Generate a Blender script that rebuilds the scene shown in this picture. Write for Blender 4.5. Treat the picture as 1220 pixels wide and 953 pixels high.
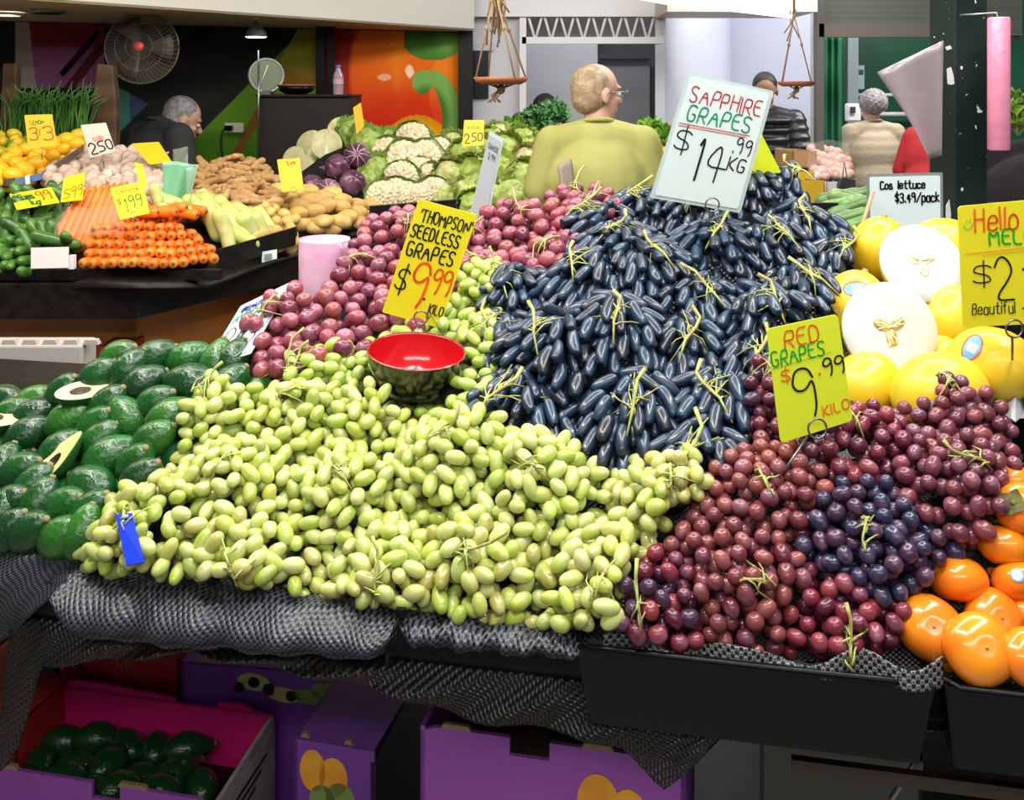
import bpy, math, random
import numpy as np
from mathutils import Vector, Matrix, Quaternion, noise as mnoise

sc = bpy.context.scene
for o in list(bpy.data.objects):
    bpy.data.objects.remove(o)
COL = sc.collection
R = random.Random(7)
NR = np.random.RandomState(11)

# ------------------------------------------------------------------ camera
EYE, FPX, CX, HY = 1.6, 1200.0, 610.0, 108.0
cam = bpy.data.cameras.new('camera')
cam_o = bpy.data.objects.new('camera', cam)
COL.objects.link(cam_o)
cam_o.location = (0, 0, EYE)
cam_o.rotation_euler = (math.radians(90), 0, 0)
cam.lens = 36 * FPX / 1220
cam.shift_y = -(476.5 - HY) / 1220
cam.clip_start = 0.05
sc.camera = cam_o

# ------------------------------------------------------------------ light
sc.view_settings.view_transform = 'Standard'
sc.view_settings.look = 'None'
sc.view_settings.gamma = 1
sc.view_settings.use_curve_mapping = False
sc.view_settings.exposure = 0.14
w = bpy.data.worlds.new('world')
sc.world = w
w.use_nodes = True
w.node_tree.nodes['Background'].inputs[0].default_value = (0.95, 0.97, 1.0, 1)
w.node_tree.nodes['Background'].inputs[1].default_value = 0.14


def area(name, loc, size, power, aim=None, col=(1, 0.97, 0.92)):
    l = bpy.data.lights.new(name, 'AREA')
    l.shape = 'RECTANGLE'
    l.size, l.size_y = size
    l.energy = power
    l.color = col
    o = bpy.data.objects.new(name, l)
    COL.objects.link(o)
    o.location = loc
    if aim is not None:
        o.rotation_euler = (Vector(aim) - Vector(loc)).to_track_quat('-Z', 'Y').to_euler()
    return o


# two added fill lights on the aisle side, then tubes over the stalls
area('tube_or_fill_light', (-0.7, -0.9, 2.6), (1.6, 0.15), 12, (-0.3, 1.3, 0.7))  # unseen fill, added to brighten the boxes under the table
area('tube_or_fill_light', (0.8, -0.9, 2.6), (1.6, 0.15), 12, (0.3, 1.2, 0.7))  # second added fill, aimed at the same boxes
area('tube_or_fill_light', (-0.6, 0.95, 2.7), (1.5, 0.10), 27, (-0.3, 1.2, 1.0))
area('tube_or_fill_light', (0.7, 0.85, 2.7), (1.5, 0.10), 27, (0.4, 1.2, 1.0))
area('tube_or_fill_light', (-0.5, 1.9, 2.8), (1.8, 0.15), 22, (-0.4, 1.5, 1.0))
area('tube_or_fill_light', (1.0, 2.0, 2.8), (1.5, 0.15), 22, (0.6, 1.5, 1.0))
area('tube_or_fill_light', (-1.9, 2.3, 2.75), (1.8, 0.2), 30, (-1.6, 3.4, 1.1), (1, 0.87, 0.66))
area('tube_or_fill_light', (-0.3, 2.7, 2.75), (1.5, 0.2), 24, (-0.5, 4.0, 1.2), (1, 0.93, 0.8))
area('tube_or_fill_light', (1.4, 4.6, 2.75), (2.0, 0.2), 45, (1.2, 5.0, 1.0))
area('tube_or_fill_light', (3.0, 6.2, 2.8), (2.0, 0.2), 60, (2.8, 7.0, 1.0))
area('tube_or_fill_light', (0.9, 6.6, 2.75), (1.6, 0.2), 22, (1.0, 7.2, 1.2), (0.97, 0.98, 1))


# ------------------------------------------------------------------ mapping
def W(px, py, d):
    return Vector(((px - CX) / FPX * d, d, EYE - (py - HY) / FPX * d))


def pix(p):
    return CX + p[0] / p[1] * FPX, HY + (EYE - p[2]) / p[1] * FPX


def tps(ctrl):
    c = np.array(ctrl, float)
    P = c[:, :2] / 100.0
    n = len(P)

    def U(a, b):
        r2 = ((a[:, None, :] - b[None, :, :]) ** 2).sum(-1)
        return r2 * np.log(r2 + 1e-9) * 0.5
    K = U(P, P) + np.eye(n) * 0.02
    Q = np.hstack([np.ones((n, 1)), P])
    A = np.zeros((n + 3, n + 3))
    A[:n, :n] = K
    A[:n, n:] = Q
    A[n:, :n] = Q.T
    s = np.linalg.solve(A, np.concatenate([c[:, 2], np.zeros(3)]))

    def f(px, py):
        q = np.stack([np.atleast_1d(px), np.atleast_1d(py)], -1).astype(float) / 100.0
        return U(q, P) @ s[:n] + np.hstack([np.ones((len(q), 1)), q]) @ s[n:]
    return f


def surf(px, py, D, off=0.0):
    """points (n,3) and normals (n,3) on a heap given by its depth map"""
    px = np.atleast_1d(px).astype(float)
    py = np.atleast_1d(py).astype(float)

    def P(a, b):
        d = D(a, b)
        return np.stack([(a - CX) / FPX * d, d, EYE - (b - HY) / FPX * d], -1)
    p = P(px, py)
    dx = P(px + 6, py) - P(px - 6, py)
    dy = P(px, py - 6) - P(px, py + 6)
    n = np.cross(dx, dy)
    n /= np.linalg.norm(n, axis=1)[:, None] + 1e-9
    view = p - np.array([0, 0, EYE])
    s = np.sign(-(n * view).sum(1))
    n *= s[:, None]
    n[:, 2] = np.maximum(n[:, 2], 0.15)
    n /= np.linalg.norm(n, axis=1)[:, None]
    return p + n * off, n


def inpoly(px, py, poly):
    r = np.zeros(len(px), bool)
    m = len(poly)
    for i in range(m):
        x1, y1 = poly[i]
        x2, y2 = poly[(i + 1) % m]
        c = ((y1 > py) != (y2 > py)) & (px < (x2 - x1) * (py - y1) / (y2 - y1 + 1e-12) + x1)
        r ^= c
    return r


def darts(poly, D, sp, tries=9000, layer=0.0):
    """points spread over the heap no closer than sp metres"""
    xs = [a for a, b in poly]
    ys = [b for a, b in poly]
    px = NR.uniform(min(xs), max(xs), tries)
    py = NR.uniform(min(ys), max(ys), tries)
    k = inpoly(px, py, poly)
    px, py = px[k], py[k]
    p, n = surf(px, py, D, layer)
    acc = np.zeros((len(p), 3))
    idx = []
    for i in range(len(p)):
        m = len(idx)
        if m and (((acc[:m] - p[i]) ** 2).sum(1)).min() < sp * sp:
            continue
        acc[m] = p[i]
        idx.append(i)
    return px[idx], py[idx], p[idx], n[idx]


# ------------------------------------------------------------------ materials
def mat(name, col, rough=0.5, metal=0.0, col2=None, nscale=8.0, ncon=(0.4, 0.6), bump=0.0, bscale=40.0, sss=0.0,
        coat=0.0, objcol=False, spec=0.5, alpha=1.0, emis=0.0, dots=None, wave=None, sheen=0.0, trans=0.0, coord='Object', detail=3.0):
    m = bpy.data.materials.new(name)
    m.use_nodes = True
    nt = m.node_tree
    N, L = nt.nodes, nt.links
    b = N['Principled BSDF']
    b.inputs['Base Color'].default_value = (*col, 1)
    b.inputs['Roughness'].default_value = rough
    b.inputs['Metallic'].default_value = metal
    b.inputs['Specular IOR Level'].default_value = spec
    b.inputs['Coat Weight'].default_value = coat
    b.inputs['Coat Roughness'].default_value = 0.12
    b.inputs['Alpha'].default_value = alpha
    b.inputs['Transmission Weight'].default_value = trans
    if sheen:
        b.inputs['Sheen Weight'].default_value = sheen
    if sss:
        b.inputs['Subsurface Weight'].default_value = sss
        b.inputs['Subsurface Radius'].default_value = (0.01, 0.01, 0.004)
        b.inputs['Subsurface Scale'].default_value = 1.0
    tc = N.new('ShaderNodeTexCoord')
    vec = tc.outputs[coord]
    src = None
    if objcol or col2 is not None or dots is not None:
        oi = N.new('ShaderNodeObjectInfo')
        ad = N.new('ShaderNodeVectorMath')
        ad.operation = 'ADD'
        L.new(vec, ad.inputs[0])
        L.new(oi.outputs['Location'], ad.inputs[1])
        vec = ad.outputs[0] if coord == 'Object' else vec
        if objcol:
            src = oi.outputs['Color']
    if col2 is not None:
        n = N.new('ShaderNodeTexNoise')
        n.inputs['Scale'].default_value = nscale
        n.inputs['Detail'].default_value = detail
        L.new(vec, n.inputs['Vector'])
        r = N.new('ShaderNodeMapRange')
        r.inputs['From Min'].default_value = ncon[0]
        r.inputs['From Max'].default_value = ncon[1]
        L.new(n.outputs['Fac'], r.inputs['Value'])
        mx = N.new('ShaderNodeMix')
        mx.data_type = 'RGBA'
        L.new(r.outputs[0], mx.inputs[0])
        mx.inputs[6].default_value = (*col, 1)
        mx.inputs[7].default_value = (*col2, 1)
        if src is not None:
            L.new(src, mx.inputs[6])
        src = mx.outputs[2]
    if dots is not None:
        dc, ds, dt = dots
        v = N.new('ShaderNodeTexVoronoi')
        v.inputs['Scale'].default_value = ds
        L.new(vec, v.inputs['Vector'])
        r = N.new('ShaderNodeMapRange')
        r.inputs['From Min'].default_value = dt
        r.inputs['From Max'].default_value = dt * 0.6
        L.new(v.outputs['Distance'], r.inputs['Value'])
        mx = N.new('ShaderNodeMix')
        mx.data_type = 'RGBA'
        L.new(r.outputs[0], mx.inputs[0])
        mx.inputs[6].default_value = (*col, 1)
        mx.inputs[7].default_value = (*dc, 1)
        if src is not None:
            L.new(src, mx.inputs[6])
        src = mx.outputs[2]
    if wave is not None:
        wc, ws, wt, axis = wave
        v = N.new('ShaderNodeTexWave')
        v.bands_direction = axis
        v.inputs['Scale'].default_value = ws
        v.inputs['Distortion'].default_value = wt
        L.new(vec, v.inputs['Vector'])
        mx = N.new('ShaderNodeMix')
        mx.data_type = 'RGBA'
        L.new(v.outputs['Fac'], mx.inputs[0])
        mx.inputs[6].default_value = (*col, 1)
        mx.inputs[7].default_value = (*wc, 1)
        if src is not None:
            L.new(src, mx.inputs[6])
        src = mx.outputs[2]
    if src is not None:
        L.new(src, b.inputs['Base Color'])
    if emis:
        b.inputs['Emission Color'].default_value = (*col, 1)
        b.inputs['Emission Strength'].default_value = emis
    if bump:
        n = N.new('ShaderNodeTexNoise')
        n.inputs['Scale'].default_value = bscale
        n.inputs['Detail'].default_value = 2
        L.new(tc.outputs['Object'], n.inputs['Vector'])
        bp = N.new('ShaderNodeBump')
        bp.inputs['Strength'].default_value = bump
        bp.inputs['Distance'].default_value = 0.01
        L.new(n.outputs['Fac'], bp.inputs['Height'])
        L.new(bp.outputs[0], b.inputs['Normal'])
    return m


def vcol_mat(name, rough=0.6, spec=0.15):
    m = bpy.data.materials.new(name)
    m.use_nodes = True
    b = m.node_tree.nodes['Principled BSDF']
    a = m.node_tree.nodes.new('ShaderNodeVertexColor')
    a.layer_name = 'print'
    m.node_tree.links.new(a.outputs[0], b.inputs['Base Color'])
    b.inputs['Roughness'].default_value = rough
    b.inputs['Specular IOR Level'].default_value = spec
    return m


def net_mat(name, hole, col=(0.03, 0.03, 0.035), pitch=0.0035, hi=(0.32, 0.33, 0.36)):
    """woven plastic net: threads by UV metres, real holes between them"""
    m = bpy.data.materials.new(name)
    m.use_nodes = True
    nt = m.node_tree
    N, L = nt.nodes, nt.links
    b = N['Principled BSDF']
    b.inputs['Roughness'].default_value = 0.35
    uv = N.new('ShaderNodeUVMap')
    sp = N.new('ShaderNodeSeparateXYZ')
    L.new(uv.outputs[0], sp.inputs[0])
    k = math.pi / pitch

    def s(sock, ph):
        a = N.new('ShaderNodeMath')
        a.operation = 'MULTIPLY_ADD'
        L.new(sock, a.inputs[0])
        a.inputs[1].default_value = k
        a.inputs[2].default_value = ph
        c = N.new('ShaderNodeMath')
        c.operation = 'SINE'
        L.new(a.outputs[0], c.inputs[0])
        return c.outputs[0]
    mu = N.new('ShaderNodeMath')
    mu.operation = 'MULTIPLY'
    L.new(s(sp.outputs[0], 0), mu.inputs[0])
    L.new(s(sp.outputs[1], 0), mu.inputs[1])
    ab = N.new('ShaderNodeMath')
    ab.operation = 'ABSOLUTE'
    L.new(mu.outputs[0], ab.inputs[0])
    gt = N.new('ShaderNodeMath')
    gt.operation = 'LESS_THAN'
    L.new(ab.outputs[0], gt.inputs[0])
    gt.inputs[1].default_value = hole
    L.new(gt.outputs[0], b.inputs['Alpha'])
    r = N.new('ShaderNodeMapRange')
    r.inputs['From Min'].default_value = -0.25
    r.inputs['From Max'].default_value = 0.25
    L.new(mu.outputs[0], r.inputs['Value'])
    mx = N.new('ShaderNodeMix')
    mx.data_type = 'RGBA'
    L.new(r.outputs[0], mx.inputs[0])
    mx.inputs[6].default_value = (*col, 1)
    mx.inputs[7].default_value = (*hi, 1)  # paler dots: glints on the weave painted into the base colour
    L.new(mx.outputs[2], b.inputs['Base Color'])
    bp = N.new('ShaderNodeBump')
    bp.inputs['Strength'].default_value = 0.6
    bp.inputs['Distance'].default_value = 0.001
    L.new(mu.outputs[0], bp.inputs['Height'])
    L.new(bp.outputs[0], b.inputs['Normal'])
    return m


# ------------------------------------------------------------------ mesh builder
class MB:
    def __init__(s):
        s.v, s.f, s.uv = [], [], {}

    def add(s, vs, fs, uvs=None):
        k = len(s.v)
        s.v += [tuple(v) for v in vs]
        if uvs is not None:
            for i, u in enumerate(uvs):
                s.uv[k + i] = u
        s.f += [tuple(k + i for i in f) for f in fs]
        return s

    def hexa(s, p):
        """8 corners: bottom 4 then top 4"""
        return s.add(p, [(0, 3, 2, 1), (4, 5, 6, 7), (0, 1, 5, 4), (1, 2, 6, 5), (2, 3, 7, 6), (3, 0, 4, 7)])

    def box(s, c, h, rot=None):
        c = Vector(c)
        m = rot if rot is not None else Matrix.Identity(3)
        P = []
        for z in (-1, 1):
            for x, y in ((-1, -1), (1, -1), (1, 1), (-1, 1)):
                P.append(c + m @ Vector((x * h[0], y * h[1], z * h[2])))
        return s.hexa(P)

    def tube(s, pts, rad, n=8, cap=True, flat=1.0):
        pts = [Vector(p) for p in pts]
        m = len(pts)
        if not hasattr(rad, '__len__'):
            rad = [rad] * m
        vs, up = [], None
        for i, p in enumerate(pts):
            t = (pts[min(i + 1, m - 1)] - pts[max(i - 1, 0)]).normalized()
            if up is None:
                a = Vector((0, 0, 1)) if abs(t.z) < 0.9 else Vector((1, 0, 0))
                up = (a - t * a.dot(t)).normalized()
            else:
                up = (up - t * up.dot(t)).normalized()
            sd = t.cross(up)
            for k in range(n):
                a = 2 * math.pi * k / n
                vs.append(p + sd * math.cos(a) * rad[i] + up * math.sin(a) * rad[i] * flat)
        fs = []
        for i in range(m - 1):
            for k in range(n):
                fs.append((i * n + k, i * n + (k + 1) % n, (i + 1) * n + (k + 1) % n, (i + 1) * n + k))
        if cap:
            fs.append(tuple(range(n))[::-1])
            fs.append(tuple((m - 1) * n + k for k in range(n)))
        return s.add(vs, fs)

    def lathe(s, prof, n=24, M=None, sx=1.0, sy=1.0, close=False):
        """prof: (r, z) from bottom to top; poles closed when r == 0"""
        vs, ring = [], []
        for r, z in prof:
            if r < 1e-6:
                ring.append([len(vs)])
                vs.append(Vector((0, 0, z)))
            else:
                ring.append(list(range(len(vs), len(vs) + n)))
                for k in range(n):
                    a = 2 * math.pi * k / n
                    vs.append(Vector((math.cos(a) * r * sx, math.sin(a) * r * sy, z)))
        fs = []
        for a, b in zip(ring[:-1], ring[1:]):
            for k in range(n):
                k2 = (k + 1) % n
                if len(a) == 1 and len(b) == 1:
                    continue
                if len(a) == 1:
                    fs.append((a[0], b[k2], b[k]))
                elif len(b) == 1:
                    fs.append((a[k], a[k2], b[0]))
                else:
                    fs.append((a[k], a[k2], b[k2], b[k]))
        if close and len(ring[0]) > 1:
            fs.append(tuple(ring[0][::-1]))
        if close and len(ring[-1]) > 1:
            fs.append(tuple(ring[-1]))
        if M is not None:
            vs = [M @ v for v in vs]
        return s.add(vs, fs)

    def ell(s, c, r, rot=None, n=16, m=10, fn=None):
        prof = [(math.sin(math.pi * i / m), -math.cos(math.pi * i / m)) for i in range(m + 1)]
        prof[0] = (0, -1)
        prof[-1] = (0, 1)
        t = MB().lathe(prof, n)
        rot = rot if rot is not None else Matrix.Identity(3)
        vs = []
        for v in t.v:
            u = Vector(v)
            q = 1.0 if fn is None else fn(u)
            vs.append(Vector(c) + rot @ Vector((u.x * r[0] * q, u.y * r[1] * q, u.z * r[2] * q)))
        return s.add(vs, t.f)

    def cap(s, a, b, ra, rb, n=12):
        """tapered capsule between two points"""
        a, b = Vector(a), Vector(b)
        t = (b - a).normalized()
        pts, rr = [], []
        for i in range(5):
            g = math.pi / 2 * (1 - i / 4)
            pts.append(a - t * math.sin(g) * ra)
            rr.append(max(math.cos(g) * ra, ra * 0.02))
        for i in range(5):
            g = math.pi / 2 * i / 4
            pts.append(b + t * math.sin(g) * rb)
            rr.append(max(math.cos(g) * rb, rb * 0.02))
        return s.tube(pts, rr, n)

    def grid(s, P, uvs=None):
        """P: rows x cols of points"""
        m, n = len(P), len(P[0])
        vs = [p for row in P for p in row]
        fs = [(i * n + j, i * n + j + 1, (i + 1) * n + j + 1, (i + 1) * n + j) for i in range(m - 1) for j in range(n - 1)]
        return s.add(vs, fs, None if uvs is None else [u for row in uvs for u in row])

    def prism(s, poly, ax, ay, az, o, h):
        """outline poly (x, y) in the frame ax, ay at o, given thickness h along az"""
        o, ax, ay, az = Vector(o), Vector(ax), Vector(ay), Vector(az)
        n = len(poly)
        lo = [o + ax * x + ay * y for x, y in poly]
        hi = [p + az * h for p in lo]
        return s.add(lo + hi, [tuple(range(n))[::-1], tuple(range(n, 2 * n))] + [(i, (i + 1) % n, n + (i + 1) % n, n + i) for i in range(n)])

    def mesh(s, name, m=None, smooth=True):
        me = bpy.data.meshes.new(name)
        me.from_pydata(s.v, [], s.f)
        if s.uv:
            ul = me.uv_layers.new(name='UVMap')
            for lp in me.loops:
                ul.data[lp.index].uv = s.uv.get(lp.vertex_index, (0, 0))
        if smooth:
            me.polygons.foreach_set('use_smooth', [True] * len(me.polygons))
        if m is not None:
            me.materials.append(m)
        me.update()
        return me

    def build(s, name, m=None, parent=None, smooth=True, loc=None, bevel=0.0, solid=0.0, remesh=0.0, sm=4, subd=0):
        """one mesh object; its origin is moved to its base centre (or loc)"""
        if parent is None:
            a = np.array(s.v)
            o = Vector(((a[:, 0].min() + a[:, 0].max()) / 2, (a[:, 1].min() + a[:, 1].max()) / 2, a[:, 2].min())) if loc is None else Vector(loc)
        else:
            o = Vector((0, 0, 0)) if loc is None else Vector(loc)
        if o.length > 0:
            s.v = [tuple(Vector(v) - o) for v in s.v]
        ob = bpy.data.objects.new(name, s.mesh(name, m, smooth))
        ob.location = o
        COL.objects.link(ob)
        if parent is not None:
            ob.parent = parent
        if remesh:
            r = ob.modifiers.new('r', 'REMESH')
            r.mode = 'VOXEL'
            r.voxel_size = remesh
            r.use_smooth_shade = True
            if sm:
                q = ob.modifiers.new('s', 'SMOOTH')
                q.iterations = sm
        if solid:
            q = ob.modifiers.new('t', 'SOLIDIFY')
            q.thickness = solid
            q.offset = 0
        if bevel:
            q = ob.modifiers.new('b', 'BEVEL')
            q.width = bevel
            q.segments = 2
            q.limit_method = 'ANGLE'
        if subd:
            q = ob.modifiers.new('u', 'SUBSURF')
            q.levels = q.render_levels = subd
        return ob


def empty(name, loc, rot=None, scale=1.0):
    o = bpy.data.objects.new(name, None)
    COL.objects.link(o)
    o.location = loc
    o.empty_display_size = 0.02
    if rot is not None:
        o.rotation_mode = 'QUATERNION'
        o.rotation_quaternion = rot
    o.scale = (scale,) * 3 if not hasattr(scale, '__len__') else scale
    return o


def tag(o, label=None, cat=None, group=None, kind=None):
    if label:
        o['label'] = label
    if cat:
        o['category'] = cat
    if group:
        o['group'] = group
    if kind:
        o['kind'] = kind
    return o


def structure(o):
    o['kind'] = 'structure'
    return o


def put(name, me, loc=(0, 0, 0), rot=None, scale=1.0, parent=None, color=None):
    o = bpy.data.objects.new(name, me)
    o.location = loc
    if rot is not None:
        o.rotation_mode = 'QUATERNION'
        o.rotation_quaternion = rot
    o.scale = (scale,) * 3 if not hasattr(scale, '__len__') else scale
    if parent is not None:
        o.parent = parent
    if color is not None:
        o.color = (*color, 1)
    COL.objects.link(o)
    return o


def along(d, up=(0, 0, 1), spin=0.0):
    """rotation taking local Z to d"""
    q = Vector(d).normalized().to_track_quat('Z', 'Y')
    return q @ Quaternion((0, 0, 1), spin)


def thing(name, parts, loc, rot=None, scale=1.0, color=None):
    """parts: [(name, mesh)] ; a single part makes the thing that mesh"""
    if len(parts) == 1:
        return put(parts[0][0] if name is None else name, parts[0][1], loc, rot, scale, None, color)
    e = empty(name, loc, rot, scale)
    for pn, me in parts:
        put(pn, me, parent=e, color=color)
    return e


def vary(c, a=0.1):
    k = 1 + R.uniform(-a, a)
    return tuple(max(0.0, min(1.0, x * k * (1 + R.uniform(-a, a) * 0.4))) for x in c)


ORD = ['first', 'second', 'third', 'fourth', 'fifth', 'sixth', 'seventh', 'eighth', 'ninth', 'tenth', 'eleventh', 'twelfth', 'thirteenth',
       'fourteenth', 'fifteenth', 'sixteenth', 'seventeenth', 'eighteenth', 'nineteenth', 'twentieth'] + ['%dth' % i for i in range(21, 60)]


def rows_label(items, base, place, nrows, cat, group):
    """items: objects; named by row (from the front edge up) and by count from the left"""
    it = sorted(items, key=lambda o: -pix(o.location)[1])
    n = len(it)
    nrows = min(nrows, n)
    for r in range(nrows):
        row = it[round(r * n / nrows):round((r + 1) * n / nrows)]
        row.sort(key=lambda o: pix(o.location)[0])
        rn = 'lowest row' if r == 0 else 'topmost row' if r == nrows - 1 else ORD[r] + ' row up'
        if nrows == 1:
            rn = 'row'
        for k, o in enumerate(row):
            b = base(o) if callable(base) else base
            tag(o, '%s, %s from left, %s, %s' % (b, ORD[k], rn, place), cat, group)


def wl(o):
    v = Vector((0, 0, 0))
    while o is not None:
        v = v + Vector(o.location)
        o = o.parent
    return v


def child(mb, name, m, parent, **k):
    """vertices in world space, parent unrotated"""
    o = wl(parent)
    mb.v = [tuple(Vector(v) - o) for v in mb.v]
    return mb.build(name, m, parent, loc=(0, 0, 0), **k)


def bx(name, m, lo, hi, parent=None, bevel=0.0, smooth=False):
    c = [(a + b) / 2 for a, b in zip(lo, hi)]
    h = [(b - a) / 2 for a, b in zip(lo, hi)]
    mb = MB().box(c, h)
    return child(mb, name, m, parent, bevel=bevel, smooth=smooth) if parent is not None else mb.build(name, m, smooth=smooth, bevel=bevel)


# ------------------------------------------------------------------ marker-pen lettering
F = {
    'A': '00 39 60|14 54', 'B': '00 09 49 58 56 45 05|45 54 52 40 00', 'C': '58 49 19 08 01 10 40 51', 'D': '00 09 39 57 52 30 00',
    'E': '59 09 00 50|05 45', 'F': '59 09 00|05 45', 'G': '58 49 19 07 02 10 40 51 54 34', 'H': '09 00|59 50|05 55', 'I': '09 00',
    'K': '09 00|59 04 50', 'L': '09 00 50', 'M': '00 09 34 69 60', 'N': '00 09 60 69', 'O': '29 08 02 20 40 62 67 49 29',
    'P': '00 09 49 58 55 44 04', 'R': '00 09 49 58 55 44 04|24 50', 'S': '58 49 19 07 15 44 52 40 10 01', 'T': '09 69|39 30',
    'U': '09 02 20 40 62 69', 'V': '09 30 69', '0': '29 08 02 20 40 52 57 49 29', '1': '17 29 20', '2': '07 19 39 57 55 00 60',
    '3': '08 19 49 57 45 25|45 53 51 40 10 01', '4': '40 49 03 63', '5': '59 09 05 35 53 51 30 00', '9': '57 49 19 07 06 15 35 57 52 40',
    '$': '57 48 18 06 15 44 52 41 11 02|3a 3x', '.': '10 11', '-': '04 44', '/': '00 69', 'c': '55 36 16 04 02 10 30 51',
    'o': '26 05 01 10 30 51 54 36 26', 's': '45 36 16 05 13 43 51 40 10 01', 'l': '09 00', 'e': '03 53 54 46 16 04 01 10 40 51',
    't': '29 21 30 50|06 46', 'u': '06 01 10 30 51|56 50', 'p': '06 0c|05 26 46 54 51 40 10 02', 'a': '55 36 16 04 01 10 30 51|56 50',
    'k': '09 00|46 03 50', 'f': '59 39 27 20|06 46', 'i': '06 00|08 09', 'w': '06 10 34 50 66', '&': '60 07 19 38 01 10 30 64', '~': '03 14 23 34',
    "'": '19 17', '*': '17 48|18 47', 'n': '06 00|04 26 46 54 50', 'r': '06 00|04 26 46', 'g': '55 36 16 04 01 10 30 51|56 5b 4c 1c', ' ': '',
}
GY = {'a': -1, 'b': -2, 'c': -3, 'x': 10}


def glyph(c):
    if not F[c]:
        return [], 5
    out, mx = [], 0
    for s in F[c].split('|'):
        pl = []
        for q in s.split():
            x = int(q[0])
            y = GY[q[1]] if q[1] in GY else int(q[1])
            mx = max(mx, x)
            pl.append((x, y / 9.0))
        out.append(pl)
    return out, mx


def chaikin(pl, it=1):
    for _ in range(it):
        if len(pl) < 3:
            return pl
        q = [pl[0]]
        for a, b in zip(pl[:-1], pl[1:]):
            q.append((a[0] * .75 + b[0] * .25, a[1] * .75 + b[1] * .25))
            q.append((a[0] * .25 + b[0] * .75, a[1] * .25 + b[1] * .75))
        q.append(pl[-1])
        pl = q
    return pl


INK = {}


def ink(c):
    if c not in INK:
        INK[c] = mat('marker_ink', c, rough=0.45)
    return INK[c]


def card(name, corners, m, label, texts=(), lines=(), rim=None, clip=None, wire=None, thick=0.0012, cat='price card', corner_r=0.0, back=False, group=None):
    """corners TL TR BR BL as (px, py, depth). texts: (string, u0, u1, v0, v1, colour, pen width as a share of card height, slant)
    lines: ([(u, v)...], colour, width)"""
    TL, TR, BR, BL = [W(*c) for c in corners]
    _n = (TL - BL).cross(BR - BL).normalized()
    _e = Vector((0, 0, EYE))
    _r = TR - _e
    TR = _e + _r * ((BL - _e).dot(_n) / _r.dot(_n))      # a flat card
    base = (BL + BR) / 2
    root = empty(name, base)
    tag(root, label, cat, group)

    def P(u, v):
        return (BL * (1 - u) + BR * u) * (1 - v) + (TL * (1 - u) + TR * u) * v
    n = (TR - TL).cross(TL - BL).normalized()
    if n.dot(Vector((0, 0, EYE)) - base) < 0:
        n = -n
    Wc = ((TR - TL).length + (BR - BL).length) / 2
    Hc = ((TL - BL).length + (TR - BR).length) / 2
    # sheet with rounded corners
    r = max(corner_r, 0.003)
    ru, rv = r / Wc, r / Hc
    out = []
    for cu, cv, a0 in ((1 - ru, 1 - rv, 0), (ru, 1 - rv, 90), (ru, rv, 180), (1 - ru, rv, 270)):
        for k in range(5):
            a = math.radians(a0 + 22.5 * k)
            out.append((cu + math.cos(a) * ru, cv + math.sin(a) * rv))

    def sheet(pts, lo, hi):
        mb = MB()
        L = len(pts)
        mb.add([P(u, v) + n * lo for u, v in pts] + [P(u, v) + n * hi for u, v in pts],
               [tuple(range(L))[::-1], tuple(range(L, 2 * L))] + [(i, (i + 1) % L, L + (i + 1) % L, L + i) for i in range(L)])
        return mb
    child(sheet(out, -thick, 0), 'sheet', m, root, smooth=False)
    if rim is not None:
        e = 0.006
        big = [((u - .5) * (1 + 2 * e / Wc) + .5, (v - .5) * (1 + 2 * e / Hc) + .5) for u, v in out]
        child(sheet(big, -thick * 2, -thick * 1.05), 'sleeve', rim, root, smooth=False)

    def stroke(mb, pl, wd):
        """pl in metres on the card"""
        for a, b in zip(pl[:-1], pl[1:]):
            dx, dy = b[0] - a[0], b[1] - a[1]
            L = math.hypot(dx, dy) or 1e-9
            nx, ny = -dy / L * wd / 2, dx / L * wd / 2
            q = [(a[0] + nx, a[1] + ny), (a[0] - nx, a[1] - ny), (b[0] - nx, b[1] - ny), (b[0] + nx, b[1] + ny)]
            mb.add([P(x / Wc, y / Hc) + n * (0.0010) for x, y in q], [(0, 1, 2, 3)])
        for a in pl:
            q = [(a[0] + math.cos(t * math.pi / 4) * wd / 2, a[1] + math.sin(t * math.pi / 4) * wd / 2) for t in range(8)]
            mb.add([P(x / Wc, y / Hc) + n * (0.0010) for x, y in q], [tuple(range(8))])
    for t in texts:
        s, u0, u1, v0, v1, c, pw = t[:7]
        slant = t[7] if len(t) > 7 else 0.0
        gl = [glyph(ch) for ch in s]
        tot = sum(g[1] + 2.2 for g in gl) - 2.2
        kx = (u1 - u0) * Wc / tot
        x = u0 * Wc
        mb = MB()
        H = (v1 - v0) * Hc
        for pls, adv in gl:
            jy = R.uniform(-.04, .04) * H
            jx = R.uniform(-.06, .06)
            for pl in pls:
                q = [(x + px * kx + (py * jx * H) , v0 * Hc + py * H + jy + slant * (x - u0 * Wc)) for px, py in pl]
                stroke(mb, chaikin(q, 2), pw * Hc)
            x += (adv + 2.2) * kx
        child(mb, 'lettering', ink(c), root, smooth=False)
    for pl, c, wd in lines:
        mb = MB()
        stroke(mb, [(u * Wc, v * Hc) for u, v in pl], wd * Hc)
        child(mb, 'pen_line', ink(c), root, smooth=False)
    if clip is not None:
        cx, cy, cd, cr = clip
        c = W(cx, cy, cd) + n * 0.004
        ux = (TR - TL).normalized()
        uy = n.cross(ux).normalized()
        pts = [c + ux * math.cos(a) * cr + uy * math.sin(a) * cr + n * 0.002 * math.sin(a * .5) for a in [i * math.pi / 9 for i in range(20)]]
        child(MB().tube(pts, 0.0013, 6), 'ring_clip', MT['steel'], root)
    if wire is not None:
        child(MB().tube([W(*q) for q in wire], 0.0016, 6), 'wire_stem', MT['steel'], root)
    return root


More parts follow.
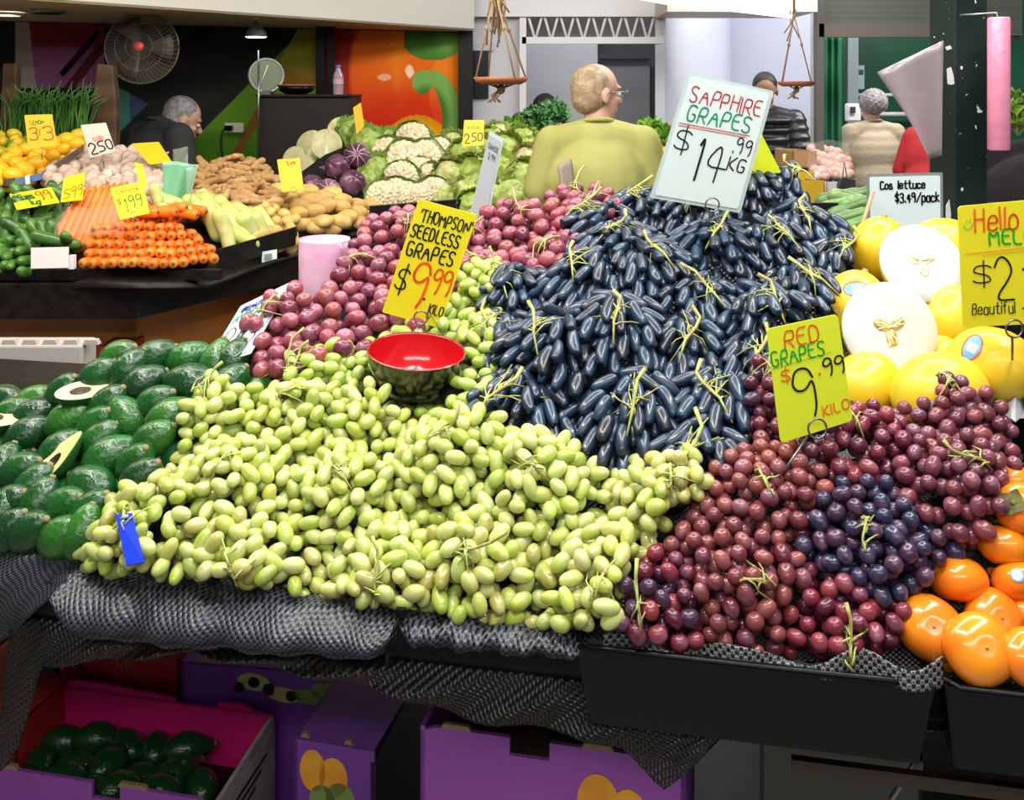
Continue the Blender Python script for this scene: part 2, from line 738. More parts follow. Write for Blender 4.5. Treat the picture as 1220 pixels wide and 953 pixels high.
# ------------------------------------------------------------------ shared materials
MT = {}
MT['steel'] = mat('steel', (0.25, 0.25, 0.26), rough=0.3, metal=0.9)
MT['black'] = mat('black_paint', (0.005, 0.0045, 0.0045), rough=0.45, spec=.22, col2=(0.011, 0.009, 0.008), nscale=30)
MT['black_gloss'] = mat('black_plastic', (0.002, 0.0028, 0.0035), rough=0.28, spec=.22)
MT['white'] = mat('white_paint', (0.78, 0.78, 0.82), rough=0.5)
MT['stem'] = mat('stem_green', (0.42, 0.50, 0.13), rough=0.5, col2=(0.30, 0.25, 0.08), nscale=60)
MT['yellow_card'] = mat('yellow_card', (0.84, 0.76, 0.015), rough=0.5)
MT['lime_card'] = mat('lime_card', (0.66, 0.76, 0.02), rough=0.5)
MT['amber_card'] = mat('amber_card', (0.85, 0.48, 0.006), rough=0.5)
MT['white_card'] = mat('white_card', (0.70, 0.82, 0.84), rough=0.3, coat=0.6)
MT['sleeve'] = mat('clear_sleeve', (0.62, 0.75, 0.76), rough=0.15, coat=0.8, alpha=0.75)

# ================================================================== SETTING
C_TILE = mat('floor_concrete', (0.32, 0.30, 0.28), rough=0.5, col2=(0.38, 0.36, 0.33), nscale=3)
structure(MB().hexa([(-6, -2, -.05), (6, -2, -.05), (6, 12, -.05), (-6, 12, -.05), (-6, -2, 0), (6, -2, 0), (6, 12, 0), (-6, 12, 0)]).build('floor', C_TILE, smooth=False))


def slab(a, b, z0, z1, t=0.06):
    """upright slab along the plan line a-b, thickness backwards"""
    a, b = Vector((a[0], a[1], 0)), Vector((b[0], b[1], 0))
    n = Vector((-(b - a).y, (b - a).x, 0)).normalized() * t
    if n.y < 0:
        n = -n
    q = [a, b, b + n, a + n]
    return MB().hexa([(p.x, p.y, z0) for p in q] + [(p.x, p.y, z1) for p in q])


def zat(py, d):
    return EYE - (py - HY) / FPX * d


def xat(px, d):
    return (px - CX) / FPX * d


def plan(px, d):
    return (xat(px, d), d)


# ---- printed mural along the back of the vegetable shop
MA, MBp = plan(-30, 5.0), plan(548, 6.0)
MZ0, MZ1 = 0.0, EYE + (HY - 36) / FPX * 5.85 - .006


def sstep(a, b, x):
    return max(0.0, min(1.0, (x - a) / (b - a))) ** 2 * (3 - 2 * max(0.0, min(1.0, (x - a) / (b - a))))


def mix(a, b, t):
    return tuple(x * (1 - t) + y * t for x, y in zip(a, b))


def ellq(px, py, cx, cy, rx, ry, ang=0):
    a = math.radians(ang)
    dx, dy = px - cx, py - cy
    u = (dx * math.cos(a) + dy * math.sin(a)) / rx
    v = (-dx * math.sin(a) + dy * math.cos(a)) / ry
    return u * u + v * v, u, v


def mural_col(px, py):
    n = mnoise.noise(Vector((px * .03, py * .03, 0)))
    if px < 385:                                                    # dark printed foliage with bright shapes
        c = mix((0.004, 0.005, 0.004), (0.012, 0.015, 0.011), 0.5 + n)
        if 18 < px < 125 and py < 105:                              # red and pink print
            c = mix((0.20, 0.015, 0.02), (0.30, 0.10, 0.22), sstep(50, 62, py))
            if px - (py - 20) * .1 < 34:
                c = mix(c, (0.42, 0.4, 0.34), .7)
            if abs(px - (118 - (py - 60) * .8)) < 7 and py > 50:
                c = (0.12, 0.01, 0.02)
        if px > 125 and py > 95 and (px - 125) < (py - 95) * 1.8 and px + py * 1.0 < 300:
            c = (0.05, 0.2, 0.16) if px < 155 else (0.045, 0.07, 0.14)
        if (px - 212) > (185 - py) * 1.0:                           # green pear edge
            c = mix((0.10, 0.22, 0.01), (0.05, 0.17, 0.005), sstep(110, 190, py))
        t = abs(px - (300 + (150 - py) * .55))
        if t < 6 and 20 < py < 200 and px > 275:
            c = mix(c, (0.18, 0.04, 0.01), .8)
        if px > 335 and py < 105 and px - 335 > (70 - py) * .55 + 0:
            c = mix((0.28, 0.30, 0.015), (0.20, 0.10, 0.01), sstep(50, 105, py))
        if 205 < px < 235 and py < 30:
            c = (0.06, 0.2, 0.02)
        return c
    c = mix((0.20, 0.010, 0.006), (0.33, 0.02, 0.01), 0.5 + n)     # red pepper behind
    q, u, v = ellq(px, py, 480, 90, 68, 105)
    if q < 1 and px > 415:
        c = mix((0.85, 0.16, 0.005), (0.62, 0.02, 0.004), sstep(60, 150, py + n * 14))
        c = mix(c, (0.95, 0.26, 0.01), sstep(0.4, 0, abs(u + .1) + abs(v + .3) * .6) * .7)
        c = mix(c, (0.4, 0.01, 0.0), sstep(.75, 1, q))
        c = mix(c, (1, .7, .45), sstep(0.03, 0, ellq(px, py, 488, 85, 30, 46, 20)[0] - .02) if ellq(px, py, 488, 85, 5, 12, -25)[0] < 1 else 0)
        if ellq(px, py, 458, 92, 8, 4)[0] < 1:
            c = mix(c, (1, .6, .4), .6)
    q, u, v = ellq(px, py, 545, 110, 34, 55)
    if q < 1 and px > 512:
        c = mix((0.9, 0.22, 0.01), (0.7, 0.04, 0.01), sstep(80, 140, py))
    q, u, v = ellq(px, py, 516, 48, 36, 24)
    if q < 1 and px > 482 and py > 30 or (px > 492 and py < 50):
        c = mix((0.04, 0.16, 0.015), (0.12, 0.30, 0.05), 0.5 + n + u * .4)
    q, u, v = ellq(px, py, 497, 205, 52, 68)
    if q < 1 and px > 440:
        c = mix((0.85, 0.42, 0.0), (0.7, 0.25, 0.0), sstep(.5, 1, q))
    q, u, v = ellq(px, py, 508, 142, 42, 60, 0)                     # curled green stalk
    q2 = ellq(px, py, 503, 148, 24, 52, 0)[0]
    if (q < 1 and q2 > 1 and px > 505 and py > 84) or ellq(px, py, 503, 98, 12, 14)[0] < 1:
        c = mix((0.05, 0.17, 0.02), (0.20, 0.42, 0.09), sstep(1.0, .3, abs(q - .75) * 2))
    return c


def mural():
    nu, nv = 560, 150
    P, Cc = [], []
    for j in range(nv + 1):
        z = 0.9 + (MZ1 - 0.9) * j / nv
        row = []
        for i in range(nu + 1):
            t = i / nu
            x, y = MA[0] + (MBp[0] - MA[0]) * t, MA[1] + (MBp[1] - MA[1]) * t
            row.append((x, y, z))
            px, py = CX + x / y * FPX, HY + (EYE - z) / y * FPX
            Cc.append(mural_col(px, py))
        P.append(row)
    mb = MB().grid(P)
    me_o = mb.build('printed_mural', vcol_mat('mural_print', 0.6), smooth=False)
    a = me_o.data.color_attributes.new('print', 'FLOAT_COLOR', 'POINT')
    for i, c in enumerate(Cc):
        a.data[i].color = (*c, 1)
    tag(me_o, 'large printed mural of shiny capsicums on the wall behind the vegetables', 'mural')


mural()
structure(slab((MA[0], MA[1] + .03), (MBp[0], MBp[1] + .03), 0, 2.3).build('wall_shop', mat('wall_dark', (0.01, 0.01, 0.01), .6), smooth=False))
structure(slab(plan(546, 5.94), plan(563, 5.94), 0, 2.3, .08).build('trim_1', MT['black'], smooth=False))
# fascia and soffit over the shop
fa = mat('fascia_cream', (0.62, 0.60, 0.55), .4)
FA, FB, FZ = plan(78, 4.0), plan(565, 5.85), EYE + (HY - 36) / FPX * 5.85
FL = (FA[0] - (FB[0] - FA[0]) * 0.8, FA[1] - (FB[1] - FA[1]) * 0.8)
structure(slab(FL, FB, FZ, 2.9, .05).build('trim_2', fa, smooth=False))
sfm = MB().add([(FL[0], FL[1], FZ + .004), (FB[0], FB[1], FZ + .004), (MBp[0], MBp[1] + .05, FZ + .004), (MA[0] - 1.5, MA[1] - .25, FZ + .004)], [(0, 1, 2, 3)])
structure(sfm.build('ceiling', mat('soffit_tan', (0.50, 0.38, 0.24), .6), smooth=False, solid=.01))
for px, py, d, on in ((7, 4, 4.5, True), (56, 2, 4.4, False)):
    c = Vector((xat(px, d), d, FZ - .004))
    e = tag(empty('downlight', c), 'round recessed downlight in the tan soffit, ' + ('glowing white' if on else 'dark and unlit'), 'downlight')
    child(MB().lathe([(0.06, -.012), (0.075, -.008), (0.078, 0.0)], 24, Matrix.Translation(c)), 'trim_ring', MT['steel'] if not on else MT['white'], e)
    child(MB().lathe([(0, -.006), (0.062, -.006)], 24, Matrix.Translation(c)), 'lens', mat('lens', (1, .95, .85), emis=4) if on else MT['black_gloss'], e)

# ---- white shop in the middle
WH = MT['white']
WG = mat('partition_grey', (0.50, 0.50, 0.53), 0.35)
DK = mat('dark_room', (0.04, 0.042, 0.045), 0.5)
d0 = 6.1
structure(slab(plan(562, d0 + .06), plan(627, d0 + .06), 0, 2.3).build('wall_white', mat('white_panel', (.62, .62, .68), .5), smooth=False))
structure(slab(plan(619, d0), plan(627, d0), 0, zat(10, d0), .05).build('trim_3', WH, smooth=False))
structure(slab(plan(562, d0 - .02), plan(950, d0 - .02), zat(20, d0) , 2.6, .04).build('trim_4', WH, smooth=False))
# dark window beside the post
e = tag(empty('window_1', W(568, 110, d0)), kind='structure')
child(slab(plan(560, d0 + .03), plan(582, d0 + .03), zat(117, d0), zat(60, d0), .02), 'window_pane', mat('dark_glass', (.02, .02, .03), .1, coat=.5), e, smooth=False)
child(slab(plan(560, d0 + .02), plan(588, d0 + .02), zat(60, d0), zat(52, d0), .03), 'window_frame', WG, e, smooth=False)
# truss
tr = tag(empty('roof_truss', W(707, 50, d0)), 'white zigzag steel truss over the opening of the white shop', 'truss')
child(slab(plan(622, d0), plan(792, d0), zat(52, d0), zat(44, d0), .03), 'bottom_chord', WH, tr, smooth=False)
child(slab(plan(622, d0), plan(792, d0), zat(20, d0), zat(12, d0), .03), 'top_chord', WH, tr, smooth=False)
xs = [628 + i * 9.55 for i in range(18)]
for i in range(17):
    y0, y1 = (14, 48) if i % 2 == 0 else (48, 14)
    child(MB().tube([W(xs[i], y0, d0 + .015), W(xs[i + 1], y1, d0 + .015)], .0085, 6), 'web_bar', WH, tr)
# back of the opening
structure(slab(plan(620, 7.4), plan(712, 7.4), 0, 2.3).build('wall_grey_panel', WG, smooth=False))
structure(slab(plan(705, 7.6), plan(812, 7.6), 0, 2.3).build('wall_dark_room', DK, smooth=False))
structure(slab(plan(626, 6.5), plan(792, 6.5), zat(44, 6.5), 2.5).build('wall_above_opening', mat('taupe', (.28, .27, .26), .6), smooth=False))
structure(slab(plan(716, 7.5), plan(774, 7.5), 0, zat(70, 7.5), .04).build('door_1', mat('door_grey', (.17, .17, .18), .4), smooth=False))
structure(slab(plan(713, 7.45), plan(776, 7.45), zat(70, 7.45), zat(62, 7.45), .04).build('trim_5', DK, smooth=False))
# white walls right of the opening: a slanting return, then the rear wall
WW = mat('white_wall', (0.62, 0.64, 0.74), 0.5)
structure(slab(plan(792, d0), plan(872, 7.8), 0, 2.6).build('wall_return', WW, smooth=False))
structure(slab(plan(870, 7.8), plan(976, 7.2), 0, 2.6).build('wall_rear', WW, smooth=False))
structure(slab(plan(969, 6.1), plan(977, 6.1), 0, 2.3, .06).build('trim_6', mat('jamb', (.55, .53, .5), .5), smooth=False))
# bulkhead with tubes
structure(slab(plan(795, 5.6), plan(974, 5.6), zat(14, 5.6), 2.4, .5).build('trim_7', mat('bulkhead', (.66, .6, .52), .5), smooth=False))
for k, (a, b, ya, yb) in enumerate((((757), 828, -4, 9), (826, 889, 6, 13), (890, 946, 13, 20))):
    p, q = W(a, ya, 5.5), W(b, yb, 5.5)
    e = tag(empty('fluorescent_tube', (p + q) / 2), ['lit fluorescent tube nearest the middle of the white ceiling', 'lit fluorescent tube between two others under the cream bulkhead',
            'lit fluorescent tube ending above the hanging terracotta dish'][k], 'ceiling light', 'tubes of the white shop')
    child(MB().tube([p, q], .012, 8), 'glass_tube', mat('tube_glow', (1, 1, 1), emis=3), e)
    child(MB().tube([p + Vector((0, 0, .03)), q + Vector((0, 0, .03))], .016, 6), 'batten', WH, e)

# ---- roller shutter and green stalls
SH = mat('shutter_green_grey', (0.10, 0.11, 0.09), 0.45, wave=((0.085, 0.095, 0.075), 9.0, 0.0, 'Z'))
e = tag(empty('roller_shutter', W(1045, 40, 5.9)), 'grey-green roller shutter drawn up over the green stall', 'roller shutter')
child(slab(plan(978, 5.9), plan(1112, 5.9), zat(30, 5.9), 2.6, .05), 'curtain', SH, e, smooth=False)
child(slab(plan(976, 5.85), plan(1114, 5.85), zat(44, 5.85), zat(28, 5.85), .07), 'bottom_rail', mat('rail_taupe', (.12, .105, .09), .5), e, smooth=False)
structure(slab(plan(973, 5.85), plan(982, 5.85), 0, 2.3, .06).build('trim_8', mat('post_grey', (.10, .10, .09), .5), smooth=False))
GR = mat('green_paint', (0.006, 0.075, 0.035), 0.35, col2=(0.01, 0.11, 0.05), nscale=2)
structure(slab(plan(975, 8.6), plan(1240, 8.6), 0, 2.6).build('wall_green', GR, smooth=False))
# green curtain of canvas beside the opening
P = []
for j in range(24):
    row = []
    for i in range(30):
        px = 978 + i * 0.85
        row.append(W(px, 38 + j * 12, 6.6 + .018 * math.sin(i * .7) + .01 * math.sin(j)))
    P.append(row)
tag(MB().grid(P).build('canvas_curtain', mat('green_canvas', (0.01, 0.12, 0.055), .45), solid=.004), 'dark green canvas curtain hanging beside the white shop wall', 'curtain')
tag(slab(plan(1010, 7.6), plan(1023, 7.6), 0, 2.3, .05).build('metal_post', mat('galvanised', (.20, .25, .27), .4), smooth=False, bevel=.004),
    'grey metal post in front of the green wall, behind the grey-haired shopper', 'post')
e = tag(empty('hand_dryer', W(1016, 145, 6.9)), 'white wall dispenser with a dark window beside the grey-haired shopper', 'dispenser')
child(MB().box(W(1016, 134, 6.95), (.045, .04, .062)), 'housing', WH, e, smooth=False, bevel=.012)
child(MB().box(W(1016, 131, 6.90), (.018, .004, .022)), 'window', DK, e, smooth=False)
e = tag(empty('wall_notice', W(1026, 100, 8.5)), 'pale blue notice fixed to the green wall above the dispenser', 'notice')
child(MB().box(W(1026, 92, 8.5), (.025, .006, .1)), 'sheet', mat('notice_blue', (.35, .5, .55), .5), e, smooth=False)
child(MB().box(W(1026, 86, 8.49), (.018, .004, .02)), 'printed_block', DK, e, smooth=False)
e = tag(empty('green_bench', W(1060, 190, 8.0)), 'dark green counter with a pale rail at the back of the green stall', 'counter')
child(slab(plan(1020, 8.0), plan(1110, 8.0), 0, zat(135, 8), .3), 'body', GR, e, smooth=False)
child(MB().tube([W(1022, 113, 7.9), W(1108, 113, 7.9)], .015, 6), 'rail', WG, e)
child(MB().tube([W(1022, 136, 7.9), W(1108, 136, 7.9)], .02, 6), 'counter_edge', WG, e)

# ---- green column in front, chipped paint
cm = mat('column_paint', (0.006, 0.016, 0.016), 0.4, spec=.3, col2=(0.012, 0.026, 0.022), nscale=5)
N_, L_ = cm.node_tree.nodes, cm.node_tree.links
n = N_.new('ShaderNodeTexNoise')
n.inputs['Scale'].default_value = 48
n.inputs['Detail'].default_value = 2
tc = [x for x in N_ if x.type == 'TEX_COORD'][0]
L_.new(tc.outputs['Object'], n.inputs['Vector'])
r = N_.new('ShaderNodeMapRange')
r.inputs['From Min'].default_value = 0.70
r.inputs['From Max'].default_value = 0.72
L_.new(n.outputs['Fac'], r.inputs['Value'])
mx = N_.new('ShaderNodeMix')
mx.data_type = 'RGBA'
b_ = N_['Principled BSDF']
L_.new(b_.inputs['Base Color'].links[0].from_socket, mx.inputs[6])
mx.inputs[7].default_value = (.75, .77, .75, 1)
L_.new(r.outputs[0], mx.inputs[0])
L_.new(mx.outputs[2], b_.inputs['Base Color'])
dc = 2.2
col_root = tag(empty('steel_column', (xat(1150, dc), dc, 0)), 'dark green steel column with chipped white paint beside the melon card', 'column')
yaw = Matrix.Rotation(math.radians(12), 3, 'Z')
cc = Vector((xat(1151, dc) + .004, dc + .05, 1.25))
child(MB().box(cc, (.041, .046, 1.25), yaw), 'post', cm, col_root, smooth=False, bevel=.004)
chip = mat('bare_primer', (.72, .74, .72), .6)
for poly in ([(1128, 82), (1133, 80), (1136, 90), (1137, 100), (1133, 101), (1129, 100)], [(1127, 245), (1131, 238), (1133, 255), (1132, 272), (1127, 273)],
             [(1126, 56), (1132, 54), (1134, 58), (1128, 60)]):
    rr = [W(a, b, dc - .008 + (a - 1122) * .0004) for a, b in poly]
    child(MB().add(rr, [tuple(range(len(rr)))]), 'paint_chip', chip, col_root, smooth=False, solid=.001)
e = tag(empty('roller_blind', W(1196, 40, 3.2)), 'grey-green panel hanging beyond the column and the pink bag roll', 'panel')
child(MB().box(W(1192, 10, 3.3), (.065, .012, .09)), 'sheet', SH, e, smooth=False)
child(MB().tube([W(1172, 42, 3.3), W(1214, 45, 3.3)], .008, 6), 'bottom_bar', MT['steel'], e)

# ================================================================== FRONT STALL
# table frame: s along the front edge, t backwards
TA = Vector((1, -.201, 0)).normalized()
TB = Vector((.201, 1, 0)).normalized()
TO = Vector((0, 1.09, 0))


def T(s, t, z):
    return TO + TA * s + TB * t + Vector((0, 0, z))


def tbox(s0, s1, t0, t1, z0, z1):
    return MB().hexa([T(s0, t0, z0), T(s1, t0, z0), T(s1, t1, z0), T(s0, t1, z0), T(s0, t0, z1), T(s1, t0, z1), T(s1, t1, z1), T(s0, t1, z1)])


tb = tag(empty('display_table', T(0, .4, 0)), 'long black display table carrying the grapes, avocados and persimmons', 'table')
child(tbox(-1.6, 1.3, .03, .95, .95, .99), 'table_top', MT['black'], tb, smooth=False)
child(tbox(-1.6, 1.3, .045, .07, .925, .95), 'front_board', MT['black'], tb, smooth=False)
for s, t in ((-1.5, .1), (.68, .12), (-1.5, .85), (1.2, .1), (1.2, .85), (.1, .85)):
    child(tbox(s, s + .06, t, t + .06, 0, .95), 'leg', MT['black'], tb, smooth=False)
child(tbox(-1.6, 1.3, .42, .95, .37, .399), 'lower_shelf', MT['black'], tb, smooth=False)
child(tbox(-1.6, 1.3, .05, .42, .37, .399), 'front_shelf', MT['black'], tb, smooth=False)
child(tbox(.30, .9, .10, .11, .835, .85), 'rail', mat('rail_brown', (.05, .035, .02), .5), tb, smooth=False)

# depth map of the heaps: pixel x, pixel y, distance
DM = tps([(-40, 655, 1.28), (0, 655, 1.26), (100, 688, 1.20), (300, 712, 1.155), (480, 732, 1.12), (700, 762, 1.07), (900, 778, 1.05), (1090, 795, 1.015), (1250, 812, .985),
          (130, 435, 1.50), (210, 425, 1.52), (290, 425, 1.50), (0, 490, 1.50), (60, 560, 1.36), (160, 560, 1.33), (30, 480, 1.52), (-40, 560, 1.38),
          (300, 490, 1.38), (200, 600, 1.25), (490, 470, 1.38), (560, 350, 1.56), (600, 600, 1.19), (600, 510, 1.27), (800, 600, 1.15), (450, 600, 1.22), (400, 450, 1.42),
          (350, 390, 1.50), (310, 440, 1.46), (450, 400, 1.50), (450, 290, 1.78), (690, 240, 1.90), (600, 310, 1.70), (640, 260, 1.86),
          (580, 370, 1.54), (700, 500, 1.27), (760, 550, 1.22), (880, 500, 1.235), (700, 300, 1.60), (800, 380, 1.42), (890, 215, 1.80), (1000, 290, 1.62), (950, 360, 1.46), (800, 240, 1.78),
          (910, 480, 1.25), (1000, 530, 1.18), (1150, 500, 1.19), (1180, 600, 1.09), (950, 650, 1.10), (820, 700, 1.075), (1060, 660, 1.07)])

# black mesh liner that the whole heap lies on
NET = net_mat('black_net', 0.93, (.012, .012, .012), .0038, (.03, .03, .028))
P, UV = [], []
gx = np.linspace(-60, 1240, 66)
for j in range(44):
    t = j / 43
    row, uvr = [], []
    top = np.interp(gx, [-60, 0, 130, 260, 330, 420, 560, 700, 760, 880, 960, 1010, 1060, 1240], [520, 500, 450, 440, 380, 300, 285, 262, 250, 232, 262, 320, 500, 500])
    bot = np.interp(gx, [-60, 100, 1240], [676, 693, 815])
    yy = bot + (top - bot) * t
    p, n = surf(gx, yy, DM, 0.0)
    for k in range(len(gx)):
        q = p[k] - n[k] * (0.012 + .045 * math.sin(math.pi * min(1, t * 1.5) / 2))
        q[2] = max(q[2], 0.995)
        row.append(tuple(q))
        uvr.append((gx[k] / 1000.0, float(yy[k]) / 800.0))
    P.append(row)
    UV.append(uvr)
tag(MB().grid(P, UV).build('heap_liner', NET, solid=.0008), 'black woven mesh liner lying under the heaps of grapes', 'mesh liner')

# ------------------------------------------------------------------ berries
def berry_mesh(name, L, Wd, m, square=0.0, dimple=0.0, n=16, k=12, bend=0.0):
    prof = []
    for i in range(k + 1):
        a = math.pi * i / k
        r, z = math.sin(a), -math.cos(a)
        if square:
            r = r ** (1 - square)
            r *= 1 - .05 * z
        prof.append((r * Wd / 2, z * L / 2))
    prof[0] = (0, prof[0][1] + dimple)
    prof[-1] = (0, prof[-1][1] - dimple)
    mb = MB().lathe(prof, n)
    if bend:
        mb.v = [(x + bend * (z / L) ** 2 * 4 * Wd, y, z) for x, y, z in mb.v]
    return mb.mesh(name, m)


def mix_white(c, t, b=(0.45, 0.5, 0.62)):
    return tuple(x * (1 - t) + y * t for x, y in zip(c, b))


MG = mat('green_grape_skin', (0.5, 0.6, .15), rough=0.28, objcol=True, col2=(0.50, 0.54, 0.24), nscale=45, ncon=(.4, .8), sss=0.3, coat=0.35, dots=((0.30, 0.26, 0.08), 150, .10))
MR = mat('red_grape_skin', (0.25, .03, .06), rough=0.30, objcol=True, col2=(0.28, 0.14, 0.23), nscale=42, ncon=(.50, .95), coat=0.25, sss=.06, dots=((0.36, 0.16, 0.12), 330, .12))
MD = mat('dark_grape_skin', (0.01, .02, .05), rough=0.40, objcol=True, col2=(0.012, 0.042, 0.092), nscale=42, ncon=(.38, .74), coat=0.5, dots=((0.05, 0.08, 0.12), 420, .08))
MP = mat('pink_grape_skin', (0.3, .05, .08), rough=0.30, objcol=True, col2=(0.38, 0.18, 0.27), nscale=36, ncon=(.48, .9), coat=0.25, sss=.06, dots=((0.60, 0.42, 0.34), 230, .17))
BM = {
    'green': [berry_mesh('grape', .0265, .0176, MG, .10, .0005), berry_mesh('grape', .0295, .0170, MG, .14, .0005), berry_mesh('grape', .0230, .0176, MG, .05, .0004)],
    'red': [berry_mesh('grape', .0205, .0182, MR, .0, .0006), berry_mesh('grape', .0230, .0176, MR, .05, .0006), berry_mesh('grape', .0182, .0176, MR)],
    'pink': [berry_mesh('grape', .0285, .0265, MP, .0, .0008), berry_mesh('grape', .0305, .0255, MP, .04, .0008), berry_mesh('grape', .026, .025, MP)],
    'dark': [berry_mesh('grape', .042, .0172, MD, .38, .0022, bend=.10), berry_mesh('grape', .039, .0180, MD, .35, .002), berry_mesh('grape', .046, .0168, MD, .40, .0025, bend=.16)],
}
LEN = {'green': .0265, 'red': .0205, 'pink': .0285, 'dark': .045}
WID = {'green': .0173, 'red': .018, 'pink': .026, 'dark': .0175}


def relax(pos, dirs, rad, half, it=10, n=None):
    orig = pos.copy()
    subs = [0.0] if half < 0.006 else [-half, 0.0, half]
    N = len(pos)
    for _ in range(it):
        S = np.concatenate([pos + dirs * h for h in subs])
        own = np.concatenate([np.arange(N)] * len(subs))
        r2 = (2 * rad) ** 2
        mv = np.zeros((len(S), 3))
        order = np.argsort(S[:, 0])
        Ss = S[order]
        for a in range(0, len(S), 400):
            blk = Ss[a:a + 400]
            lo = np.searchsorted(Ss[:, 0], blk[0, 0] - 2 * rad)
            hi = np.searchsorted(Ss[:, 0], blk[-1, 0] + 2 * rad)
            o = Ss[lo:hi]
            d = blk[:, None, :] - o[None]
            q = (d ** 2).sum(-1)
            same = own[order[a:a + 400]][:, None] == own[order[lo:hi]][None]
            k = (q < r2) & ~same
            dist = np.sqrt(q + 1e-12)
            f = np.where(k, (2 * rad - dist) / dist * 0.5, 0.0)
            mv[order[a:a + 400]] = (d * f[..., None]).sum(1)
        M = np.zeros((N, 3))
        for i, h in enumerate(subs):
            M += mv[i * N:(i + 1) * N]
        M /= len(subs) * .8
        L = np.linalg.norm(M, axis=1)[:, None] + 1e-9
        M *= np.minimum(1, .006 / L)
        pos = pos + M * .8 + (orig - pos) * .10
    return pos


def clear_of_bowl(q, rad):
    v = Vector(q) - BOWL_C
    return not (math.hypot(v.x, v.y) < BR_ + rad * .5 and v.z > -.040)


BR_ = .0685


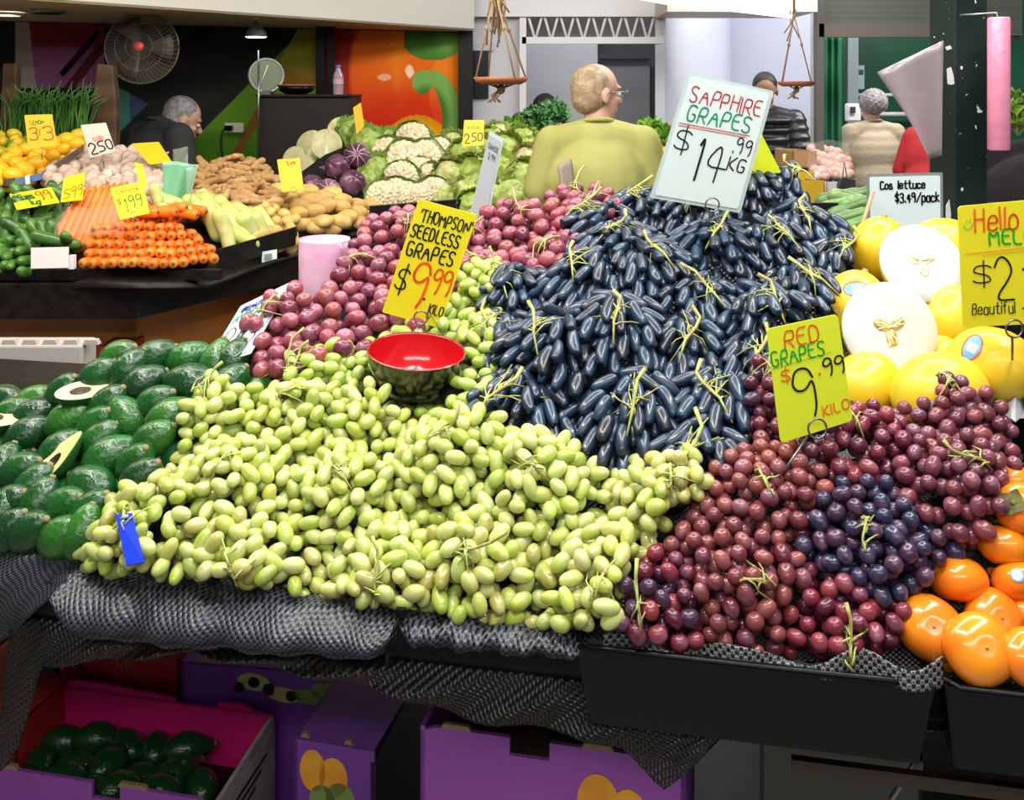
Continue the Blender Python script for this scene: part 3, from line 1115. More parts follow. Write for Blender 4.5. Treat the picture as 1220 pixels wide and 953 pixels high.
def heap(kind, poly, seed_sp, colour, label, place, nrows, group, gap=1.02, layers=3, lift=.022, stem_every=1, seeds=None, fan=False):
    rad, L = WID[kind] / 2, LEN[kind]
    sp0 = rad * 2 * gap if not fan else rad * 2 * 1.22
    if seeds is None:
        sx, sy, s, sn = darts(poly, DM, seed_sp, 5000)
    else:
        sx = np.array([a for a, b in seeds], float)
        sy = np.array([b for a, b in seeds], float)
        s, sn = surf(sx, sy, DM)
    s0 = s.copy()
    up = np.array([0, 0, 1.0])
    tang = up - sn * (sn @ up)[:, None]
    tang /= np.linalg.norm(tang, axis=1)[:, None]
    head = s + (tang * .045 + sn * .012 if fan else sn * 0)
    allp, alld, own, lay = [], [], [], []
    jig = NR.uniform(-.016, .016, len(s)) * (.6 if kind in ('red', 'pink') else 1)
    for l in range(layers):
        qx, qy, p, n = darts(poly, DM, sp0 * (1 + .12 * l), 22000 if l == 0 else 13000)
        D = np.linalg.norm(p[:, None] - s[None], axis=2) * NR.uniform(.85, 1.15, (len(p), len(s)))
        b = D.argmin(1)
        dist = np.linalg.norm(p - s[b], axis=1)
        h = lift * (1 - (dist / (seed_sp * .75)) ** 2).clip(-.6, 1) - l * rad * 1.35
        h = h + jig[b]
        q = p + n * h[:, None] + NR.normal(0, rad * .18, p.shape)
        if fan:
            d = q - head[b]
            d -= n * (d * n).sum(1)[:, None] * .6
            d /= np.linalg.norm(d, axis=1)[:, None] + 1e-9
            d = d * 1.0 - tang[b] * .5 + n * NR.uniform(-.30, .12, (len(n), 1)) + NR.normal(0, .13, p.shape)
        else:
            d = q - (s[b] - sn[b] * .03)
            d /= np.linalg.norm(d, axis=1)[:, None] + 1e-9
            rt = NR.normal(0, 1, p.shape)
            rt -= n * (rt * n).sum(1)[:, None] * .8
            rt /= np.linalg.norm(rt, axis=1)[:, None] + 1e-9
            d = d * .55 + rt * .9 - np.array([0, 0, .25])
        d /= np.linalg.norm(d, axis=1)[:, None] + 1e-9
        allp.append(q)
        alld.append(d)
        own.append(b)
        lay.append(np.full(len(b), l))
    pos, dirs, own, lay = np.concatenate(allp), np.concatenate(alld), np.concatenate(own), np.concatenate(lay)
    pos = relax(pos, dirs, rad * (.97 if not fan else .9), max(0, (L / 2 - rad)) * .8)
    # keep clear of the bowl
    out = []
    for i in range(len(s)):
        mine = [k for k in np.where(own == i)[0] if clear_of_bowl(pos[k], rad)]
        if len(mine) < 4:
            continue
        if len(mine) > 98:
            mine = mine[:98]
        root = empty('grape_bunch', s[i])
        c0 = colour(sx[i], sy[i])
        if kind == 'red' and i == int(((sx - 1000) ** 2 + (sy - 655) ** 2).argmin()):
            c0 = R3
        if kind == 'red' and i in np.argsort((sx - 880) ** 2 + (sy - 625) ** 2)[:1]:
            c0 = R2
        o = Vector(s[i])
        for k in mine:
            d = Vector(dirs[k])
            me = R.choice(BM[kind])
            put('grape', me, Vector(pos[k]) - o, along(d, spin=R.uniform(0, 6.28)), R.uniform(.9, 1.1), root, vary(R.choice(c0), .10))
        # stalk: rachis with side branches, cut end standing up out of the bunch
        show = R.random() < (1.0 if fan else .45)
        mb = MB()
        n_, t_ = Vector(sn[i]), Vector(tang[i])
        sd = n_.cross(t_)
        a = R.uniform(-.8, .8) if fan else R.uniform(-1.3, 1.3)
        dirr = (t_ * math.cos(a) + sd * math.sin(a))
        top = o + n_ * (lift + jig[i] + rad * .9)
        tip = top + dirr * (R.uniform(.025, .05) if show else .012) + n_ * (R.uniform(.006, .022) if show else -.004)
        mid = top + dirr * .008 + n_ * .004
        end = top - dirr * (.05 if fan else .026) - n_ * .012
        sw = dirr.cross(n_) * R.uniform(-.012, .012)
        mb.tube([tip, tip * .5 + mid * .5 + sw, mid + sw * .6, top - dirr * (.02 if fan else .010) - sw * .5 + n_ * .002, end - sw], [.0030, .0024, .0023, .0018, .0011] if fan else [.0024, .0018, .0016, .0013, .0009], 7)
        near = sorted([k for k in mine if lay[k] == 0], key=lambda k: (Vector(pos[k]) - top).length)[:14]
        for j, k in enumerate(near[:12 if fan else 7]):
            e = Vector(pos[k]) - Vector(dirs[k]) * L * .5
            st = (mid + sw * .5).lerp(top - dirr * .025 - sw * .6, R.random())
            m1 = st.lerp(e, .5) + n_ * R.uniform(.0, .007) + sd * R.uniform(-.004, .004)
            m0 = st.lerp(e, .22) + n_ * .004
            mb.tube([st, m0, m1, e], [.0015, .0011, .0009, .0010], 5)
        if (o - BOWL_C).length > .105:
            child(mb, 'stalk', MT['stem'], root)
        out.append(root)
    rows_label(out, label, place, nrows, 'grapes', group)
    return out


BOWL_C = W(493, 462, 1.40) + Vector((0, 0, .02))
BOWL_R = .058

G1 = [(.41, .49, .070), (.49, .57, .11), (.34, .44, .048), (.55, .60, .18)]
G2 = [(.42, .41, .085), (.48, .46, .14), (.33, .31, .07)]


def gcol(x, y):
    return G1 + (G2 if y > 640 or R.random() < .25 else G1)


heap('green', [(100, 650), (125, 612), (180, 575), (262, 480), (330, 478), (440, 480), (520, 520), (560, 500), (640, 515), (700, 545), (830, 555), (838, 585), (790, 620),
               (765, 650), (750, 690), (738, 742), (700, 748), (480, 722), (300, 700), (110, 680)],
     .105, gcol, 'bunch of pale green grapes', 'front green heap', 5, 'green grape bunches along the front edge', layers=4, lift=.040, gap=.97)
heap('green', [(352, 445), (400, 415), (500, 385), (525, 362), (560, 335), (592, 332), (588, 372), (590, 460), (572, 500), (555, 500), (440, 478), (355, 472)],
     .10, lambda x, y: [(.36, .50, .06), (.44, .56, .10), (.30, .43, .045)], 'bunch of fresh green grapes', 'heap behind red bowl', 3, 'green grape bunches behind the bowl', layers=4)

PK = [(.20, .028, .055), (.28, .045, .075), (.15, .02, .05), (.28, .06, .06), (.34, .08, .11)]
heap('pink', [(300, 430), (300, 390), (335, 355), (385, 345), (425, 300), (428, 268), (470, 258), (520, 262), (520, 360), (500, 395), (425, 422), (370, 448), (310, 452)],
     .13, lambda x, y: PK, 'bunch of large pink-red grapes', 'heap beside pink bag roll', 3, 'large pink grape bunches beside the bag roll', lift=.02)
heap('pink', [(545, 330), (548, 262), (600, 252), (650, 262), (655, 238), (720, 236), (742, 258), (700, 300), (670, 318), (640, 335)],
     .12, lambda x, y: PK, 'bunch of large pink-red grapes', 'heap behind dark grapes', 2, 'large pink grape bunches beside the dark grapes', lift=.02)

DC = [(.002, .007, .018), (.003, .011, .028), (.005, .019, .044), (.003, .004, .010), (.007, .026, .056)]
heap('dark', [(562, 372), (600, 338), (665, 330), (690, 275), (745, 248), (800, 245), (850, 240), (880, 212), (945, 210), (965, 245), (1002, 262), (1012, 310), (985, 365), (925, 385), (915, 440),
              (895, 470), (885, 530), (865, 548), (800, 555), (745, 550), (690, 535), (640, 500), (590, 480), (560, 495), (580, 440), (582, 390)],
     .095, lambda x, y: DC, 'bunch of long blue-black grapes', 'dark grape mound', 6, 'long dark grape bunches', lift=.024, fan=True)

R1 = [(.12, .012, .028), (.18, .018, .034), (.075, .009, .028), (.24, .034, .045)]
R2 = [(.21, .05, .045), (.25, .06, .05), (.16, .032, .038)]
R3 = [(.020, .022, .060), (.030, .028, .072), (.050, .018, .050)]


def rcol(x, y):
    if (x - 1000) ** 2 + (y - 655) ** 2 < 50 ** 2:
        return R3
    if 830 < x < 960 and 585 < y < 700:
        return R2 + R1[:1]
    if x > 1100 and y < 600:
        return [(.15, .03, .045), (.20, .045, .055), (.12, .025, .045)]
    return R1 + ([R3[2]] if R.random() < .4 else [])


heap('red', [(890, 470), (905, 445), (925, 450), (935, 520), (1000, 500), (1050, 490), (1110, 490), (1130, 468), (1185, 480), (1215, 520), (1195, 590), (1175, 640), (1130, 650), (1145, 655), (1085, 700),
             (1078, 742), (1068, 768), (910, 776), (790, 770), (746, 752), (752, 700), (770, 660), (800, 650), (830, 600), (842, 565), (880, 548), (895, 525)],
     .095, rcol, 'bunch of small dark red grapes', 'red heap', 6, 'red grape bunches', layers=5, gap=.92, lift=.024)

# ------------------------------------------------------------------ bowl
bw = tag(empty('bowl', BOWL_C - Vector((0, 0, .032))), 'glossy bowl, red inside and black outside, nestled among the green grapes', 'bowl')
bo = BOWL_C - Vector((0, 0, .032))
tilt = Matrix.Translation(bo) @ Matrix.Rotation(math.radians(7), 4, 'X') @ Matrix.Rotation(math.radians(4), 4, 'Y')
BR = .0685
prof_o = [(0, 0), (.028, 0), (.030, .004), (.045, .012), (.058, .028), (.066, .048), (BR, .066)]
prof_i = [(0, .006), (.026, .008), (.042, .015), (.055, .030), (.063, .049), (BR - .003, .0655)]
child(MB().lathe(prof_o, 48, tilt), 'outer_shell', mat('lacquer_black', (.012, .010, .009), .18, coat=.6), bw)
child(MB().lathe(prof_i[::-1], 48, tilt), 'lining', mat('lacquer_red', (.50, .006, .012), .15, coat=.6), bw)
child(MB().lathe([(BR - .003, .0655), (BR - .0015, .068), (BR, .066)], 48, tilt), 'rim', mat('rim_dark', (.25, .02, .02), .2, coat=.5), bw)

# ------------------------------------------------------------------ avocados
AV = mat('avocado_skin', (.015, .12, .02), rough=.26, objcol=True, col2=(.004, .035, .010), nscale=14, ncon=(.4, .85), bump=.22, bscale=150, coat=.2, dots=((.03, .15, .03), 300, .07))
AF = mat('avocado_flesh', (.55, .62, .22), rough=.4, col2=(.66, .66, .36), nscale=20)
AC = mat('seed_hollow', (.10, .05, .02), rough=.6, col2=(.03, .02, .01), nscale=90)
AN = mat('stem_scar', (.22, .17, .07), rough=.7)


def avo(L, Wd, neck):
    prof = []
    for i in range(19):
        a = math.pi * i / 18
        z = -math.cos(a)
        r = math.sin(a) * (1 - neck * sstep(-.2, 1.0, z))
        prof.append((r * Wd / 2, z * L / 2))
    prof[0] = (0, -L / 2)
    prof[-1] = (0, L / 2)
    return prof


AVM = []
for L, Wd, nk in ((.098, .060, .34), (.090, .062, .22), (.105, .058, .42), (.084, .060, .15)):
    mb = MB().lathe(avo(L, Wd, nk), 28)
    mb.v = [tuple(Vector(v) * (1 + .022 * mnoise.noise(Vector(v) * 45 + Vector((L * 99, 0, 0))))) for v in mb.v]
    st = MB().lathe([(0, L / 2 + .0015), (.004, L / 2 + .002), (.0055, L / 2 - .001), (.005, L / 2 - .004)][::-1], 12)
    AVM.append((L, [('skin', mb.mesh('avocado_skin', AV)), ('stem_scar', st.mesh('stem_scar', AN))]))


def avo_half():
    L, Wd = .10, .058
    pr = avo(L, Wd, .36)
    n = 26
    sk, fl, cv = MB(), MB(), MB()
    # half body below y = 0
    vs, rows = [], []
    for r, z in pr:
        rows.append([(math.cos(math.pi * k / n) * r, math.sin(math.pi * k / n) * r, z) for k in range(n + 1)])
    sk.grid(rows)
    face = [(r, 0, z) for r, z in pr] + [(-r, 0, z) for r, z in pr[1:-1][::-1]]
    c = (0, -.001, -.008)
    hol = [(math.cos(a) * .0125, -.0015, -.010 + math.sin(a) * .017) for a in [2 * math.pi * k / 24 for k in range(24)]]
    # flesh face as a ring between outline and hollow
    m = len(face)
    inner = []
    for p in face:
        a = math.atan2(p[2] + .010, p[0])
        inner.append((math.cos(a) * .0125, .001, -.010 + math.sin(a) * .017))
    fl.add(face + inner, [(i, (i + 1) % m, m + (i + 1) % m, m + i) for i in range(m)])
    cv.ell((0, .002, -.010), (.0130, .011, .0175), n=16, m=10)
    cv.v = [(x, abs(y) , z) for x, y, z in cv.v]
    return [('skin', sk.mesh('half_skin', AV)), ('flesh', fl.mesh('flesh', AF, False)), ('seed_hollow', cv.mesh('seed_hollow', AC))]


AVH = avo_half()
AVL = [(20, 225, 110, -30), (45, 285, 100, 10), (150, 230, 150, 15), (150, 285, 190, 20), (120, 365, 180, 30), (285, 180, 140, 25), (420, 115, 170, 28), (530, 95, 130, 50),
       (630, 45, 150, 15), (490, 45, 110, 0), (590, 150, 200, 28), (780, 155, 240, 172), (770, 50, 190, 20), (890, 70, 110, 90), (960, 60, 150, 85), (940, 160, 130, 40),
       (640, 235, 150, 5), (300, 295, 220, 22), (455, 235, 150, 35), (530, 285, 170, 140), (710, 290, 230, 25), (850, 245, 120, 60), (410, 320, 120, 10), (265, 420, 200, 38),
       (420, 385, 160, 35), (460, 450, 240, 35), (640, 380, 180, 15), (95, 510, 160, 0), (20, 500, 120, 80), (570, 480, 105, 0), (385, 570, 240, 155), (150, 575, 110, 45),
       (590, 545, 150, 15), (175, 640, 130, 70), (285, 650, 150, -10), (60, 640, 130, 0), (25, 690, 120, 80), (385, 675, 120, 20), (145, 750, 150, 0), (60, 750, 130, 30),
       (270, 770, 150, 5), (360, 755, 120, 80), (190, 420, 110, 60), (40, 420, 150, 20), (230, 225, 120, 40), (600, 420, 150, 60), (720, 400, 150, 30), (480, 530, 130, 20),
       (240, 560, 130, 30), (0, 600, 120, 20), (850, 320, 120, 40), (360, 240, 150, 20), (1010, 150, 120, 60), (330, 720, 130, 30), (700, 110, 160, 10), (820, 110, 150, 60), (0, 380, 120, 10),
       (340, 480, 150, 50), (520, 400, 150, 0), (90, 580, 140, 10), (880, 130, 130, 20), (760, 230, 150, 10)]
items = []
for k, (zx, zy, zl, an) in enumerate(AVL):
    px, py = zx / 3.403, 420 + zy / 3.403
    if k > 41:
        off = -.016
    else:
        off = .012
    p, n = surf([px], [py], DM, off)
    p, n = Vector(p[0]), Vector(n[0])
    right = Vector((1, 0, 0))
    upv = (Vector((0, 0, 1)) - n * n.z).normalized()
    sd = (right - n * right.dot(n)).normalized()
    a = math.radians(an)
    want = zl / 3.403 / FPX * p.y
    best = min(AVM, key=lambda q: abs(q[0] - want) + R.uniform(0, .008))
    fore = max(0.0, 1 - want / best[0])
    d = (sd * math.cos(a) + upv * math.sin(a)) + n * (fore * 1.3 + R.uniform(-.05, .15))
    s = max(.86, min(1.10, want / best[0]))
    c = vary(R.choice([(.006, .068, .010), (.012, .10, .012), (.026, .14, .014), (.005, .048, .010)]), .15)
    o = thing('avocado', best[1], p, along(d, spin=R.uniform(0, 6)), s, c)
    items.append(o)
rows_label(items, 'whole dark green avocado', 'avocado heap', 8, 'avocado', 'avocados on the table end')
for (zx, zy, an, lab) in ((405, 190, 12, 'cut avocado half with empty seed hollow lying high in the avocado heap'), (262, 492, 48, 'cut avocado half lying aslant low in the avocado heap, near the grapes'),
                          (10, 335, -20, 'cut avocado half at the outer edge of the avocado heap')):
    px, py = zx / 3.403, 420 + zy / 3.403
    p, n = surf([px], [py], DM, .030)
    p, n = Vector(p[0]), Vector(n[0])
    toward = (Vector((0, 0, EYE)) - p).normalized()
    fn = (toward * (.6 if an > 40 else .25) + Vector((0, 0, 1)) * .85 + Vector((.25 if an > 40 else 0, 0, 0))).normalized()
    upv = (Vector((0, 0, 1)) - fn * fn.z).normalized()
    sd = upv.cross(fn).normalized()
    a = math.radians(an)
    z = sd * math.cos(a) + upv * math.sin(a)
    if an > 40:
        z = (Vector((1, 0, 0)) * math.cos(a) + Vector((0, .3, .95)) * math.sin(a)).normalized()
        cr_ = z.cross(toward)
        cr_ = cr_ if cr_.z > 0 else -cr_
        fn = cr_ * .85 + toward * .42
        fn = (fn - z * fn.dot(z)).normalized()
    y = -fn
    x = y.cross(z)
    q = Matrix((x, y, z)).transposed().to_quaternion()
    o = thing('avocado_half', AVH, p, q, .86, (.02, .10, .02))
    tag(o, lab, 'avocado')

# ------------------------------------------------------------------ melons
MY = mat('melon_rind', (.80, .50, .01), rough=.36, objcol=True, col2=(.80, .55, .03), nscale=9, bump=.12, bscale=22, coat=.15)
MW = mat('melon_flesh', (.55, .61, .60), rough=.45, col2=(.62, .66, .61), nscale=14, coat=.2, sss=.1)
MS = mat('melon_seed', (.72, .62, .34), rough=.45)
MSD = mat('seed_pulp', (.36, .25, .08), rough=.4, col2=(.55, .45, .2), nscale=80)
MN = mat('melon_stem', (.35, .24, .10), rough=.7)
STB = mat('sticker_blue', (.12, .38, .62), rough=.35)
STR = mat('sticker_red', (.65, .05, .06), rough=.35)
STW = mat('sticker_white', (.85, .88, .9), rough=.35)
MPW = mat('pale_pulp', (.60, .62, .52), .35)


def rotm(a):
    return Matrix.Rotation(a, 3, 'Z')



def melon(px, py, d, rx, ry, axis=(1, 0, .1), label='', sticker=None, col=(.80, .49, .006), elong=1.12):
    c = W(px, py, d)
    r = rx / FPX * d
    o = empty('melon', c - Vector((0, 0, r * .9)))
    q = along(axis).to_matrix()
    k = mat_seed = R.uniform(0, 9)
    child(MB().ell(c, (r * .95, r * .95, r * elong), q, 36, 24, lambda u: 1 + .010 * mnoise.noise(u * 3 + Vector((k, 0, 0)))), 'rind', MY, o).color = (*col, 1)
    e = c + q @ Vector((0, 0, r * elong))
    child(MB().tube([e - q @ Vector((0, 0, .003)), e + q @ Vector((0, 0, .004))], [.006, .004], 10), 'stem_scar', MN, o)
    if sticker:
        sx, sy, ang = sticker
        ray = (W(sx, sy, 1) - Vector((0, 0, EYE))).normalized()
        lab_sticker(o, c, q, (r * .95, r * .95, r * elong), ray, ang)
    return tag(o, label, 'melon')


def lab_sticker(par, c, q, rr, ray, ang):
    """oval sticker wrapped on the rind where the ray from the eye meets it"""
    qi = q.transposed()
    S = Vector((1 / rr[0], 1 / rr[1], 1 / rr[2]))

    def hit(rv, lift=0.0):
        o = qi @ (Vector((0, 0, EYE)) - c)
        dd = qi @ rv
        o2 = Vector(o[i] * S[i] for i in range(3))
        d2 = Vector(dd[i] * S[i] for i in range(3))
        a, b, k = d2.dot(d2), 2 * o2.dot(d2), o2.dot(o2) - (1.012 + lift) ** 2
        D = max(b * b - 4 * a * k, 0)
        t = (-b - math.sqrt(D)) / (2 * a)
        return Vector((0, 0, EYE)) + rv * t
    x = ray.cross(Vector((0, 0, 1))).normalized()
    y = x.cross(ray).normalized()
    ca, sa = math.cos(ang), math.sin(ang)
    dist = (hit(ray) - Vector((0, 0, EYE))).length
    for nm, w_, h_, m, lf in (('sticker', .0185, .011, STR, .002), ('sticker_field', .0165, .009, STB, .005), ('sticker_panel', .006, .0055, STW, .008)):
        rows = []
        for j in range(5):
            row = []
            for i in range(25):
                a = 2 * math.pi * i / 24
                u, v = math.cos(a) * w_ * j / 4, math.sin(a) * h_ * j / 4
                if nm == 'sticker_panel':
                    u, v = (max(-1, min(1, math.cos(a) * 1.4)) * w_ * j / 4, max(-1, min(1, math.sin(a) * 1.4)) * h_ * j / 4)
                rv = ray + x * ((u * ca - v * sa) / dist) + y * ((u * sa + v * ca) / dist)
                row.append(hit(rv.normalized(), lf))
            rows.append(row)
        child(MB().grid(rows), nm, m, par)


def melon_half(px, py, d, r_px, label, normal, back=.9):
    c = W(px, py, d)
    r = r_px / FPX * d
    n = Vector(normal).normalized()
    q = along(n).to_matrix()
    o = empty('melon_half', c - Vector((0, 0, r * .9)))
    pr = [(0, -r * back)] + [(math.sin(a) * r, -math.cos(a) * r * back) for a in [math.pi / 2 * i / 14 for i in range(1, 15)]]
    Mx = Matrix.Translation(c) @ q.to_4x4()
    child(MB().lathe(pr, 44, Mx), 'rind', MY, o).color = (.80, .49, .006, 1)
    fl = [(r, 0), (r * .993, .0010), (r * .7, .0014), (r * .3, .0014)]
    child(MB().lathe(fl + [(r * .15, .0013), (0, .0013)], 44, Mx), 'flesh', MW, o)
    for lobe in range(3):
        a = 2 * math.pi * lobe / 3 + .6
        child(MB().ell(c + q @ Vector((math.cos(a) * r * .18, math.sin(a) * r * .18, .0012)), (r * .20, r * .13, .0020), q @ rotm(a), 16, 8), 'seed_pulp', MSD if 'golden' in label else MPW, o)
    for k in range(30 if 'golden' in label else 12):
        lobe = k % 3
        a = 2 * math.pi * lobe / 3 + .6 + R.uniform(-.34, .34)
        rr = r * R.uniform(.07, .32)
        p = c + q @ Vector((math.cos(a) * rr, math.sin(a) * rr, R.uniform(.0015, .0035)))
        dd = q @ Vector((math.cos(a + R.uniform(-.5, .5)), math.sin(a + R.uniform(-.5, .5)), R.uniform(-.3, .3)))
        mb = MB().ell(p, (.0024, .0014, .0064), along(dd).to_matrix(), 8, 6)
        child(mb, 'seed', MS, o)
    return tag(o, label, 'melon')


melon(1047, 298, 1.66, 36, 40, (.2, .1, 1), 'whole yellow melon peeping out behind the upper white melon half')
melon(1122, 300, 1.72, 42, 42, (1, 0, .2), 'whole yellow melon behind the upper white melon half and the yellow card')
melon_half(1098, 313, 1.52, 49, 'upper white-fleshed melon half facing forward on top of the melons', (-.05, -.85, .52))
melon(1017, 366, 1.50, 40, 40, (.4, .2, 1), 'whole yellow melon with round sticker beside the lower melon half', (1020, 344, 0.1))
melon_half(1060, 392, 1.385, 56, 'lower white-fleshed melon half with golden seeds', (-.04, -.93, .36))
melon(1133, 385, 1.50, 42, 46, (.3, .3, 1), 'whole yellow melon behind the lower half, under the melon card')
melon(1183, 434, 1.33, 46, 40, (.8, -.55, -.1), 'whole yellow melon with oval sticker and brown stem scar', (1158, 414, 1.1))
melon(1120, 470, 1.29, 52, 38, (1, .1, .15), 'whole yellow melon lying lowest, just behind the red grapes')
melon(1117, 428, 1.40, 28, 28, (.3, -.5, .6), 'small whole yellow melon between lower half and stickered melon')
melon(1030, 462, 1.37, 42, 38, (.6, .2, .5), 'whole yellow melon beneath the lower half, behind the red grapes card')
melon(1200, 330, 1.55, 44, 40, (.8, .2, .3), 'whole yellow melon hidden mostly behind the melon card')
melon(1075, 480, 1.40, 34, 30, (.8, .2, .3), 'whole yellow melon deep between the two lowest melons')
# black crate and paper under the melons
tr = tag(empty('melon_crate', W(1130, 500, 1.5)), 'black crate under the yellow melons with a creased pale paper liner', 'crate')
child(MB().hexa([W(985, 560, 1.3), W(1290, 560, 1.3), W(1290, 560, 1.75), W(985, 560, 1.75), W(1000, 492, 1.36), W(1290, 492, 1.3), W(1290, 430, 1.75), W(1000, 430, 1.75)]), 'body', MT['black_gloss'], tr, smooth=False)
P = [[W(1190 + i * 5, 500 - j * 14 + 3 * math.sin(i * 2 + j), 1.25 + .02 * math.sin(i * 1.3) + .03 * j) for i in range(12)] for j in range(5)]
child(MB().grid(P), 'paper_liner', mat('paper_grey', (.35, .36, .38), .6), tr, smooth=False, solid=.001)

# ------------------------------------------------------------------ persimmons
PO = mat('persimmon_skin', (.95, .27, .01), rough=.22, objcol=True, col2=(.85, .20, .01), nscale=12, coat=.4, dots=((.10, .05, .01), 60, .035))
PC = mat('persimmon_calyx', (.16, .17, .04), rough=.7, col2=(.08, .07, .02), nscale=60)


def pers_meshes():
    r = .035
    pr = []
    for i in range(21):
        a = math.pi * i / 20
        z = -math.cos(a)
        q = math.sin(a) ** .82
        zz = z * .74 - (.10 * max(0, 1 - q * 2.2) if z > 0 else -.06 * max(0, 1 - q * 2.5))
        pr.append((q * r, zz * r))
    pr[0] = (0, pr[0][1])
    pr[-1] = (0, pr[-1][1])
    mb = MB().lathe(pr, 40)
    mb.v = [(x * (1 + .025 * math.cos(4 * math.atan2(y, x))), y * (1 + .025 * math.cos(4 * math.atan2(y, x))), z) for x, y, z in mb.v]
    cx = MB()
    top = max(z for x, y, z in mb.v)
    for k in range(4):
        a = k * math.pi / 2 + .4
        rows = []
        for i in range(5):
            t = i / 4
            wd = math.sin(math.pi * (.15 + .85 * t) ** .8) * .0085 + .0012
            rr = .003 + t * .016
            rows.append([(math.cos(a) * rr - math.sin(a) * wd * u, math.sin(a) * rr + math.cos(a) * wd * u, top + .0012 + .004 * t * t + .0015 * abs(u)) for u in (-1, -.5, 0, .5, 1)])
        cx.grid(rows)
    cx.lathe([(.004, top - .002), (.0045, top + .002), (.002, top + .004), (0, top + .004)], 10)
    return [('skin', mb.mesh('persimmon_skin', PO)), ('calyx', cx.mesh('calyx', PC))]


PM = pers_meshes()
tip = MB().ell((0, 0, -.0252), (.0018, .0018, .0012), n=8, m=6).mesh('blossom_scar', MN)
PM.append(('blossom_scar', tip))
for px, py, rp, d, dr, lab in [
    (1207, 573, 27, 1.13, (.3, .3, 1), 'orange persimmon highest against the red grapes'),
    (1216, 605, 30, 1.08, (-.75, -.6, .55), 'orange persimmon showing its green-brown calyx at the picture edge'),
    (1196, 650, 30, 1.08, (.2, .5, 1), 'orange persimmon lying under the one with the open calyx'),
    (1141, 690, 34, 1.07, (.1, .45, .9), 'orange persimmon uppermost beside the red grape stalk ends'),
    (1176, 689, 27, 1.11, (.2, .4, 1), 'small orange persimmon tucked between two larger ones in the second row'),
    (1212, 692, 29, 1.06, (-.1, .5, .8), 'orange persimmon with blue-ringed sticker by the picture edge'),
    (1108, 748, 37, 1.035, (.15, .75, .5), 'orange persimmon with a grey scar, first beside the mesh liner'),
    (1184, 737, 34, 1.045, (.0, .8, .5), 'orange persimmon with dark fleck behind the largest front one'),
    (1166, 773, 41, 1.0, (.05, .75, .62), 'largest orange persimmon at the front of the black tray'),
    (1222, 731, 25, 1.05, (-.2, .6, .6), 'orange persimmon cut by the picture edge in the middle row'),
    (1225, 784, 33, .985, (-.1, .7, .6), 'orange persimmon cut by the picture edge in the front row'),
    (1127, 788, 24, 1.035, (.0, .6, .7), 'orange persimmon low under the first and the largest ones'),
    (1250, 690, 30, 1.06, (0, .3, 1), 'orange persimmon beyond the picture edge'),
    (1168, 640, 20, 1.12, (0, .3, 1), 'yellow-green small persimmon tucked behind the others'),
]:
    if px > 1240:
        continue
    c = W(px, py, d)
    r = rp / FPX * d
    o = thing('persimmon', PM, c, along(Vector((dr[0], dr[1], -.45)) if dr[1] > .6 else Vector(dr), spin=R.uniform(0, 6)), r / .035, (.85, .55, .03) if 'yellow' in lab else vary((.90, .28, .010), .08))
    tag(o, lab, 'persimmon')
o = [x for x in bpy.data.objects if x.get('label', '').startswith('orange persimmon with blue-ringed')][0]
_c = W(1212, 692, 1.06)
for nm, w_, lf, m in (('sticker_ring', .0068, .0, STB), ('sticker_face', .0052, .0004, STW)):
    dirn = (Vector((0, 0, EYE)) - _c).normalized() + Vector((0, 0, .25))
    dirn.normalize()
    b = along(dirn).to_matrix()
    rows = [[_c + b @ Vector((math.cos(a) * w_ * j / 3, math.sin(a) * w_ * j / 3, .0268 + lf - (w_ * j / 3) ** 2 / .05)) for a in [2 * math.pi * i / 20 for i in range(21)]] for j in range(4)]
    mb = MB().grid(rows)
    inv = (Matrix.Translation(o.location) @ o.rotation_quaternion.to_matrix().to_4x4() @ Matrix.Diagonal((*o.scale, 1))).inverted()
    mb.v = [tuple(inv @ Vector(v)) for v in mb.v]
    mb.build(nm, m, o, loc=(0, 0, 0))

# ------------------------------------------------------------------ trays along the edge
def tray(name, s0, s1, t0, t1, label, zt=1.018):
    o = tag(empty(name, T((s0 + s1) / 2, (t0 + t1) / 2, .93)), label, 'tray', None)
    g = .012
    for nm, q in (('front_wall', [(s0 + g, t0 + .018, .93), (s1 - g, t0 + .018, .93), (s1, t0, zt), (s0, t0, zt)]),
                  ('side_wall', [(s0 + g, t1, .93), (s0 + g, t0 + .018, .93), (s0, t0, zt), (s0, t1, zt)]),
                  ('side_wall', [(s1 - g, t0 + .018, .93), (s1 - g, t1, .93), (s1, t1, zt), (s1, t0, zt)])):
        child(MB().add([T(*p) for p in q], [(0, 1, 2, 3)]), nm, MT['black_gloss'], o, smooth=False, solid=.003)
    lip = [T(s0, t1, zt), T(s0, t0 + .012, zt), T(s0 + .012, t0, zt), T(s1 - .012, t0, zt), T(s1, t0 + .012, zt), T(s1, t1, zt)]
    child(MB().tube(lip, .0045, 8), 'rolled_lip', MT['black_gloss'], o)
    child(MB().add([T(s0 + g, t0 + .018, .932), T(s1 - g, t0 + .018, .932), T(s1 - g, t1, .932), T(s0 + g, t1, .932)], [(0, 1, 2, 3)]), 'tray_floor', MT['black'], o, smooth=False, solid=.003)
    return o


tray('produce_tray', .075, .425, -.022, .03, 'shallow black tray with rolled lip in front of the red grapes')
tray('produce_tray', .437, .80, -.022, .03, 'shallow black tray with rolled lip in front of the persimmons')

# ------------------------------------------------------------------ mesh drapes over the edge
NETL = net_mat('net_lit', 0.90, (.005, .005, .006), .0038, (.075, .08, .105))  # lit copy of the black net, its brightness put into the thread colour
NETD = net_mat('net_hanging', 0.80, (.004, .003, .003), .0040, (.010, .009, .007))


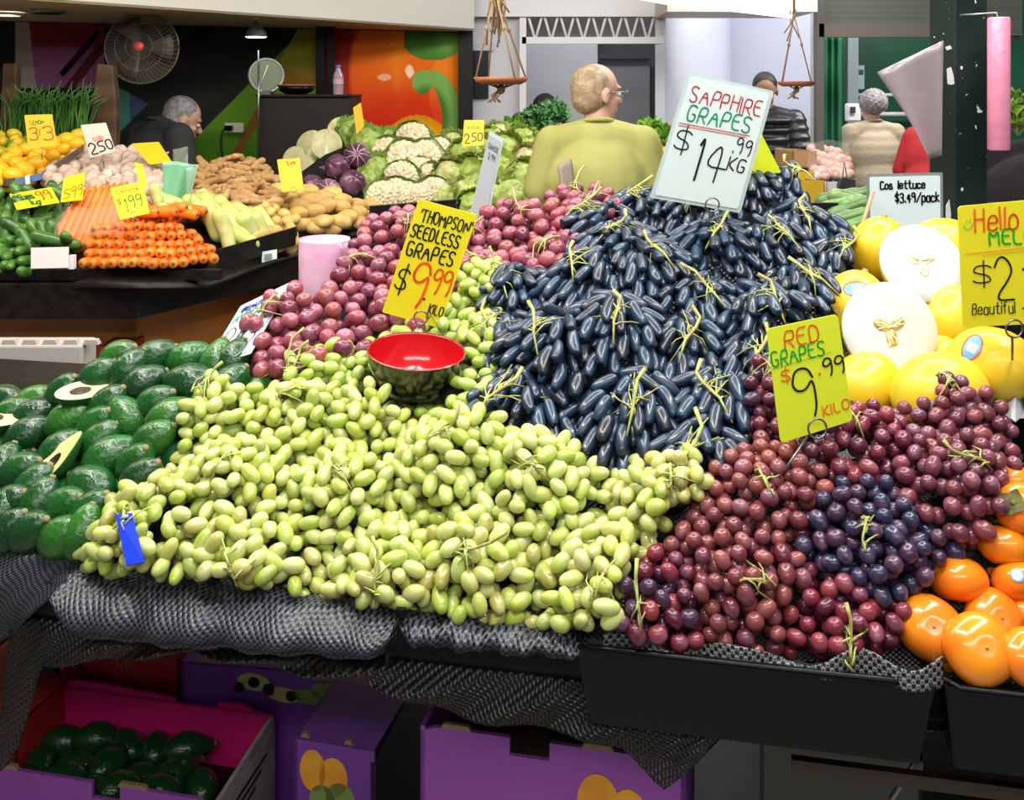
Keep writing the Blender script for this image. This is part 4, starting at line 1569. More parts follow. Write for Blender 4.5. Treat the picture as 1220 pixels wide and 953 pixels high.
def drape(name, m, label, s0, s1, zb0, zb1, zt=1.02, t0=-.004, bulge=.03, lean=0.0, n=60, wob=.004, over=.05, ang=0.0):
    """net folded over the table edge from s0 to s1, hanging to zb0 .. zb1"""
    rows, uv = [], []
    for j in range(26):
        t = j / 25
        row, ur = [], []
        for i in range(n + 1):
            a = i / n
            s = s0 + (s1 - s0) * a
            endr = min(1, math.sqrt(max(0, 1 - (abs(a - .5) * 2) ** 8)))
            zb = zt - (zt - (zb0 + (zb1 - zb0) * a)) * (.25 + .75 * endr)
            w_ = wob * math.sin(a * 23 + t * 3) + wob * .7 * math.sin(a * 51 + 1)
            if t < .25:
                k = t / .25
                q = T(s, t0 + over * (1 - k), zt + w_ * .6 + .004)
            else:
                k = (t - .25) / .75
                q = T(s + lean * k, t0 - bulge * math.sin(math.pi * min(1, k * 1.08)) - .006 + w_, zt - (zt - zb) * k + .004 * (1 - k))
            row.append(q)
            ur.append((s * (1 + ang * k), (t * .12 if t < .25 else .03 + k * (zt - zb0)) + s * .06))
        rows.append(row)
        uv.append(ur)
    o = MB().grid(rows, uv).build(name, m, solid=.0006)
    return tag(o, label, 'mesh cloth')


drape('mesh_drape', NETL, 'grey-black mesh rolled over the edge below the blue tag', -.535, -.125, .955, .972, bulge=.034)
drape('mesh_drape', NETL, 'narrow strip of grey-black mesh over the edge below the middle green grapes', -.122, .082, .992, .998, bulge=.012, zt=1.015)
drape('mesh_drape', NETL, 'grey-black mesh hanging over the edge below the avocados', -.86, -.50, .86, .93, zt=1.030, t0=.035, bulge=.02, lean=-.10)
# wavy stiff mesh standing up in front of the red grapes
rows, uv = [], []
for j in range(8):
    row, ur = [], []
    for i in range(90):
        a = i / 89
        s = .10 + .335 * a
        h = (.012 + .016 * sstep(.55, 1, a) + .008 * math.sin(a * 19)) * (j / 7)
        row.append(T(s, -.012 + .008 * math.sin(a * 26) - .010 * sstep(.3, 1, a) + .004 * j / 7, 1.014 + h))
        ur.append((s, h + .01))
    rows.append(row)
    uv.append(ur)
tag(MB().grid(rows, uv).build('mesh_edging', net_mat('net_grey', .80, (.015, .015, .015), .0042, (.20, .20, .21)), solid=.001), 'wavy stiff grey mesh edging between red grapes and their black tray', 'mesh cloth')
# dark net sagging under the table
rows, uv = [], []
low = lambda px: np.interp(px, [-40, 30, 60, 240, 450, 560, 680, 740, 790, 870, 960, 1260], [960, 900, 790, 775, 815, 852, 868, 888, 935, 868, 850, 880])
for j in range(20):
    row, ur = [], []
    for i in range(110):
        px = -60 + i * 12.2
        s = (px - CX) / FPX * 1.14
        zt_ = .955
        top = T(s, .028, zt_)
        x0, y0 = pix(top)
        yb = float(low(x0))
        zb = EYE - (yb - HY) / FPX * (top.y - .012)
        t = j / 19
        q = T(s, .028 - .020 * math.sin(math.pi * t * .5) + .006 * math.sin(i * .7 + j * .3) * t, zt_ + (zb - zt_) * t)
        row.append(q)
        ur.append((s, q.z + s * .3))
    rows.append(row)
    uv.append(ur)
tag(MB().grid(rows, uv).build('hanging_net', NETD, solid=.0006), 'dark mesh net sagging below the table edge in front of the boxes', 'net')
# cable tie holding the mesh
e = tag(empty('cable_tie', T(-.124, -.03, .99)), 'black tie gathering the mesh where the two edge strips meet', 'tie')
child(MB().tube([T(-.13, -.035, .985), T(-.128, -.03, 1.01), T(-.122, -.008, 1.03), T(-.116, -.002, 1.035)], .003, 6), 'strap', MT['black_gloss'], e)
child(MB().box(T(-.121, -.012, 1.03), (.006, .005, .005)), 'knot', MT['black_gloss'], e, smooth=False, bevel=.002)

# blue tag
BT = mat('blue_tag', (.0, .03, .85), .35)
c = [W(150, 629, 1.20), W(169, 627, 1.20), W(184, 685, 1.155), W(163, 689, 1.155)]
e = tag(empty('price_tag', (c[2] + c[3]) / 2), 'bright blue plastic tag on the pale green grapes near the avocados', 'tag')
n = (c[1] - c[0]).cross(c[0] - c[3]).normalized()
if n.y > 0:
    n = -n
c = [p + n * .036 for p in c]
child(MB().add(c + [p - n * .002 for p in c], [(0, 1, 2, 3), (7, 6, 5, 4), (0, 4, 5, 1), (1, 5, 6, 2), (2, 6, 7, 3), (3, 7, 4, 0)]), 'plate', BT, e, smooth=False)
child(MB().tube([c[0] + (c[1] - c[0]) * .3 + (c[3] - c[0]) * .1 + n * .001, c[0] + (c[1] - c[0]) * .75 + (c[3] - c[0]) * .08 + n * .003], .002, 6), 'twist_end', MT['stem'], e)

# pink bag roll standing behind the grapes
PK1 = mat('pink_film', (.80, .40, .58), rough=.35, col2=(.86, .50, .66), nscale=18, coat=.4, bump=.25, bscale=26)
c = W(387, 348, 1.86)
e = tag(empty('bag_roll', W(387, 350, 1.86)), 'thick roll of pink plastic bags standing behind the large pink grapes', 'bag roll')
q = Matrix.Translation(c)
child(MB().lathe([(0, -.03), (.046, -.03), (.0475, -.02), (.0475, .095), (.046, .1), (.012, .1), (.011, .09), (0, .09)], 40, q), 'roll', PK1, e)
rows = [[c + Vector((.030 + i * .0045, -.034 + i * .004 + .003 * math.sin(j * .9 + i), -.02 + j * .0095)) for i in range(8)] for j in range(13)]
child(MB().grid(rows), 'loose_end', PK1, e, solid=.0008)

# ------------------------------------------------------------------ price cards
K, RD, GN, OR, NB, TE = (.012, .012, .014), (.55, .015, .03), (.0, .35, .16), (.95, .16, .01), (.01, .02, .28), (.0, .36, .24)
card('price_card', [(823, 91, 1.60), (917, 112, 1.60), (879, 249, 1.62), (780, 232, 1.62)], MT['white_card'], 'white glossy card in the dark grapes, sapphire grapes at 14.99 a kilogram',
     [('SAPPHIRE', .07, .95, .80, .925, RD, .011), ('GRAPES', .10, .88, .645, .775, GN, .013), ('$', .05, .23, .38, .58, K, .012), ('1', .32, .40, .18, .56, K, .019), ('4', .44, .72, .20, .57, K, .014),
      ('.99', .74, .96, .46, .59, K, .011), ('KG', .74, .94, .31, .42, K, .012)],
     [([(.03, .615), (.90, .625)], RD, .007), ([(.03, .595), (.86, .605)], RD, .006)], rim=MT['sleeve'], clip=(848, 243, 1.60, .011), wire=[(848, 250, 1.62), (850, 285, 1.68)], corner_r=.004)
card('price_card', [(880, 140, 1.75), (905, 155, 1.75), (931, 206, 1.76), (884, 207, 1.76)], MT['lime_card'], 'plain lime yellow card propped behind the white sapphire card')
card('price_card', [(499, 237, 1.47), (569, 256, 1.47), (524, 391, 1.49), (455, 372, 1.49)], MT['yellow_card'], 'yellow card for Thompson seedless grapes at 9.99 a kilo',
     [("'THOMPSON'", .10, .98, .83, .93, K, .012), ('SEEDLESS', .05, .86, .685, .79, K, .014), ('GRAPES', .08, .86, .53, .65, K, .0145), ('$', .06, .24, .21, .43, K, .014),
      ('9', .30, .56, .12, .50, OR, .022), ('.', .56, .60, .20, .26, K, .018), ('99', .63, .95, .27, .48, OR, .017), ('KILO', .73, .97, .10, .18, K, .011)],
     clip=(502, 377, 1.475, .010), wire=[(500, 384, 1.475), (484, 425, 1.46)])
card('price_card', [(913, 392, 1.165), (998, 374, 1.165), (1016, 501, 1.165), (930, 528, 1.16)], MT['lime_card'], 'lime yellow card for red grapes at 9.99 a kilo',
     [('RED', .22, .70, .80, .95, (.85, .12, .02), .015), ('GRAPES', .02, .74, .66, .79, (.0, .42, .05), .015), ('$', .12, .24, .50, .62, OR, .012), ('9', .28, .56, .16, .60, K, .020),
      ('.', .60, .64, .50, .54, OR, .024), ('99', .70, .98, .46, .62, K, .017), ('KILO', .62, .98, .12, .21, OR, .012)],
     [([(.0, .645), (.84, .67)], (.05, .15, .03), .004)], clip=(972, 509, 1.155, .011), wire=[(962, 520, 1.155), (935, 560, 1.13)], corner_r=.005)
card('price_card', [(1141, 246, 1.26), (1262, 235, 1.26), (1266, 384, 1.27), (1147, 390, 1.27)], MT['yellow_card'], 'yellow card for melons above the stickered yellow melon, with a smiling face',
     [('Hello', .16, .58, .78, .96, (.9, .13, .02), .017), ('MELON', .30, .86, .66, .78, (.0, .55, .03), .017), ('$', .12, .30, .34, .52, K, .012), ('2', .32, .52, .20, .55, K, .016),
      ('.50', .60, .90, .44, .56, K, .014), ('KG', .68, .88, .30, .40, K, .014), ('Beautiful ~ sweet', .10, .98, .10, .19, K, .009)],
     [([(.06, .605), (.96, .63)], (.8, .35, .02), .008), ([(.22, .585), (.86, .60)], (.8, .35, .02), .006), ([(.05, .84), (.07, .81), (.11, .81), (.14, .85)], (.1, .5, .1), .007), ([(.08, .86), (.08, .88)], (.1, .5, .1), .007), ([(.11, .865), (.11, .885)], (.1, .5, .1), .007)],
     clip=(1206, 390, 1.25, .011), wire=[(1206, 401, 1.25), (1206, 440, 1.30)], corner_r=.005)
card('price_card', [(1036, 211, 2.05), (1120, 209, 2.05), (1121, 300, 2.05), (1038, 302, 2.05)], MT['white_card'], 'grey-framed white card for cos lettuce at 3.49 a pack',
     [('Cos lettuce', .15, .78, .84, .94, K, .022), ('$3.49/pack', .36, .98, .66, .78, K, .022)], rim=mat('frame_grey', (.22, .24, .24), .4), cat='price card', wire=[(1080, 301, 2.06), (1080, 440, 2.06)])
card('price_card', [(289, 364, 1.60), (342, 339, 1.56), (296, 418, 1.46), (248, 432, 1.48)], MT['white_card'], 'white card leaning back behind the avocados, with blue and teal lettering',
     [('BEAUTIFUL', .10, .92, .83, .91, NB, .022), ('AVOCADOS', .04, .96, .66, .79, TE, .022), ('2', .06, .34, .10, .52, K, .014), ('FOR', .42, .60, .22, .40, K, .012), ('$', .50, .68, .48, .62, K, .014), ('5', .66, .92, .14, .52, K, .014)],
     rim=MT['sleeve'], wire=[(290, 420, 1.62), (296, 450, 1.56)])
card('price_card', [(583, 160, 1.98), (597, 168, 1.92), (578, 264, 1.93), (562, 250, 2.00)], mat('card_back', (.42, .45, .50), .4), 'tall grey-white card seen almost edge-on beside the Thompson grapes card',
     [('CHINESE', .15, .95, .84, .90, (.12, .13, .16), .012), ('2.99', .30, .85, .72, .79, (.12, .13, .16), .012)], rim=MT['sleeve'], wire=[(569, 257, 1.96), (567, 290, 1.96)])
e = tag(empty('wooden_stick', W(556, 150, 2.0)), 'thin wooden stick end beside the tall grey-white card', 'stick')
bpy.data.objects.remove(e)

# ================================================================== BACK STALL
D2 = tps([(-40, 325, 3.03), (0, 325, 3.03), (80, 322, 3.0), (200, 318, 2.98), (265, 297, 3.2), (345, 285, 3.55), (440, 272, 3.9), (-40, 250, 3.4), (0, 250, 3.4), (100, 250, 3.3),
          (200, 255, 3.25), (300, 252, 3.6), (400, 242, 3.9), (0, 190, 3.9), (90, 182, 4.0), (190, 190, 4.05), (270, 195, 4.05), (330, 240, 3.8), (270, 240, 3.65), (400, 215, 4.15),
          (400, 150, 4.6), (500, 160, 4.6), (480, 240, 4.15), (560, 180, 4.4), (600, 160, 4.6), (640, 250, 4.1), (50, 150, 4.3), (540, 245, 4.1), (660, 180, 4.6)])
cA, cB, cC = W(-120, 338, 3.0), W(165, 338, 3.0), W(355, 300, 3.6)
TZ = 1.025
LB = Vector((xat(640, 4.15), 4.15, 0))
vs = tag(empty('vegetable_stand', (-1.4, 3.4, 0)), 'black edged vegetable stand with angled corner and orange-brown boarded front', 'stand')


def ledge(name, ins, z0, z1, m):
    pts = [(cA.x, cA.y + ins), (cB.x - ins * .4, cB.y + ins), (cC.x, cC.y + ins), (LB.x, LB.y + ins), (LB.x, LB.y + .6), (cB.x, cB.y + 1.35), (cA.x, cA.y + 1.35)]
    mb = MB().prism(pts, (1, 0, 0), (0, 1, 0), (0, 0, 1), (0, 0, z0), z1 - z0)
    return child(mb, name, m, vs, smooth=False, bevel=.004)


ledge('ledge_top', 0, TZ - .105, TZ, MT['black'])
OB = mat('board_orange', (.36, .13, .02), rough=.5, col2=(.28, .09, .015), nscale=3)
ledge('boarded_front', .22, 0.0, TZ - .105, OB)
child(MB().hexa([(cB.x + .28, cB.y + .42, 0), (cC.x, cC.y + .12, 0), (cC.x, cC.y + .2, 0), (cB.x + .28, cB.y + .5, 0)] + [(cB.x + .28, cB.y + .42, .9), (cC.x, cC.y + .12, .9), (cC.x, cC.y + .2, .9), (cB.x + .28, cB.y + .5, .9)]), 'plywood_panel', mat('plywood', (.20, .15, .08), .6, col2=(.12, .09, .05), nscale=12), vs, smooth=False)
child(MB().hexa([W(245, 352, 3.25), W(355, 325, 3.62), W(355, 325, 3.8), W(245, 352, 3.5), W(245, 347, 3.25), W(355, 318, 3.62), W(355, 318, 3.8), W(245, 347, 3.5)]), 'pale_batten', mat('pine', (.55, .42, .20), .6), vs, smooth=False)
# black riser boards between the trays
for a, b, h in (((258, 322, 3.12), (352, 292, 3.5), 24), ((440, 268, 3.85), (660, 250, 4.08), 22), ((-60, 334, 3.02), (262, 334, 3.02), 12)):
    p, q = W(*a), W(*b)
    zz = h / FPX * a[2]
    child(MB().hexa([p, q, q + Vector((0, .03, 0)), p + Vector((0, .03, 0))] + [v + Vector((0, 0, zz)) for v in (p, q, q + Vector((0, .03, 0)), p + Vector((0, .03, 0)))]), 'tray_front', MT['black'], vs, smooth=False)
# sloping bed that carries the vegetables
gx = np.linspace(-60, 670, 40)
P = []
for j in range(18):
    t = j / 17
    top = np.interp(gx, [-60, 60, 240, 330, 400, 520, 670], [178, 178, 200, 215, 165, 172, 178])
    bot = np.interp(gx, [-60, 260, 345, 440, 670], [330, 326, 295, 268, 252])
    yy = bot + (top - bot) * t
    p, n = surf(gx, yy, D2, -.05)
    P.append([tuple(q) for q in p])
child(MB().grid(P), 'sloping_bed', MT['black'], vs, solid=.004)
e = tag(empty('shelf_label', W(317, 305, 3.4)), 'small white shelf label on the black tray front below the potatoes', 'label')
child(MB().add([W(312, 300, 3.33), W(330, 297, 3.33), W(330, 308, 3.33), W(312, 313, 3.33)], [(0, 1, 2, 3)]), 'paper', MT['white_card'], e, smooth=False, solid=.001)
child(MB().add([W(315, 303, 3.325), W(324, 302, 3.325), W(324, 308, 3.325), W(315, 310, 3.325)], [(0, 1, 2, 3)]), 'printed_block', mat('print_grey', (.25, .25, .25), .6), e, smooth=False, solid=.0005)
e = tag(empty('card_holder', W(60, 319, 2.96)), 'blank white card standing at the stand edge before the cucumbers', 'card')
child(MB().add([W(37, 295, 2.97), W(82, 294, 2.97), W(82, 319, 2.96), W(37, 320, 2.96)], [(0, 1, 2, 3)]), 'card_face', mat('card_pinkwhite', (.72, .66, .66), .5), e, smooth=False, solid=.002)
child(MB().box(W(86, 312, 2.98), (.008, .01, .02)), 'foot', MT['white'], e, smooth=False)

# ---- prototypes of the vegetables
def lump(r, seed, amp=.15, fr=2.0, n=20, m=14, ridg=0):
    def f(u):
        k = 1 + amp * mnoise.noise(u * fr + Vector((seed * 7.3, seed, 0)))
        if ridg:
            k += .03 * math.cos(math.atan2(u.y, u.x) * ridg)
        return k
    return MB().ell((0, 0, 0), r, n=n, m=m, fn=f)


def M_(name, mb, m, **k):
    return mb.mesh(name, m, **k)


GC = mat('garlic_skin', (.66, .56, .46), .6, objcol=True, col2=(.52, .38, .32), nscale=30)
GG = mat('ginger_skin', (.56, .36, .15), .65, objcol=True, col2=(.38, .22, .09), nscale=30, bump=.3, bscale=60)
CO = mat('carrot_skin', (.85, .22, .015), .45, objcol=True, col2=(.70, .15, .01), nscale=30)
CT = mat('carrot_crown', (.16, .10, .02), .7)
PT = mat('potato_skin', (.66, .45, .15), .55, objcol=True, col2=(.52, .33, .10), nscale=22)
CU = mat('cucumber_skin', (.04, .14, .02), .35, objcol=True, col2=(.09, .22, .04), nscale=30, coat=.2)
ZU = mat('pale_squash_skin', (.58, .60, .22), .45, objcol=True, col2=(.45, .52, .15), nscale=20)
LM = mat('lemon_skin', (.95, .62, .03), .35, objcol=True, col2=(.9, .5, .02), nscale=20, bump=.2, bscale=150, coat=.2)
CFW = mat('cauliflower_curd', (.80, .72, .52), .7, objcol=True, col2=(.62, .52, .34), nscale=40, bump=.5, bscale=110)
LEAF = mat('outer_leaf', (.30, .42, .10), .5, objcol=True, col2=(.16, .28, .05), nscale=14)
LET = mat('lettuce_leaf', (.42, .52, .13), .45, objcol=True, col2=(.30, .42, .08), nscale=11, bump=.5, bscale=40)
RC = mat('red_cabbage_leaf', (.10, .02, .06), .35, objcol=True, col2=(.22, .10, .16), nscale=9, coat=.3)
CBG = mat('cabbage_cut_face', (.62, .56, .34), .5, col2=(.46, .46, .22), nscale=22, detail=6)
CAB = mat('cabbage_leaf', (.36, .48, .20), .45, col2=(.22, .36, .10), nscale=8)


def garlic(seed):
    mb = MB().ell((0, 0, 0), (.028, .028, .024), n=20, m=12, fn=lambda u: 1 + .07 * math.cos(math.atan2(u.y, u.x) * 7 + seed) * (1 - abs(u.z)) + .5 * max(0, u.z - .8))
    st = MB().tube([(0, 0, .02), (.001, 0, .032), (.003, .001, .042)], [.010, .0045, .0035], 8)
    return [('bulb', mb.mesh('garlic_bulb', GC)), ('neck', st.mesh('garlic_neck', GC))]


def ginger(seed):
    r = random.Random(seed)
    mb = MB()
    p, a = Vector((-.045, 0, 0)), r.uniform(-.4, .4)
    pts = [p]
    for i in range(4):
        q = p + Vector((math.cos(a) * .026, math.sin(a) * .026, r.uniform(-.004, .004)))
        mb.cap(p, q, r.uniform(.012, .017), r.uniform(.012, .017), 10)
        if r.random() < .85:
            b = a + r.choice((-1, 1)) * r.uniform(.9, 1.4)
            mb.cap(q, q + Vector((math.cos(b) * .024, math.sin(b) * .024, r.uniform(-.01, .01))), .0125, .010, 10)
        p = q
        a += r.uniform(-.5, .5)
    o = bpy.data.objects.new('tmp', mb.mesh('tmp'))
    md = o.modifiers.new('r', 'REMESH')
    md.mode = 'VOXEL'
    md.voxel_size = .0038
    s_ = o.modifiers.new('s', 'SMOOTH')
    s_.iterations = 5
    COL.objects.link(o)
    me = bpy.data.meshes.new_from_object(o.evaluated_get(bpy.context.evaluated_depsgraph_get()))
    me.name = 'ginger_root'
    me.materials.clear()
    me.materials.append(GG)
    me.polygons.foreach_set('use_smooth', [True] * len(me.polygons))
    bpy.data.objects.remove(o)
    return me


def carrot(seed):
    L = .17
    pr = [(0, L / 2 + .001), (.008, L / 2), (.0145, L / 2 - .005), (.016, L / 2 - .012), (.0145, L * .1), (.011, -L * .25), (.005, -L * .45), (0, -L / 2)][::-1]
    mb = MB().lathe(pr, 16)
    mb.v = [(x * (1 + .03 * math.sin(z * 300 + seed)), y * (1 + .03 * math.sin(z * 260)), z) for x, y, z in mb.v]
    cr = MB().lathe([(.006, L / 2 - .001), (.0055, L / 2 + .0015), (.003, L / 2 + .0025), (0, L / 2 + .0025)], 10)
    return [('root', mb.mesh('carrot_root', CO)), ('crown', cr.mesh('carrot_crown', CT))]


def curd(seed):
    """cauliflower: florets on a dome with wrapping leaves"""
    r = random.Random(seed)
    mb = MB().ell((0, 0, 0), (.070, .070, .048), n=20, m=12)
    for i in range(70):
        z = 1 - (i + .5) / 70 * .95
        a = i * 2.399
        q = math.sqrt(1 - z * z)
        s = r.uniform(.011, .017)
        mb.ell((math.cos(a) * q * .070, math.sin(a) * q * .070, z * .052), (s, s, s * .9), n=8, m=6)
    lf = MB()
    for k in range(6):
        a = k * 1.047 + r.uniform(-.2, .2)
        rows = []
        for i in range(8):
            t = i / 7
            wd = (.018 + .035 * math.sin(math.pi * t * .85))
            rr = .030 + .060 * math.sin(t * 1.9)
            z = -.05 + .085 * t + .01 * math.sin(t * 6 + k)
            rows.append([(math.cos(a) * rr - math.sin(a) * wd * u, math.sin(a) * rr + math.cos(a) * wd * u, z - .012 * abs(u) + .004 * math.sin(u * 9 + i)) for u in (-1, -.66, -.33, 0, .33, .66, 1)])
        lf.grid(rows)
    return [('curd', mb.mesh('cauliflower_curd', CFW)), ('leaves', lf.mesh('cauliflower_leaves', LEAF))]


def lettuce(seed):
    def f(u):
        a = math.atan2(u.y, u.x)
        return 1 + .07 * abs(math.sin(a * 3 + u.z * 4 + seed)) + .20 * mnoise.noise(u * 3 + Vector((seed, 0, 0)))
    mb = MB().ell((0, 0, 0), (.066, .066, .078), n=40, m=24, fn=f)
    r = random.Random(seed)
    lf = MB()
    for k in range(9):
        a = k * .7 + r.uniform(-.2, .2)
        rows = []
        H = r.uniform(.10, .14)
        for i in range(10):
            t = i / 9
            wd = .016 + .045 * math.sin(math.pi * t * .8)
            rr = .022 + .056 * math.sin(min(1.57, t * 2.1)) + .012 * max(0, t - .7) * 4
            z = -.075 + H * t
            rows.append([(math.cos(a + .9 * u * wd / max(rr, .02) * .9) * rr * (1 + .08 * math.sin(u * 12 + i)), math.sin(a + .9 * u * wd / max(rr, .02) * .9) * rr * (1 + .06 * math.cos(u * 14 + i)), z - .014 * u * u + .009 * math.sin(u * 9 + k * 2) * t) for u in [q / 5 - 1 for q in range(11)]])
        lf.grid(rows)
    return [('heart', mb.mesh('lettuce_heart', LET)), ('outer_leaves', lf.mesh('lettuce_leaves', LET))]


def cab_half():
    pr = [(0, -.085)] + [(math.sin(a) * .09, -math.cos(a) * .085) for a in [math.pi / 2 * i / 12 for i in range(1, 13)]]
    b = MB().lathe(pr, 32)
    fc = MB().lathe([(.09, 0), (.086, .003), (.05, .004), (0, .004)], 32)
    core = MB().ell((0, -.045, .004), (.012, .035, .002), n=12, m=6)
    return [('leaf_shell', b.mesh('cabbage_leaves', CAB)), ('cut_face', fc.mesh('cabbage_face', CBG)), ('core', core.mesh('cabbage_core', mat('cabbage_core', (.75, .7, .5), .5)))]


def red_cab(seed):
    def f(u):
        a = math.atan2(u.y, u.x)
        return 1 + .03 * math.sin(a * 5 + u.z * 4 + seed) + .04 * mnoise.noise(u * 2.5 + Vector((seed, 0, 0)))
    mb = MB().ell((0, 0, 0), (.065, .065, .062), n=32, m=20, fn=f)
    v = MB()
    for k in range(9):
        a = k * .7
        v.tube([(math.cos(a + .3 * t) * math.sin(t * 1.9 + .15) * .0665, math.sin(a + .3 * t) * math.sin(t * 1.9 + .15) * .0665, -math.cos(t * 1.9 + .15) * .0635) for t in [i / 8 for i in range(9)]], [.003 - .0025 * i / 8 for i in range(9)], 5)
    return [('head', mb.mesh('red_cabbage_head', RC)), ('vein', v.mesh('cabbage_veins', mat('vein_pale', (.55, .40, .48), .5)))]


def lem():
    pr = []
    for i in range(19):
        a = math.pi * i / 18
        z = -math.cos(a)
        pr.append((math.sin(a) ** .9 * .028, z * .034 + (.004 * max(0, abs(z) - .85) / .15 if z > 0 else -.003 * max(0, -z - .85) / .15)))
    pr[0] = (0, pr[0][1])
    pr[-1] = (0, pr[-1][1] + .002)
    return MB().lathe(pr, 24).mesh('lemon', LM)


def stick(name, L, r, m, bend=.01, seed=0, tip=.5):
    pts, rr = [], []
    for i in range(13):
        t = i / 12
        pts.append((bend * math.sin(math.pi * t), 0, -L / 2 + L * t))
        rr.append(max(.001, r * min(1, math.sin(math.pi * min(.5, .04 + t * 3)) ** .5) * min(1, (math.sin(math.pi * min(.5, .03 + (1 - t) * 3)) ** .6)) * (1 - (1 - tip) * .3 * t)))
    return MB().tube(pts, rr, 14).mesh(name, m)


PG = [garlic(i) for i in range(3)]
PGI = [ginger(i) for i in range(5)]
PCA = [carrot(i) for i in range(2)]
PPO = [lump((.030, .026, .042), i, .12, 1.2).mesh('potato', PT) for i in range(3)]
PSM = [lump((.021, .020, .024), i + 5, .10, 1.2).mesh('potato', PT) for i in range(3)]
PCU = [stick('cucumber', .15, .019, CU, .012), stick('cucumber', .13, .018, CU, .02)]
PZU = [stick('squash', .16, .027, ZU, .008, tip=.3), stick('squash', .14, .030, ZU, .0, tip=.2)]
PCF = [curd(1), curd(2)]
PLE = [lettuce(1), lettuce(2)]
PCH = cab_half()
PRC = [red_cab(1), red_cab(2)]
PLM = [lem()]


def pile(name, kinds, poly, sp, cols, label, place, nrows, cat, group, dirf=None, layers=1, off=0.0, tries=5000, smin=.9, smax=1.1, step=.03):
    out = []
    for l in range(layers):
        px, py, p, n = darts(poly, D2, sp, tries, 0)
        for i in range(len(px)):
            pos = Vector(p[i]) + Vector(n[i]) * (off - l * step)
            d = dirf(i, Vector(n[i])) if dirf else Vector((R.uniform(-1, 1), R.uniform(-1, 1), R.uniform(-.6, .6)))
            k = R.choice(kinds)
            k = k if isinstance(k, list) else [(name, k)]
            out.append(thing(name, k, pos, along(d, spin=R.uniform(0, 6)), R.uniform(smin, smax), vary(R.choice(cols), .1)))
    rows_label(out, label, place, nrows, cat, group)
    return out


rnd = lambda i, n: Vector((R.uniform(-1, 1), R.uniform(-1, 1), R.uniform(-.2, .5)))
pile('lime', PLM, [(-8, 165), (30, 162), (42, 180), (20, 192), (-8, 192)], .052, [(.16, .30, .015), (.22, .38, .02)], 'round green lime', 'lime pile', 3, 'lime', 'limes by the spring onions', off=.02, layers=2, step=.035, smin=.85, smax=.95)
pile('lemon', PLM, [(-8, 196), (28, 182), (60, 175), (95, 166), (97, 176), (70, 192), (50, 205), (-8, 222)], .058, [(.93, .52, .01), (.95, .58, .02)], 'yellow lemon', 'lemon pile', 3, 'lemon', 'lemons in the blue-printed carton', off=.02, layers=2, step=.04)
pile('garlic_bulb', PG, [(60, 225), (50, 212), (85, 192), (105, 182), (150, 184), (175, 182), (196, 192), (196, 235), (178, 232), (130, 228), (105, 240), (75, 240)], .046,
     [(.60, .46, .36), (.66, .54, .44), (.52, .37, .31)], 'pinkish white garlic bulb', 'garlic heap', 7, 'garlic', 'garlic bulbs behind the carrots', off=.012, layers=2, step=.03)
pile('ginger_root', PGI, [(236, 200), (262, 192), (300, 196), (318, 210), (330, 238), (318, 246), (245, 246), (236, 225)], .046, [(.46, .26, .09), (.52, .31, .12), (.38, .21, .07)],
     'knobbly brown ginger root', 'ginger heap', 6, 'ginger', 'ginger roots on the stand', off=.015, layers=2, step=.03, dirf=lambda i, n: Vector((R.uniform(-.5, .5), R.uniform(-.6, .2), 1)))
pile('potato', PPO, [(322, 232), (345, 228), (395, 232), (445, 248), (446, 268), (400, 270), (355, 262), (322, 250)], .058, [(.62, .41, .12), (.68, .47, .16)], 'large brown potato', 'large potato heap', 4, 'potato',
     'large potatoes behind the pink roll', off=.012, layers=2, step=.035, dirf=lambda i, n: Vector((1, R.uniform(-.3, .3), R.uniform(-.2, .2))))
pile('potato', PSM, [(296, 250), (318, 246), (352, 264), (350, 292), (330, 296), (298, 282)], .040, [(.72, .52, .16), (.66, .46, .14)], 'small round yellow potato', 'small potato heap', 5, 'potato', 'small potatoes in the middle of the stand', off=.01, layers=2, step=.03)
pile('squash', PZU, [(232, 250), (252, 246), (300, 258), (322, 270), (312, 282), (272, 287), (248, 272)], .055, [(.55, .57, .20), (.62, .60, .26), (.48, .54, .14)], 'pale yellow-green squash', 'squash heap', 4, 'squash',
     'pale squashes beside the carrots', off=.012, layers=1, dirf=lambda i, n: Vector((R.uniform(.2, 1), R.uniform(-.3, .3), -R.uniform(.2, .9))))
pile('squash', PZU, [(182, 240), (200, 238), (236, 248), (240, 258), (190, 258)], .05, [(.58, .62, .24)], 'round pale squash', 'patch behind the carrots', 1, 'squash', 'round squashes below the green bag', off=.01, smin=.7, smax=.8)
# cucumbers: ends towards us below, lying above
pile('cucumber', PCU, [(-8, 284), (34, 284), (36, 322), (-8, 324)], .034, [(.05, .17, .02), (.07, .22, .03)], 'green cucumber, end forward', 'cucumber stack', 4, 'cucumber', 'cucumbers stacked ends forward', off=.0,
     dirf=lambda i, n: Vector((.1, -1, .15)), smin=.9, smax=1.0)
pile('cucumber', PCU, [(-8, 252), (50, 240), (75, 236), (78, 262), (76, 292), (38, 292), (36, 282), (-8, 280)], .042, [(.04, .13, .02), (.08, .20, .04), (.03, .09, .02)], 'dark green cucumber lying loose', 'loose cucumbers', 4, 'cucumber',
     'loose cucumbers above the stacked ones', off=.014, layers=2, step=.025, dirf=lambda i, n: Vector((R.uniform(-.5, .9), R.uniform(-.5, .5), R.uniform(-.9, .2))))
